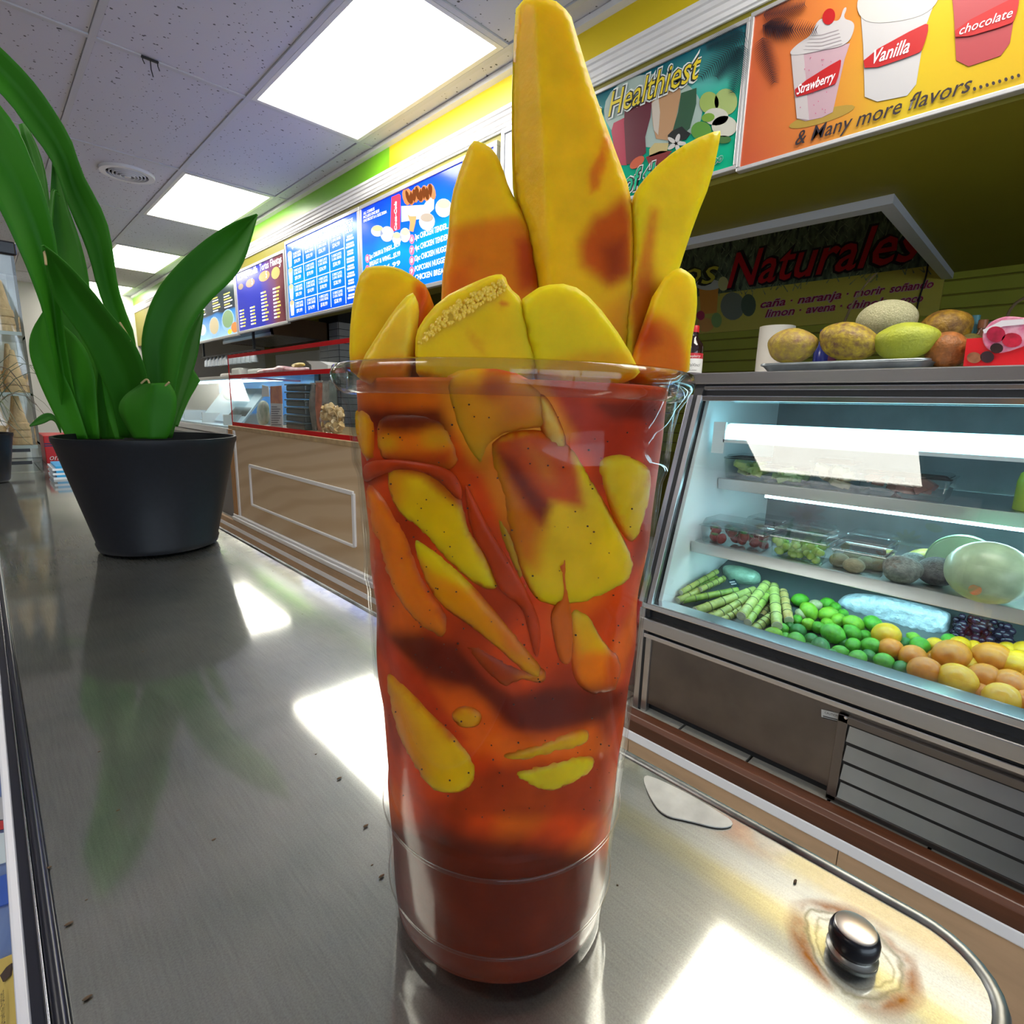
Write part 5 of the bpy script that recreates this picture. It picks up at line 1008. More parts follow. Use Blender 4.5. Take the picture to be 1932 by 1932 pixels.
for k, (a, b, w_, lift, mi) in enumerate(cane):
    pa, pb_ = c52([a, b]); r = w_/5.22/2*1.65/FPX; A, B = on_deck(*pa, r, lift), on_deck(*pb_, r, lift*.8); A.y = min(A.y, .80)
    t = thing('sugarcane', 'cut stalk of green sugarcane in the bundle beside the limes', 'sugarcane', A, 'sugarcane stalks in the case')
    if mi == 2: t['label'] = 'brownish yellow stalk of sugarcane in the bundle'; t['group'] = 'brownish sugarcane stalks'
    n = 9; pts = []; rad = []
    for i in range(n*3+1):
        u_ = i/(n*3); q = A.lerp(B, u_); rr_ = r*(1.08 if i % 6 == 0 and 0 < i < n*3 else .97); pts.append(q); rad.append(rr_)
    MB().tube(pts, rad, 12).build('stalk', M_cane[mi], t, smooth=2)
    d_ = (B-A).normalized()
    for i in range(6, n*3, 6):
        q = A.lerp(B, i/(n*3)); MB().tube([q-d_*.0014, q+d_*.0014], r*1.12, 12).build('node_ring', M_node, t, smooth=2)
    MB().tube([A-d_*.0015, A+d_*.001], r*.95, 12).build('cut_end', M_cut, t)
# wrapped cabbage behind the cane
def lump(nm, label, cat, poly, X, thick, m_, amp=.0, sp=7, roundpx=16, drop=.03, sm=2, cols=None, clump=None):
    """solid body: outline on the plane X, bulging towards the camera"""
    poly = chaikin(poly, sm); P, F, nb_ = fill2d(poly, sp); sd_ = np.maximum(sdist(P, poly), 0); t = np.clip(1-sd_/roundpx, 0, 1)
    rr_ = np.random.RandomState(len(nm)+len(poly)); dep = drop*np.sqrt(np.maximum(0, 1-t*t))+amp*rr_.uniform(-1, 1, len(P))*(sd_ > 2)
    Fv = np.array([onX(x, y, X)[:] for x, y in P]); front_ = Fv.copy(); back_ = Fv.copy()
    dv = Fv-np.array([0, 0, EYE]); dv /= np.linalg.norm(dv, axis=1)[:, None]
    front_ = Fv-dv*dep[:, None]; back_ = Fv+dv*(dep*thick)[:, None]; n = len(P)
    fs = [tuple(f) for f in F]; a, b, c3_ = (front_[i] for i in F[0][:3])
    if np.cross(b-a, c3_-a)@(front_[F[0][0]]-np.array([0, 0, EYE])) > 0: fs = [tuple(reversed(f)) for f in fs]
    ed = {}
    for f in fs:
        for i in range(len(f)): ed[(f[i], f[(i+1) % len(f)])] = 1
    mb = MB(); mb.v = [tuple(p) for p in front_]+[tuple(p) for p in back_]; mb.f = fs+[tuple(i+n for i in reversed(f)) for f in fs]+[(e[1], e[0], e[0]+n, e[1]+n) for e in ed if (e[1], e[0]) not in ed]
    o = mb.build(nm, m_, smooth=2)
    if label: tag(o, label, cat)
    return o
M_cab = mat('cabbage_wrap', (.42, .66, .48), .22, noise=.35, nscale=30, bump=.4, bscale=60, coat=.4)
cab = lump('wrapped_cabbage', 'pale green cabbage in clear wrap behind the sugarcane', 'cabbage', c52([(690, 150), (760, 130), (900, 150), (1060, 200), (1080, 300), (1000, 360), (880, 375), (760, 330), (700, 240)]), 1.86, .9, M_cab, .002, roundpx=30, drop=.06)
lb_ = c52([(745, 290), (815, 272), (870, 350), (830, 360)]); MB().prism([onX(x, y, 1.79) for x, y in lb_], (-.001, 0, 0)).build('wrap_label', mat('wrap_label', (.02, .07, .09), .4), cab)
wp = MB()
for k in range(2): q = c52([(765+14*k, 300+20*k), (815+14*k, 292+20*k), (820+14*k, 304+20*k), (770+14*k, 312+20*k)]); wp.prism([onX(x, y, 1.7885) for x, y in q], (-.0008, 0, 0))
wp.build('label_print', mat('wrap_ink', (.7, .75, .75), .5), cab)['kind'] = 'stuff'
c519 = lambda p: zz(p, 5.194, 1560, 1100)
M_bag = mat('blue_white_bag', (.64, .77, .86), .25, noise=.25, nscale=25, bump=1.0, bscale=45, coat=.2)
bag = lump('plastic_bag', 'pale blue plastic bag lying behind limes under the shelf', 'bag', c519([(75, 200), (220, 85), (600, 130), (1200, 270), (1225, 350), (1180, 520), (1110, 525), (1000, 545), (880, 510), (700, 500), (540, 400), (350, 360), (180, 280)]), 1.86, .6, M_bag, .006, sp=6, roundpx=20, drop=.045)
gk = MB(); rg5 = random.Random(6)
for k in range(90):
    x, y = 1250+rg5.uniform(0, 560), 330+rg5.uniform(0, 260); q = c519([(x, y+.18*(x-1250))])[0]; 
    gk.ball(onX(q[0], q[1]-4, 1.84+rg5.uniform(-.02, .02)), .010*rg5.uniform(.8, 1.2), 8, 6)
o = gk.build('dark_grapes', mat('dark_grape_skin', (.030, .018, .045), .25, noise=.4, nscale=30), smooth=2); tag(o, 'heap of dark purple grapes behind the oranges', 'grapes'); o['kind'] = 'stuff'
# ================================================================ lower shelf
def clam(nm, label, cat, px0, px1, py, X0, depth, h, lid=.35, mtl=None):
    """clear hinged tub standing on the lower shelf, front edge at X0"""
    a, b = onX(px0, py, X0), onX(px1, py, X0); y1, y0 = a.y, b.y; z = ZS1 if X0 < 1.79 else ZS2
    t = thing(nm, label, cat, (X0+depth/2, (y0+y1)/2, z)); P = []
    m_ = mtl or clear('tub_plastic', (.94, .97, .97), .04, 1.5, 1.6)
    def shell(z0, z1, f0, f1, name):
        mb = MB(); cx_, cy_ = X0+depth/2, (y0+y1)/2; hx, hy = depth/2, (y1-y0)/2
        for zz_, f in ((z0, f0), (z1, f1)): mb.v += [(cx_+sx*hx*f, cy_+sy*hy*f, zz_) for sx, sy in ((-1, -1), (1, -1), (1, 1), (-1, 1))]
        mb.f = [(3, 2, 1, 0), (4, 5, 6, 7)]+[(i, (i+1) % 4, 4+(i+1) % 4, 4+i) for i in range(4)]; return mb.build(name, m_, t, bevel=.006)
    shell(z+.001, z+h*(1-lid), .90, .99, 'tub'); shell(z+h*(1-lid), z+h*(1-lid)+.006, 1.03, 1.03, 'lid_rim'); shell(z+h*(1-lid)+.006, z+h, .97, .88, 'lid'); return t, (X0, X0+depth, y0, y1, z)
M_sb = mat('strawberry_red', (.30, .018, .015), .3, noise=.4, nscale=50, bump=.4, bscale=150); M_sbl = mat('strawberry_leaf', (.06, .16, .03), .5)
t, (x0, x1, y0, y1, z) = clam('strawberry_tub', 'clear tub of strawberries on the lower case shelf', 'fruit tub', 1316, 1438, 1035, 1.665, .12, .085)
for k in range(16):
    p = Vector((rg5.uniform(x0+.018, x1-.02), y0+.02+(y1-y0-.04)*(k % 8)/7, z+.020+.022*(k//8))); s_ = MB().ball(p, (.015, .015, .019), 10, 8, Matrix.Rotation(rg5.uniform(0, 3), 3, 'X').to_3x3()).build('strawberry', M_sb, t, smooth=2)
    if k % 2 == 0: MB().ball(p+Vector((-.006, 0, .012)), (.010, .013, .005), 6, 4).build('leaf_cap', M_sbl, s_)
M_gr = mat('green_grape', (.42, .58, .12), .2, sss=.0, noise=.3, nscale=20, coat=.3)
t, (x0, x1, y0, y1, z) = clam('grape_tub', 'clear tub of green grapes on the lower case shelf', 'fruit tub', 1447, 1556, 1058, 1.665, .13, .095)
gp0 = None
for k in range(60):
    p = Vector((x0+.012+rg5.random()**1.6*(x1-x0-.03), rg5.uniform(y0+.014, y1-.014), z+.012+rg5.uniform(0, .040)))
    if gp0 is None: g = gp0 = MB().ball((0, 0, 0), (.0105, .0105, .0125), 10, 8).build('grape', M_gr, t, smooth=2)
    else: g = gp0.copy(); COL.objects.link(g); g.parent = t; g.matrix_parent_inverse = gp0.matrix_parent_inverse.copy()
    g.location = p; g.rotation_euler = (rg5.uniform(0, 3), rg5.uniform(0, 3), 0)
t, (x0, x1, y0, y1, z) = clam('kiwi_tub', 'open clear tub with brown kiwis on the lower shelf', 'fruit tub', 1562, 1668, 1082, 1.665, .12, .085)
M_kiwi = mat('kiwi_skin', (.34, .29, .17), .75, noise=.3, nscale=60, bump=.3, bscale=200)
def shelf_fruit(px, py, rx, rz, nm, label, cat, m_, z=None, fn=None, rot=0, group=None, ry=None):
    z = ZS1 if z is None else z
    d0 = 1.5; p = onZ(px, py, z+.04)
    for _ in range(3):
        d0 = (p-Vector((0, 0, EYE))).dot(Vector(_fw)); R_ = rx*d0/FPX; Rz = rz*d0/FPX; p = onZ(px, py, z+Rz)
    o = MB().ball((0, 0, 0), (R_ if ry is None else ry*d0/FPX, R_, Rz), 28, 18, fn=fn).build(nm, m_, smooth=2); o.location = p; o.rotation_euler = (0, 0, rot)
    if label: tag(o, label, cat, group)
    return o
for (x, y, r) in ((1584, 1057, 15), (1607, 1052, 15), (1611, 1067, 16), (1634, 1062, 14)): 
    o = shelf_fruit(x, y, r*1.15, r*.9, 'kiwi', None, None, M_kiwi); tag(o, 'brown fuzzy kiwi in the clear tub', 'kiwi', 'kiwis in the clear tub')
M_taro = mat('taro_skin', (.28, .30, .27), .7, noise=.7, nscale=70, col2=(.10, .11, .10), bump=.6, bscale=200)
for k, (x, y, rx, rz, lb2) in enumerate(((1658, 1062, 20, 15, 'small olive brown root beside the grey roots on the shelf'), (1702, 1074, 32, 26, 'grey round taro root next to the dark one on the shelf'), (1724, 1062, 22, 20, 'grey taro root half hidden behind the round one'))): shelf_fruit(x, y, rx, rz, 'taro_root', lb2, 'root', M_taro if k else M_kiwi, fn=lambda p: 1+.05*math.sin(5*p.x+3*p.z))
shelf_fruit(1768, 1078, 33, 27, 'taro_root', 'dark grey black round root beside the honeydew melon', 'root', mat('dark_root', (.15, .16, .15), .7, noise=.8, nscale=45, col2=(.03, .03, .03), bump=.6, bscale=200))
M_hd = mat('honeydew_skin', (.50, .62, .38), .35, noise=.35, nscale=25, coat=.2)
hd = shelf_fruit(1864, 1080, 66, 58, 'honeydew_melon', 'whole pale honeydew melon with a fruit sticker', 'melon', M_hd)
hp_ = hd.location+Vector((-.035, 0, 0)); sp0 = onX(1853, 1104, hd.location.x-.085)
st = MB().lathe([(.001, 0), (.012, 0), (.012, .001), (.001, .001)], (0, 0, 0), 20, Matrix.Rotation(-math.pi/2+.35, 3, 'Y')).build('fruit_sticker', mat('sticker_red', (.62, .16, .05), .4, noise=.6, nscale=60, col2=(.10, .22, .08)), hd); st.location = (Vector((-.98*hd.dimensions.x/2, .012, -.028)))
hm = thing('cut_melon', 'cut pale green half melon wrapped behind the honeydew', 'melon', onZ(1810, 1065, ZS1+.07)); pc = onX(1815, 1064, 1.80)
Rm = .080; Mh = Matrix.Rotation(-math.pi/2-.25, 3, 'Y') @ Matrix.Identity(3)
hp2 = [(Rm*math.sin(a), -Rm*.8*math.cos(a)) for a in np.linspace(.02, math.pi/2, 12)]
hm.location = pc
MB().lathe([(r, -z-.0) for r, z in reversed(hp2)][::-1] if False else [(r, z) for r, z in hp2]+[(Rm*.97, .001)], pc, 36, Mh).build('rind', mat('melon_rind', (.40, .66, .38), .3, coat=.4), hm, smooth=True)
MB().lathe([(.001, .0028), (Rm*.94, .0028), (Rm*.95, .0008), (.001, .0008)], pc, 36, Mh, cap=False).build('flesh', mat('melon_flesh', (.55, .80, .52), .3, coat=.4), hm); MB().lathe([(.001, .004), (Rm*.45, .004), (Rm*.46, .002)], pc, 24, Mh, cap=False).build('seed_hollow', mat('melon_seeds', (.72, .66, .40), .4, noise=.4, nscale=60), hm)
# yellow wrapped fruit and back row
o = lump('wrapped_fruit', 'yellow cut fruit in clear wrap behind the kiwis', 'fruit pack', [(1705, 1052), (1722, 1036), (1760, 1034), (1772, 1048), (1750, 1062), (1715, 1062)], 1.90, .7, mat('wrapped_yellow', (.62, .55, .16), .25, noise=.5, nscale=30, coat=.5), .002, drop=.025)
o = lump('wrapped_fruit', 'yellow green cut fruit half past the honeydew', 'fruit pack', [(1912, 1054), (1932, 1044), (1960, 1046), (1965, 1085), (1925, 1082)], 1.86, .7, mat('wrapped_yg', (.62, .60, .12), .3, noise=.4, nscale=40, coat=.4), .001, drop=.03)
# berry packs at the back of the lower shelf
for (a, b, py, nm, lb2, col) in ((1400, 1480, 985, 'berry_tub', 'clear tub of dark berries behind the strawberries', (.08, .03, .06)), (1496, 1560, 998, 'salad_tub', 'clear tub of green leaves behind the grapes', (.10, .22, .05)), (1586, 1680, 1020, 'fruit_tub', 'clear tub of mixed pink fruit behind the kiwis', (.50, .16, .14))):
    t, (x0, x1, y0, y1, z) = clam(nm, lb2, 'fruit tub', a, b, py+25, 1.86, .12, .075)
    # stands on the lower shelf, further back
    t.location.z += 0
    MB().ball(((x0+x1)/2, (y0+y1)/2, z+.028), ((x1-x0)*.40, (y1-y0)*.42, .024), 20, 12, fn=lambda p: 1+.06*math.sin(9*p.x)*math.sin(8*p.y)).build('filling', mat(nm+'_fill', col, .3, noise=.7, nscale=50, bump=.5, bscale=90), t, smooth=2)
    for ch in t.children: ch.location.z += ZS1-z
# ================================================================ upper shelf tubs
for (a, b, py, h, nm, lb2, col, c2) in ((1362, 1437, 908, .085, 'pineapple_tub', 'clear tub of yellow green fruit slices at the end liner', (.58, .58, .14), (.30, .40, .08)), (1432, 1516, 917, .062, 'melon_tub', 'low clear tub of pale green melon pieces on the upper shelf', (.50, .62, .30), (.30, .46, .14)), (1520, 1604, 927, .10, 'coconut_tub', 'tall clear tub of cream coloured fruit on the upper shelf', (.66, .56, .40), (.45, .32, .16)), (1612, 1790, 935, .075, 'papaya_tub', 'long clear tub of reddish fruit on the upper shelf', (.42, .14, .10), (.20, .06, .05))):
    t, (x0, x1, y0, y1, z) = clam(nm, lb2, 'fruit tub', a, b, py, 1.835, .14, h, .18)
    mb = MB(); rr2 = random.Random(len(nm))
    for k in range(18):
        c_ = Vector((rr2.uniform(x0+.03, x1-.03), rr2.uniform(y0+.025, y1-.025), z+.018+rr2.uniform(0, h*.45))); Mr = Matrix.Rotation(rr2.uniform(-.6, .6), 3, 'X') @ Matrix.Rotation(rr2.uniform(0, 3), 3, 'Z')
        q = [c_+Mr @ Vector((sx*.020, sy*.016, sz*.010)) for sx in (-1, 1) for sy in (-1, 1) for sz in (-1, 1)]; mb.add(q, [(0, 1, 3, 2), (4, 6, 7, 5), (0, 4, 5, 1), (2, 3, 7, 6), (0, 2, 6, 4), (1, 5, 7, 3)])
    o = mb.build('fruit_pieces', mat(nm+'_bits', col, .35, noise=.6, nscale=25, col2=c2), t, bevel=.003); o['kind'] = 'stuff'
bq = onX(1938, 960, 1.86); bt = thing('juice_bottle', 'yellow green juice bottle with a pale cap at the shelf edge', 'bottle', (1.88, bq.y, ZS2))
MB().lathe([(.026, 0), (.030, .004), (.030, .075), (.026, .095), (.012, .110), (.011, .120)], (1.88, bq.y, ZS2), 24).build('bottle', mat('juice_yg', (.50, .62, .05), .2, coat=.5), bt, smooth=True); MB().lathe([(.013, .118), (.013, .132), (.011, .134)], (1.88, bq.y, ZS2), 20).build('cap', mat('cap_pale', (.6, .75, .75), .4), bt, smooth=True)
# ================================================================ on top of the case
ZTOP = E_+.122
tray = thing('sheet_tray', 'shallow grey metal sheet tray holding coconuts on the case', 'tray', (1.86, .48, ZTOP))
y1t, y0t = onX(1434, 690, 1.74).y, onX(1748, 690, 1.74).y; M_tray = mat('tray_alu', (.42, .47, .50), .35, .85, noise=.3, nscale=25)
tb = MB()
for z_, o_ in ((.004, .014), (.006, .012), (.022, .0), (.024, -.004), (.026, 0)):
    pts = rounded(1.74+o_, 2.06-o_, y0t+o_, y1t-o_, .025, 5); tb.v += [(x, y, ZTOP+z_) for x, y in pts]
n_ = len(pts); tb.f = [tuple(range(n_-1, -1, -1))]+[(i*n_+k, i*n_+(k+1) % n_, (i+1)*n_+(k+1) % n_, (i+1)*n_+k) for i in range(4) for k in range(n_)]
o = tb.build('pan', M_tray, tray, smooth=True); o.modifiers.new('s', 'SOLIDIFY').thickness = .0015
MB().tube([(x, y, ZTOP+.025) for x, y in rounded(1.738, 2.062, y0t-.002, y1t+.002, .025, 5)]+[(1.738+.025, y0t-.002, ZTOP+.025)], .004, 8).build('rolled_rim', M_tray, tray, smooth=True)
c36 = lambda p: zz(p, 3.632, 1400, 540)
def topfruit(px, py, rx, ry, X, nm, label, cat, m_, rot=0.0, fn=None):
    p = onX(px, py, X); d0 = (p-Vector((0, 0, EYE))).dot(Vector(_fw)); a, b = rx*d0/FPX, ry*d0/FPX
    t = MB().ball((0, 0, 0), (b*1.05, a, b), 30, 20, Matrix.Rotation(rot, 3, 'X'), fn=fn).build(nm, m_, smooth=2); t.location = p; return tag(t, label, cat), a, b
husk = lambda nm, c1, c2, sc=9: mat(nm, c1, .5, noise=.8, nscale=sc, col2=c2, bump=.35, bscale=140, stretch=(1, 1, 1))
wob_ = lambda p: 1+.05*math.sin(3*p.y+1)+.03*math.sin(5*p.z)
topfruit(1495, 652, 46, 31, 1.84, 'coconut', 'round brown yellow coconut at the far end of the tray', 'coconut', husk('husk_a', (.52, .38, .03), (.26, .14, .07), 56), 0.05, wob_)
topfruit(1602, 644, 56, 33, 1.84, 'coconut', 'long mottled yellow brown coconut next to the round one', 'coconut', husk('husk_b', (.55, .40, .02), (.17, .08, .04), 68), .28, wob_)
topfruit(1709, 643, 55, 33, 1.84, 'coconut', 'smooth yellow green coconut under the cantaloupe', 'coconut', husk('husk_c', (.46, .50, .03), (.36, .40, .04), 28), -.05, wob_)
M_can = mat('cantaloupe_net', (.62, .58, .36), .7, noise=.45, nscale=220, col2=(.40, .38, .20), bump=.6, bscale=260)
topfruit(1672, 604, 50, 36, 1.97, 'cantaloupe', 'pale netted cantaloupe resting on the coconuts', 'melon', M_can)
topfruit(1781, 624, 46, 38, 2.0, 'coconut', 'large brown coconut with a dark stem scar behind the tray', 'coconut', husk('husk_d', (.40, .22, .01), (.10, .04, .012), 48), -.3, wob_)
topfruit(1788, 660, 38, 32, 1.87, 'coconut', 'split orange brown coconut at the near end of the tray', 'coconut', husk('husk_e', (.46, .15, .03), (.18, .07, .015), 64), .3, wob_)
topfruit(1828, 665, 30, 34, 1.98, 'coconut', 'dark green brown coconut behind the red chocolate box', 'coconut', husk('husk_f', (.16, .13, .02), (.05, .04, .01), 40), .0, wob_)
# paper towel roll
XT = 2.125; pq = onX(1452, 702, XT); HT = onX(1440, 619, XT).z-ZTOP; pt = thing('paper_towel_roll', 'white paper towel roll standing behind the coconuts', 'paper towel', (XT, pq.y, ZTOP)); R_ = .060
MB().lathe([(.02, 0), (R_, 0), (R_+.0005, HT/2), (R_, HT), (.02, HT)], (XT, pq.y-.01, ZTOP), 36, cap=False).build('paper', mat('towel_white', (.78, .74, .66), .85), pt, smooth=True); MB().lathe([(.021, -.0), (.021, HT+.001), (.018, HT+.001), (.018, 0)], (XT, pq.y-.01, ZTOP), 20, cap=False).build('core', mat('card_core', (.40, .28, .16), .8), pt)
# heart shaped chocolate box
hb = thing('chocolate_box', 'red heart chocolate box printed with roses and chocolates', 'candy box', (1.82, .18, ZTOP)); XH = 1.80
MB().prism([onX(x, y, XH) for x, y in ((1817, 692), (1824, 639), (1990, 628), (1990, 686))], (.045, 0, 0)).build('carton', mat('carton_red', (.68, .012, .02), .3), hb)
ht = chaikin(c36([(1640, 330), (1690, 250), (1780, 208), (1860, 205), (1930, 215), (2050, 205), (2160, 260), (2160, 330), (1960, 400), (1755, 472), (1660, 420)]), 2)
MB().prism([onX(x, y, XH-.004) for x, y in ht], (.030, 0, 0)).build('heart', mat('heart_pink', (.62, .10, .22), .25, noise=.7, nscale=45, col2=(.75, .42, .52), coat=.5), hb, bevel=.003)
for (x, y, a, b, col, nm) in ((1740, 330, 65, 55, (.55, .012, .06), 'rose_print'), (1850, 370, 70, 50, (.62, .015, .05), 'rose_print'), (1745, 425, 45, 35, (.035, .012, .012), 'chocolate_print'), (1590, 490, 50, 38, (.34, .13, .06), 'chocolate_print'), (1680, 485, 48, 40, (.045, .018, .025), 'chocolate_print')):
    MB().prism([onX(*q, XH-.0045) for q in c36(ell(x, y, a, b, 16))], (-.0015, 0, 0)).build(nm, mat(nm+'%d' % x, col, .35, noise=.5, nscale=60), hb)
MB().prism([onX(*q, XH-.0045) for q in c36([(1650, 300), (1780, 235), (1932, 225), (1932, 262), (1790, 275), (1660, 325)])], (-.0012, 0, 0)).build('ribbon_print', mat('ribbon_white', (.75, .70, .74), .3), hb)
# syrup bottle beside the cup rim
sbq = onX(1306, 704, 1.80); sb_ = thing('syrup_bottle', 'dark syrup bottle with red cap and white label', 'bottle', (1.80, sbq.y, ZTOP)); c_ = (1.80, sbq.y+.004, ZTOP)
MB().lathe([(.030, 0), (.034, .004), (.034, .095), (.030, .108), (.016, .125), (.013, .135), (.013, .150)], c_, 28).build('glass', mat('syrup_dark', (.02, .008, .008), .12, coat=.6), sb_, smooth=True)
MB().lathe([(.0146, .146), (.0146, .166), (.013, .168)], c_, 20).build('cap', mat('cap_red', (.55, .02, .02), .35), sb_, smooth=True)
MB().lathe([(.0345, .010), (.0347, .012), (.0347, .055), (.0345, .057)], c_, 28, cap=False).build('label', mat('label_white', (.78, .76, .72), .5), sb_, smooth=True); MB().lathe([(.0345, .057), (.0348, .058), (.0348, .074), (.0345, .075)], c_, 28, cap=False).build('label_band', mat('label_red', (.52, .02, .03), .4), sb_, smooth=True)
nb2 = Vector((-.80, -.60, 0)); tng = Vector((.60, -.80, 0)); cc = Vector(c_)
text('Raspberry', cc+nb2*.036-tng*.020+Vector((0, 0, .061)), cc+nb2*.036+tng*.020+Vector((0, 0, .061)), .008, mat('label_white', (1, 1, 1)), sb_, normal=nb2, shear=.2, lift=.001)
text('DaVinci', cc+nb2*.036-tng*.021+Vector((0, 0, .030)), cc+nb2*.036+tng*.021+Vector((0, 0, .030)), .011, mat('label_ink', (.03, .03, .03)), sb_, normal=nb2, shear=.25, lift=.001)
text('CLASSIC', cc+nb2*.036-tng*.012+Vector((0, 0, .015)), cc+nb2*.036+tng*.012+Vector((0, 0, .015)), .005, mat('label_ink', (.03, .03, .03)), sb_, normal=nb2, lift=.001)
# small bottles behind the fruit
for (x, y, X, col, h, lb2) in ((1545, 640, 2.14, (.02, .03, .22), .17, 'blue plastic bottle lying behind the coconuts'), (1560, 690, 2.16, (.10, .02, .06), .15, 'dark bottle with a maroon cap behind the coconuts'), (1838, 690, 2.18, (.18, .06, .02), .17, 'small amber bottle behind the red box'), (1822, 690, 2.22, (.05, .16, .18), .19, 'teal plastic bottle behind the large brown coconut'), (1855, 690, 2.20, (.12, .22, .25), .165, 'clear blue bottle behind the heart box')):
    p = onX(x, 700, X); b_ = thing('small_bottle', lb2, 'bottle', (X, p.y, ZTOP)); MB().lathe([(.022, 0), (.025, .003), (.025, h*.62), (.010, h*.8), (.010, h*.88)], (X, p.y, ZTOP), 20).build('body', mat('sb_%d' % x, col, .2, coat=.4), b_, smooth=True); MB().lathe([(.012, h*.86), (.012, h), (.010, h+.001)], (X, p.y, ZTOP), 16).build('cap', mat('sbcap_%d' % x, tuple(min(1, c*1.6) for c in col), .4), b_, smooth=True)
tw = MB().tube([onX(x, y, 2.20) for x, y in chaikin([(1588, 622), (1596, 600), (1612, 565), (1640, 528), (1655, 515)], 2, False)], [.004]*9+[.003]*(len(chaikin([(0, 0)]*5, 2, False))-9), 6); tag(tw.build('dry_twig', mat('twig_brown', (.16, .11, .05), .8, noise=.5, nscale=60)), 'thin dry brown stem sticking up behind the coconuts', 'twig')
tw = MB().tube([onX(x, y, 2.20) for x, y in chaikin([(1898, 612), (1902, 590), (1915, 572), (1936, 560)], 2, False)], .004, 6); tag(tw.build('dry_twig', mat('twig_brown', (.16, .11, .05))), 'curved dry stem sticking up behind the heart box', 'twig')
# ================================================================ plywood counter with acrylic case
XQ = 1.41; ZQ = EYE-.205
YQ0, YQ1 = 4.62, 1.55
pc_ = thing('plywood_counter', 'pale plywood counter with white moulding and a wooden corner post', 'counter', (1.7, 3.0, ZP))
def ply_mat():
    m_ = mat('plywood', (.66, .50, .32), .5); N, L = nt(m_); b = N['Principled BSDF']; tc = N.new('ShaderNodeTexCoord'); mp = N.new('ShaderNodeMapping'); mp.inputs['Scale'].default_value = (1, .5, 2.6); L.new(tc.outputs['Object'], mp.inputs[0])
    w = N.new('ShaderNodeTexWave'); w.wave_type = 'RINGS'; w.inputs['Scale'].default_value = 1.3; w.inputs['Distortion'].default_value = 7; w.inputs['Detail'].default_value = 2; w.inputs['Detail Scale'].default_value = .8; L.new(mp.outputs[0], w.inputs[0])
    rp = N.new('ShaderNodeValToRGB'); rp.color_ramp.elements[0].color = (.60, .43, .25, 1); rp.color_ramp.elements[1].color = (.68, .52, .33, 1); rp.color_ramp.elements[1].position = .6; L.new(w.outputs[0], rp.inputs[0]); L.new(rp.outputs[0], b.inputs['Base Color']); return m_
M_ply = ply_mat(); M_pine = mat('pine_post', (.50, .24, .07), .45, noise=.35, nscale=10, stretch=(4, 4, .4)); M_tw = mat('trim_white', (.80, .80, .82), .4)
MB().box(XQ, 2.2, YQ1, YQ0, ZP, ZQ-.03).build('body', M_ply, pc_)
MB().box(XQ-.010, 2.22, YQ1, YQ0+.02, ZQ-.03, ZQ).build('counter_top', mat('top_edge_wood', (.52, .36, .18), .45, noise=.3, nscale=20), pc_, bevel=.003)
MB().box(XQ-.016, XQ+.05, YQ0-.075, YQ0+.012, ZP+.02, ZQ-.03).build('corner_post', M_pine, pc_, bevel=.004)
MB().box(XQ-.012, XQ, YQ0-.115, YQ0-.080, ZP+.05, ZQ-.035).build('white_strip', M_tw, pc_, bevel=.002)
ya, yb_, za, zb_ = onX(472, 878, XQ).y, onX(668, 930, XQ).y, onX(472, 880, XQ).z, onX(476, 955, XQ).z
za, zb_ = EYE-.487, EYE-.785
for (a, b, c_, d_) in ((yb_, ya, za-.012, za+.012), (yb_, ya, zb_-.008, zb_+.008), (ya-.010, ya+.010, zb_, za), (yb_-.014, yb_+.014, zb_, za)): MB().box(XQ-.012, XQ+.002, a, b, c_, d_).build('panel_moulding', M_tw, pc_, bevel=.003)
for z0, z1, o_ in ((ZP+.005, ZP+.035, .030), (ZP+.035, ZP+.055, .020)): MB().box(XQ-o_, XQ+.01, YQ1, YQ0+.02, z0, z1).build('base_moulding', M_tw, pc_, bevel=.005)
# acrylic case
ac = thing('acrylic_case', 'clear acrylic counter case edged with red tape', 'display case', (1.65, 3.0, ZQ))
M_ac = clear('acrylic', (.95, .97, .97), .03, 1.49, .55); M_red = mat('red_tape', (.55, .003, .008), .5, spec=.15)
XA, YA1, ZA0, ZAm, ZA1 = XQ+.01, YQ0-.03, ZQ, EYE+.165, EYE+.315
MB().box(XA, XA+.006, YQ1+.05, YA1, ZA0, ZA1).build('front_pane', M_ac, ac); MB().box(XA+.006, 1.98, YA1-.006, YA1, ZA0, ZA1).build('end_pane', M_ac, ac); MB().box(XA+.006, 1.98, YQ1+.05, YA1-.006, ZAm-.006, ZAm).build('shelf_pane', M_ac, ac)
for (z0, z1, nm) in ((ZA0, ZA0+.028, 'red_edge'), (ZAm-.012, ZAm+.014, 'red_edge'), (ZA1-.012, ZA1+.012, 'red_edge')): MB().box(XA-.003, XA, YQ1+.05, YA1, z0, z1).build(nm, M_red, ac)
MB().box(XA-.003, XA, YA1-.012, YA1+.002, ZA0+.028, ZA1-.012).build('red_edge', M_red, ac)
MB().box(XA, 1.98, YA1, YA1+.002, ZAm-.008, ZAm+.008).build('red_edge', M_red, ac)
for yy in (3.55, 2.5): 
    q0, q1 = Vector((XA+.012, yy, ZA0+.01)), Vector((XA+.012, yy-.28, ZAm-.01)); MB().tube([q0, q1], .0035, 6).build('divider_edge', M_ac, ac)
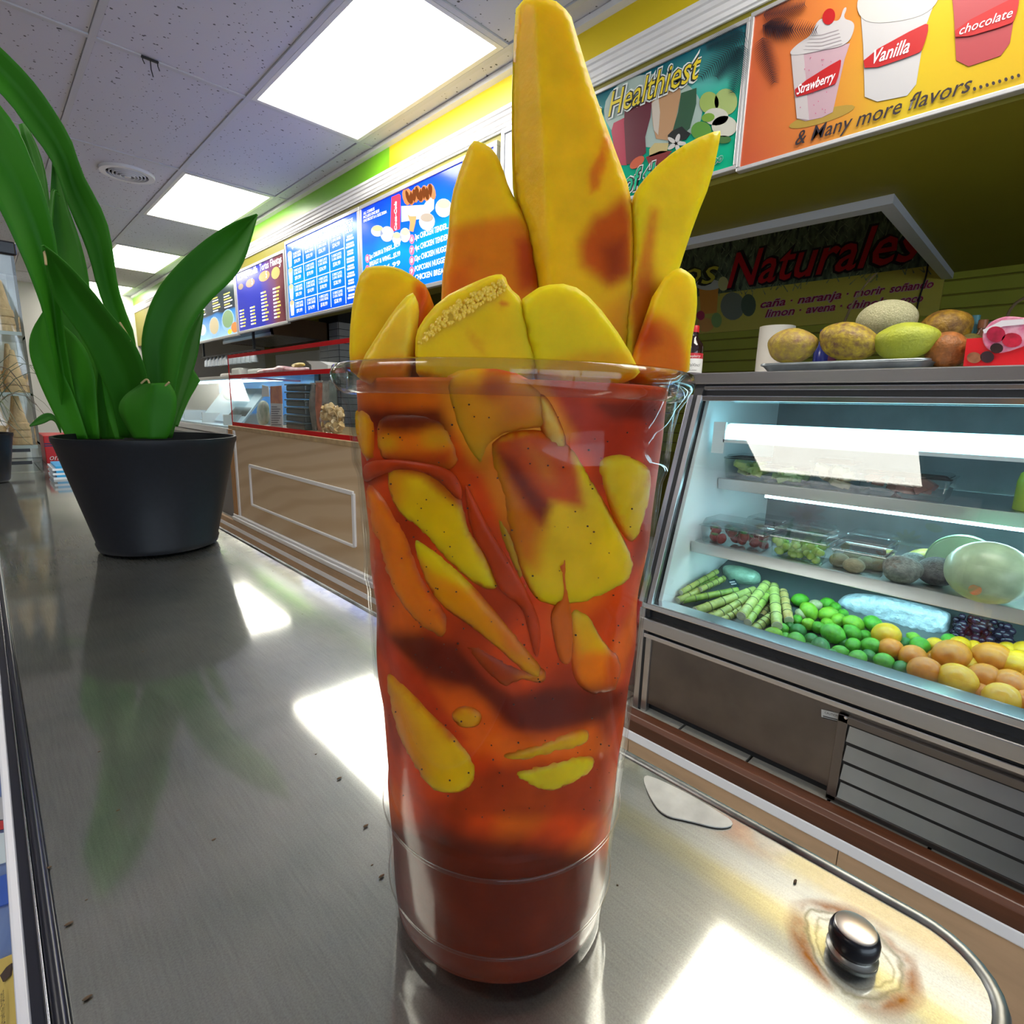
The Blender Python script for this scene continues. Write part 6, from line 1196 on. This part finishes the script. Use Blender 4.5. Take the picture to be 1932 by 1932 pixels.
# things in and behind the acrylic case
def X5(p): return zz(p, 5.682, 330, 590)
cbp = X5([(1560, 1030), (1600, 960), (1700, 975), (1800, 1020), (1830, 1120), (1810, 1280), (1700, 1310), (1580, 1290), (1545, 1160)])
cbt = thing('chip_bag', 'clear bag of yellow chips in the acrylic case', 'snack bag', onX(627, 815, 1.50))
o = lump('film', None, None, cbp, 1.50, .8, clear('bag_film', (.97, .95, .90), .12, 1.5, 1.2), .003, sp=4, roundpx=10, drop=.065); par(o, cbt)
rch = random.Random(31); q_ = np.array([(rch.uniform(600, 655), rch.uniform(757, 822)) for _ in range(400)]); q_ = q_[sdist(q_, np.array(chaikin(cbp, 2))) > 4][:130]; M_chip = [mat('chip_%d' % k, c_, .5) for k, c_ in enumerate(((.72, .50, .24), (.62, .40, .16), (.80, .60, .34)))]; ch0 = []
for k, (x, y) in enumerate(q_):
    if k < 3: c_ = MB().ball((0, 0, 0), (.022, .016, .0035), 10, 6).build('chip', M_chip[k], cbt, smooth=2); ch0.append(c_)
    else: c_ = ch0[k % 3].copy(); COL.objects.link(c_); c_.parent = cbt; c_.matrix_parent_inverse = ch0[0].matrix_parent_inverse.copy()
    c_.location = onX(x, y, 1.50-rch.uniform(.0, .045)); c_.rotation_euler = (rch.uniform(0, 3), rch.uniform(0, 3), rch.uniform(0, 3))
fl = thing('flyer', 'orange and white printed menu flyer standing in the case', 'flyer', onX(524, 800, 1.50)); 
MB().prism([onX(x, y, 1.50) for x, y in X5([(1020, 790), (1140, 780), (1150, 975), (1025, 970)])], (.003, 0, 0)).build('orange_part', mat('flyer_orange', (.70, .22, .05), .4, noise=.5, nscale=25, col2=(.45, .10, .05)), fl); MB().prism([onX(x, y, 1.50) for x, y in X5([(1025, 970), (1150, 975), (1158, 1240), (1022, 1240)])], (.003, 0, 0)).build('white_part', mat('flyer_white', (.70, .70, .74), .5), fl)
m_ = MB()
for k in range(9): 
    q = X5([(1035, 1005+24*k), (1035+60+(k*37) % 50, 1005+24*k), (1035+60+(k*37) % 50, 1014+24*k), (1035, 1014+24*k)]); m_.prism([onX(x, y, 1.4995) for x, y in q], (-.001, 0, 0))
m_.build('print_lines', mat('flyer_ink', (.10, .08, .14), .5), fl)
o = lump('plastic_bag', 'green printed plastic bag behind the flyer', 'bag', X5([(880, 1000), (930, 930), (1000, 960), (1020, 1060), (1010, 1200), (900, 1210), (875, 1110)]), 1.56, .7, mat('bag_green', (.16, .26, .16), .3, noise=.7, nscale=20, col2=(.5, .5, .45), coat=.3), .002, sp=4, roundpx=9, drop=.04)
MB_p = MB().prism([onX(x, y, 1.55) for x, y in X5([(935, 775), (1000, 790), (1010, 900), (930, 900)])], (.004, 0, 0)); tag(MB_p.build('price_card', mat('card_white', (.75, .76, .78), .5)), 'white blank card standing beside the flyer', 'card')
for k in range(6):
    a_, b_2 = onX(536, 795-13*k, 1.62), onX(573, 795-13*k, 1.62); z0 = ZA0+.002+.054*k; t = thing('black_tray', 'black plastic tray in the stack behind the flyer', 'tray', (1.70, (a_.y+b_2.y)/2, z0), 'black trays stacked in the acrylic case')
    MB().box(1.63, 1.80, b_2.y+.005, a_.y-.005, z0, z0+.040).build('tub', mat('black_tray', (.02, .03, .035), .18), t, bevel=.008); MB().box(1.62, 1.81, b_2.y, a_.y, z0+.040, z0+.050).build('rim', mat('tray_rim', (.06, .09, .10), .15), t, bevel=.003)
for k, (x0_, x1_, yt, col) in enumerate(((583, 592, 722, (.16, .15, .14)), (593, 606, 718, (.30, .10, .06)), (606, 618, 720, (.20, .19, .17)), (618, 632, 717, (.12, .14, .13)))):
    a_, b_2 = onX(x0_, 790, 1.66), onX(x1_, 790, 1.66); zt_ = onX(x0_, yt, 1.66).z; t = thing('snack_pack', ('grey printed snack pack in the row behind the chip bag', 'red brown snack pack in the row behind the chip bag', 'pale grey snack pack in the row behind the chip bag', 'dark green grey snack pack in the row behind the chip bag')[k], 'snack pack', (1.68, (a_.y+b_2.y)/2, ZA0))
    yy0, yy1 = b_2.y+.004, a_.y-.004; ym = (yy0+yy1)/2; zm = (ZA0+zt_)/2
    MB().add([(1.68, yy0, ZA0), (1.68, yy1, ZA0), (1.68, yy1, min(zt_, ZAm-.01)), (1.68, yy0, min(zt_, ZAm-.01)), (1.645, ym, zm), (1.715, ym, zm)], [(0, 1, 4), (1, 2, 4), (2, 3, 4), (3, 0, 4), (1, 0, 5), (2, 1, 5), (3, 2, 5), (0, 3, 5)]).build('pouch', mat('pouch_%d' % k, col, .3, noise=.7, nscale=22, col2=tuple(min(1, c*2.2) for c in col)), t, smooth=True)
    MB().box(1.676, 1.684, yy0, yy1, min(zt_, ZAm-.01)-.012, min(zt_, ZAm-.01)).build('seal', mat('pouch_seal', (.35, .34, .32), .3), t)
o = lump('red_tray_pack', 'red wrapped tray lying on the acrylic shelf', 'tray', X5([(860, 640), (930, 600), (1080, 590), (1100, 560), (1300, 590), (1450, 580), (1455, 640), (1200, 665), (900, 668)]), 1.62, .9, mat('red_foil', (.42, .03, .06), .3, noise=.5, nscale=20, col2=(.62, .40, .42), coat=.3), .001, sp=4, roundpx=6, drop=.04)
o = lump('yellow_bag', 'crumpled yellow bag on the acrylic shelf', 'bag', X5([(1230, 565), (1320, 530), (1400, 540), (1390, 580), (1290, 592)]), 1.66, .9, mat('yellow_bag_mat', (.72, .52, .10), .4), .001, sp=4, roundpx=5, drop=.03)
bx = thing('carton_box', 'white card box on the acrylic shelf', 'box', onX(590, 700, 1.72)); p_ = X5([(1405, 515), (1560, 520), (1640, 560), (1640, 640), (1465, 640), (1460, 560)]); MB().prism([onX(x, y, 1.70) for x, y in p_], (.12, 0, 0)).build('carton', mat('carton_white', (.68, .67, .64), .6), bx)
# ================================================================ white tiled column and kitchen
cx0, cy0 = 2.62, onX(639, 640, 2.62).y
col_ = thing('tiled_column', 'white brick tiled column with dark joints behind the counter', 'column', (cx0+.15, cy0+.15, ZP)); MB().box(cx0, cx0+.42, cy0, cy0+.42, ZP, CEIL).build('core', mat('joint_dark', (.05, .05, .05), .8), col_)
M_sub = mat('subway_tile', (.66, .66, .63), .25); t0_ = t1_ = None
for r_ in range(17):
    for k in range(2):
        z = EYE-.35+.066*r_; 
        MB().box(cx0-.006, cx0+.002, cy0+.004+.21*k, cy0+.206+.21*k, z, z+.060).build('tile', M_sub, col_); MB().box(cx0+.004+.21*k, cx0+.206+.21*k, cy0-.006, cy0+.002, z, z+.060).build('tile', M_sub, col_)
# extraction hood
hx0, hy0, hy1 = 1.95, onX(511, 630, 1.95).y, onX(421, 648, 1.95).y
hd_ = thing('extraction_hood', 'brown cooking hood with ribbed steel filters under the menus', 'hood', (2.2, 5.8, EYE+.57)); hz = EYE+.578
M_hood = mat('hood_brown', (.13, .075, .035), .4, .3, noise=.3, nscale=6)
h = MB().box(hx0, hx0+.02, hy0, hy1, hz, hz+.16).box(hx0, 2.50, hy0, hy0+.02, hz, hz+.16).box(hx0, 2.50, hy1-.02, hy1, hz, hz+.16).box(2.48, 2.50, hy0, hy1, hz, hz+.16); h.build('skirt', M_hood, hd_)
MB().box(hx0-.004, hx0+.03, hy0, hy1, hz-.012, hz+.020).build('front_rail', mat('hood_rail', (.42, .38, .34), .35, .8), hd_, bevel=.004)
for k in range(16):
    x = hx0+.045+.027*k; MB().box(x, x+.016, hy0+.03, hy1-.03, hz+.002, hz+.020).build('filter_rib', M_ss, hd_)
MB().box(hx0+.02, 2.48, hy0+.02, hy1-.02, hz+.024, hz+.03).build('filter_back', M_dark, hd_)
# kitchen fixtures seen behind: counter, equipment, shelf with hanging cups
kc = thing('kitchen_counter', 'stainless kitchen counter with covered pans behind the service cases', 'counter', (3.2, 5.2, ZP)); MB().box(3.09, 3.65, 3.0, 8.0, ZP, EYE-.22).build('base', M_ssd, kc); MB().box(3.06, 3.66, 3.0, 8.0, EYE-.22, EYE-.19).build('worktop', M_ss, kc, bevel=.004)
wk = MB().box(XW-.012, XW, 2.65, 9.5, EYE-.1, EYE+.74); wk.build('kitchen_lining', mat('kitchen_white', (.60, .60, .58), .4), wall_right)
rk = thing('cup_rack', 'dark rail with a row of clear cups hanging from it', 'rack', onX(395, 655, 1.9)); MB().box(1.88, 1.93, 5.3, 7.0, EYE+.44, EYE+.455).build('rail', M_dark, rk); MB().box(1.88, 1.90, 5.35, 5.37, EYE+.45, EYE+.75).build('hanger', M_dark, rk); MB().box(1.88, 1.90, 6.9, 6.92, EYE+.45, EYE+.75).build('hanger', M_dark, rk)
hg0 = None
for k in range(12):
    y = 5.42+.13*k; p = Vector((1.905, y, EYE+.44))
    if hg0 is None:
        hg0 = thing('hanging_cup', 'small clear cup hanging from the dark rail', 'cup', p, 'clear cups on the rail'); MB().lathe([(.012, 0), (.014, -.02), (.030, -.035), (.036, -.095), (.034, -.095), (.028, -.037)], p, 16, cap=False).build('bowl', mat('cup_frost', (.62, .68, .74), .2, coat=.5), hg0, smooth=True); MB().tube([p+Vector((0, 0, .012)), p+Vector((0, 0, -.01))], .004, 6).build('hook', M_chrome, hg0)
    else: dup(hg0, p)
# black drinks machine and pans on the kitchen counter
for (y0, y1, h_, m2, nm, lb2, cat) in ((6.8, 7.6, .55, M_dark, 'drinks_machine', 'dark drinks machine on the kitchen counter', 'machine'), (5.9, 6.5, .25, M_ss, 'steel_pan', 'covered steel pan on the kitchen counter', 'pan'), (4.6, 4.9, .30, M_dark, 'toaster_oven', 'black toaster oven on the kitchen counter', 'oven')):
    t = thing(nm, lb2, cat, (3.3, (y0+y1)/2, EYE-.19)); MB().box(3.12, 3.58, y0, y1, EYE-.19, EYE-.19+h_).build('body', m2, t, bevel=.02); MB().box(3.10, 3.12, y0+.05, y1-.05, EYE-.15, EYE-.19+h_-.05).build('front', mat('machine_face', (.25, .26, .28), .3), t, bevel=.004)
# ================================================================ blue lit deli case past the plywood counter
bc = thing('ice_cream_display', 'blue lit glass ice cream display past the plywood counter', 'display case', (1.8, 5.6, ZP)); YD0, YD1 = 4.72, 7.4; ZD = EYE-.235
MB().box(1.43, 2.2, YD0, YD1, ZP, ZD).build('base', mat('deli_base', (.14, .15, .18), .35, noise=.2, nscale=4), bc)
MB().box(1.415, 1.45, YD0, YD1, ZD-.05, ZD).build('rail', M_chrome, bc, bevel=.004); MB().box(1.42, 1.46, YD0, YD1, ZD-.09, ZD-.06).build('rail', M_ss, bc, bevel=.004)
MB().prism([(1.43, YD0, ZD), (1.435, YD0, ZD), (1.755, YD0, EYE+.19), (1.75, YD0, EYE+.19)], (0, YD1-YD0, 0)).build('glass', clear('deli_glass', (.90, .97, 1), .02, 1.5, .5), bc)
MB().box(1.74, 2.2, YD0, YD1, EYE+.185, EYE+.215).build('top_shelf', M_ss, bc, bevel=.004)
MB().box(2.16, 2.2, YD0, YD1, ZD, EYE+.185).build('back_panel', mat('deli_back', (.03, .22, .70), .35, noise=.5, nscale=3, col2=(.12, .50, .85)), bc)
MB().box(1.46, 2.16, YD0, YD1, ZD, ZD+.01).build('deck', mat('deli_deck', (.60, .62, .64), .3), bc)
MB().box(1.90, 1.93, YD0+.05, YD1-.05, EYE+.165, EYE+.18).build('light_tube', mat('deli_tube', (.6, .9, 1.0), .5, emit=6), bc)
for k in range(4):
    y = YD0+.35+.62*k; MB().box(1.50, 2.12, y, y+.02, ZD+.01, ZD+.10).build('tub_divider', M_shelf, bc)
vt = MB().prism([(1.60, 4.95, ZD+.03), (1.62, 4.95, ZD+.03), (1.86, 4.95, EYE+.10), (1.84, 4.95, EYE+.10)], (0, 1.2, 0)); vt.build('sneeze_panel', mat('sneeze_blue', (.50, .62, .72), .3), bc)
m_ = MB()
for k in range(18):
    y = 4.98+.024*k; m_.prism([(1.64, y, ZD+.09), (1.655, y, ZD+.09), (1.73, y, EYE-.06), (1.715, y, EYE-.06)], (0, .012, 0))
m_.build('vent_slots', M_dark, bc)['kind'] = 'stuff'
MB().ball((1.70, 5.55, EYE+.03), (.01, .16, .045), 20, 10, Matrix.Rotation(.0, 3, 'X')).build('logo_oval', mat('logo_white', (.80, .85, .9), .4), bc, smooth=2)
for k, (y, X, w_) in enumerate(((4.95, 1.95, .26), (5.35, 1.96, .30), (5.8, 1.95, .24), (6.2, 1.97, .3))):
    t = thing('cup_stack', 'pale stacked paper goods on the far display case top', 'paper goods', (X, y, EYE+.215), 'paper goods on the far display'); MB().box(X-.1, X+.1, y-w_/2, y+w_/2, EYE+.215, EYE+.26+.02*(k % 3)).build('sleeve', mat('paper_pale', (.62, .60, .56), .7), t, bevel=.02)
# red bin between the fridge and the plywood counter
rb_ = thing('red_bin', 'red plastic bin standing beside the refrigerated case', 'bin', (1.62, 1.12, ZP)); MB().lathe([(.10, .0), (.105, .005), (.13, .24), (.137, .245), (.137, .255), (.128, .255), (.10, .01)], (1.60, 1.04, ZP), 32, cap=False).build('tub', mat('bin_red', (.60, .02, .02), .35), rb_, smooth=True); MB().tube([(1.60+.135*math.cos(a), 1.04+.135*math.sin(a), ZP+.25) for a in np.linspace(0, 6.28, 33)], .006, 6).build('rim', mat('bin_red', (.6, .02, .02)), rb_, smooth=2)
# ================================================================ far end of the steel top: cone cabinet, second plant, boxes
cc0 = thing('cone_cabinet', 'clear acrylic cone cabinet with a black lid at the far end', 'cabinet', (.03, 1.9, ZT)); CX0, CX1, CY0, CY1 = -.17, .100, 1.76, 2.04; HC = .53
M_cl = clear('cabinet_acrylic', (.93, .95, .95), .03, 1.49, 1.8)
for nm, bx_ in (('side_pane', (CX1-.005, CX1, CY0, CY1)), ('side_pane', (CX0, CX0+.005, CY0, CY1)), ('front_pane', (CX0+.005, CX1-.005, CY0, CY0+.005)), ('back_pane', (CX0+.005, CX1-.005, CY1-.005, CY1))): MB().box(*bx_, ZT+.002, ZT+HC-.03).build(nm, M_cl, cc0)
MB().box(CX0-.006, CX1+.006, CY0-.006, CY1+.006, ZT+HC-.03, ZT+HC).build('lid', M_black, cc0, bevel=.004)
ZSH = [.065, .19, .33]
for k, zz_ in enumerate(ZSH): MB().box(CX0+.005, CX1-.005, CY0+.005, CY1-.005, ZT+zz_-.006, ZT+zz_).build('shelf', clear('shelf_acrylic', (.85, .88, .86), .05, 1.49, 2.0), cc0); MB().box(CX0+.005, CX1-.005, CY0-.001, CY0+.006, ZT+zz_-.007, ZT+zz_+.001).build('shelf_edge', mat('shelf_edge_grey', (.30, .36, .34), .3), cc0)
for y_ in (.02, .05): MB().box(CX0+.05, CX1-.02, CY0-.004, CY0, ZT+y_, ZT+y_+.008).build('latch_bar', M_black, cc0)
MB().lathe([(.001, 0), (.012, 0), (.012, .006), (.001, .008)], (.01, CY0-.002, ZT+.035), 16, Matrix.Rotation(math.pi/2, 3, 'X')).build('lock', M_chrome, cc0, smooth=True)
M_cone = mat('wafer_cone', (.90, .62, .34), .7, noise=.25, nscale=40, bump=.3, bscale=120)
cn0 = None; CH = .115
cprof = [(.030, 0), (.031, .004), (.029, .022), (.0245, .024), (.0235, .034), (.021, .036), (.0075, .112), (.004, .1145)]
M_flagw = mat('flag_paper', (.62, .60, .62), .6); 
for si, zz_ in enumerate(ZSH):
    for ix, x in enumerate((.070, .028, -.014, -.056, -.098, -.140)):
        for iy, y in enumerate((1.80, 1.87, 1.95)):
            for k in range(3-((ix+iy+si) % 2)):
                p = Vector((x+.004*((si+iy) % 2), y, ZT+zz_+.001+.018*k))
                if cn0 is None: c_ = cn0 = MB().lathe(cprof, (0, 0, 0), 18).build('wafer_cone', M_cone, smooth=True); tag(c_, 'upturned wafer cone in a nested stack inside the clear cabinet', 'cone', 'wafer cones in the clear cabinet')
                else: c_ = cn0.copy(); COL.objects.link(c_)
                c_.location = p; c_.scale = (.60, .60, .72)
# paper wrap with a flag print around one stack
fw_ = thing('flag_wrap', 'paper cone sleeve printed with a red white and blue flag', 'paper sleeve', (.0, 1.772, ZT+.19)); q0 = Vector((-.03, 1.771, ZT+.205))
MB().box(-.035, .035, 1.768, 1.771, ZT+.20, ZT+.25).build('paper', M_flagw, fw_)
for k in range(4): MB().box(-.035, .035, 1.7672, 1.768, ZT+.2035+.0125*k, ZT+.2095+.0125*k).build('red_stripe', mat('flag_red', (.50, .03, .04), .6), fw_)
MB().box(.0, .035, 1.7662, 1.7672, ZT+.222, ZT+.25).build('blue_field', mat('flag_blue', (.03, .04, .16), .6), fw_)
# grassy plant in a dark pot
g2 = thing('grass_plant', 'spiky plant with thin arching leaves in a black pot', 'plant', (-.045, 1.62, ZT)); gx, gy = onY(-40, 850, 1.60).x, 1.60
MB().lathe([(.002, .002), (.040, .002), (.043, .006), (.056, .095), (.058, .10), (.058, .105), (.054, .105), (.050, .09), (.002, .088)], (gx, gy, ZT), 36, cap=False).build('pot', M_pot, g2, smooth=True)
rg6 = random.Random(21); M_gl = [mat('grass_leaf_%d' % k, c_, .5) for k, c_ in enumerate(((.09, .11, .05), (.14, .09, .06), (.05, .08, .04)))]
for k in range(34):
    a = rg6.uniform(0, 6.28); L_ = rg6.uniform(.10, .21); up_ = rg6.uniform(.05, .22); P = []
    for i in range(9): t = i/8; P.append((gx+math.cos(a)*L_*t, gy+math.sin(a)*L_*t*.8, ZT+.09+up_*math.sin(min(1, t*1.15)*math.pi*.75)*.9-.05*t*t))
    P = [(x, y, max(z, ZT+.006)) for x, y, z in P]; MB().tube(P, [.003*(1-.9*i/8) for i in range(9)], 5, flat=.4).build('leaf', M_gl[k % 3], g2, smooth=2)
# red promotional box and low block striped blue and white beyond the plant
rx = thing('promo_box', 'red box with white and yellow lettering on the steel top', 'box', (.17, 1.95, ZT)); a, b = onY(88, 872, 1.93), onY(162, 872, 1.93)
MB().box(a.x, .236, 1.93, 2.10, ZT, onY(120, 822, 1.93).z).build('carton', mat('promo_red', (.62, .012, .02), .35), rx, bevel=.002)
NY = Vector((0, -1, 0))
text('on', onY(94, 868, 1.93), onY(111, 868, 1.93), .016, mat('promo_white', (.85, .8, .78), .4), rx, normal=NY, shear=.3, lift=.001); text('PE', onY(114, 869, 1.93), onY(150, 870, 1.93), .022, mat('promo_yellow', (.80, .62, .05), .4), rx, normal=NY, bold=.03, lift=.001)
text('C', onY(124, 851, 1.93), onY(140, 851, 1.93), .020, mat('promo_white', (.85, .8, .78)), rx, normal=NY, shear=.3, lift=.001)
bxz = MB()
for k in range(2): bxz.box(a.x, a.x+.075, 1.929, 1.9298, onY(100, 838, 1.93).z-.006*k, onY(100, 838, 1.93).z-.006*k+.003)
bxz.build('print_bars', mat('flag_blue', (.03, .04, .16)), rx)
sc = thing('striped_block', 'low blue and white striped block in front of the red box', 'carton', (.165, 1.60, ZT)); zt_ = onY(130, 879, 1.575).z
xs0, xs1 = onY(101, 900, 1.575).x, .23
for k in range(6):
    z0 = ZT+(zt_-ZT)*k/6; MB().box(xs0+.006*(k % 2), xs1, 1.575, 1.70, z0, z0+(zt_-ZT)/6).build('stripe', mat('stripe_blue', (.03, .38, .75), .35) if k % 2 else mat('stripe_white', (.80, .84, .88), .35), sc)
# ================================================================ floral banner hanging behind the camera, seen mirrored in the case glass
bn = thing('floral_banner', 'white hanging banner printed with daisies and pink flowers', 'banner', (-1.0, 1.5, EYE+.65)); PXp = Vector((1, 0, 0))
MB().box(-1.012, -1.0, .30, 2.75, EYE+.65, EYE+1.25).build('panel', mat('banner_white', (.80, .80, .88), .5), bn)
for y_ in (.5, 2.55): MB().tube([(-1.006, y_, EYE+1.25), (-1.006, y_, CEIL-.003)], .002, 5).build('hanging_wire', M_chrome, bn)
def bdisc(y, z, a, b, col, lay, rot=0, nm='flower_print'): MB().prism([(-1.0+.0006*lay, y+a*math.cos(t)*math.cos(rot)-b*math.sin(t)*math.sin(rot), EYE+z+a*math.cos(t)*math.sin(rot)+b*math.sin(t)*math.cos(rot)) for t in np.linspace(0, 6.28, 14, endpoint=False)], PXp*.0006).build(nm, mat('bn_%d_%d_%d' % tuple(int(99*c) for c in col), col, .5), bn)
for (y, z, r, pet, ctr) in ((.95, .76, .10, (.85, .88, .95), (.80, .62, .10)), (1.25, .95, .12, (.80, .42, .50), (.70, .30, .20)), (1.9, .85, .13, (.85, .55, .68), (.60, .30, .45)), (2.35, .98, .14, (.80, .40, .58), (.70, .55, .60)), (.62, .88, .08, (.80, .62, .15), (.60, .40, .05)), (.70, .72, .08, (.78, .22, .15), (.6, .15, .1)), (1.55, .80, .09, (.70, .75, .92), (.75, .6, .2))):
    for k in range(10): a = k*.628; bdisc(y+r*.6*math.cos(a), z+r*.6*math.sin(a), r*.45, r*.16, pet, 1, a)
    bdisc(y, z, r*.3, r*.3, ctr, 3)
for (y, z, a, b, col) in ((2.45, .85, .2, .06, (.10, .45, .42)), (1.7, .72, .12, .04, (.12, .42, .30)), (1.1, .70, .12, .03, (.20, .45, .15)), (.5, 1.0, .05, .03, (.75, .65, .1))): bdisc(y, z, a, b, col, 1, .3, 'leaf_print')
flush_text()
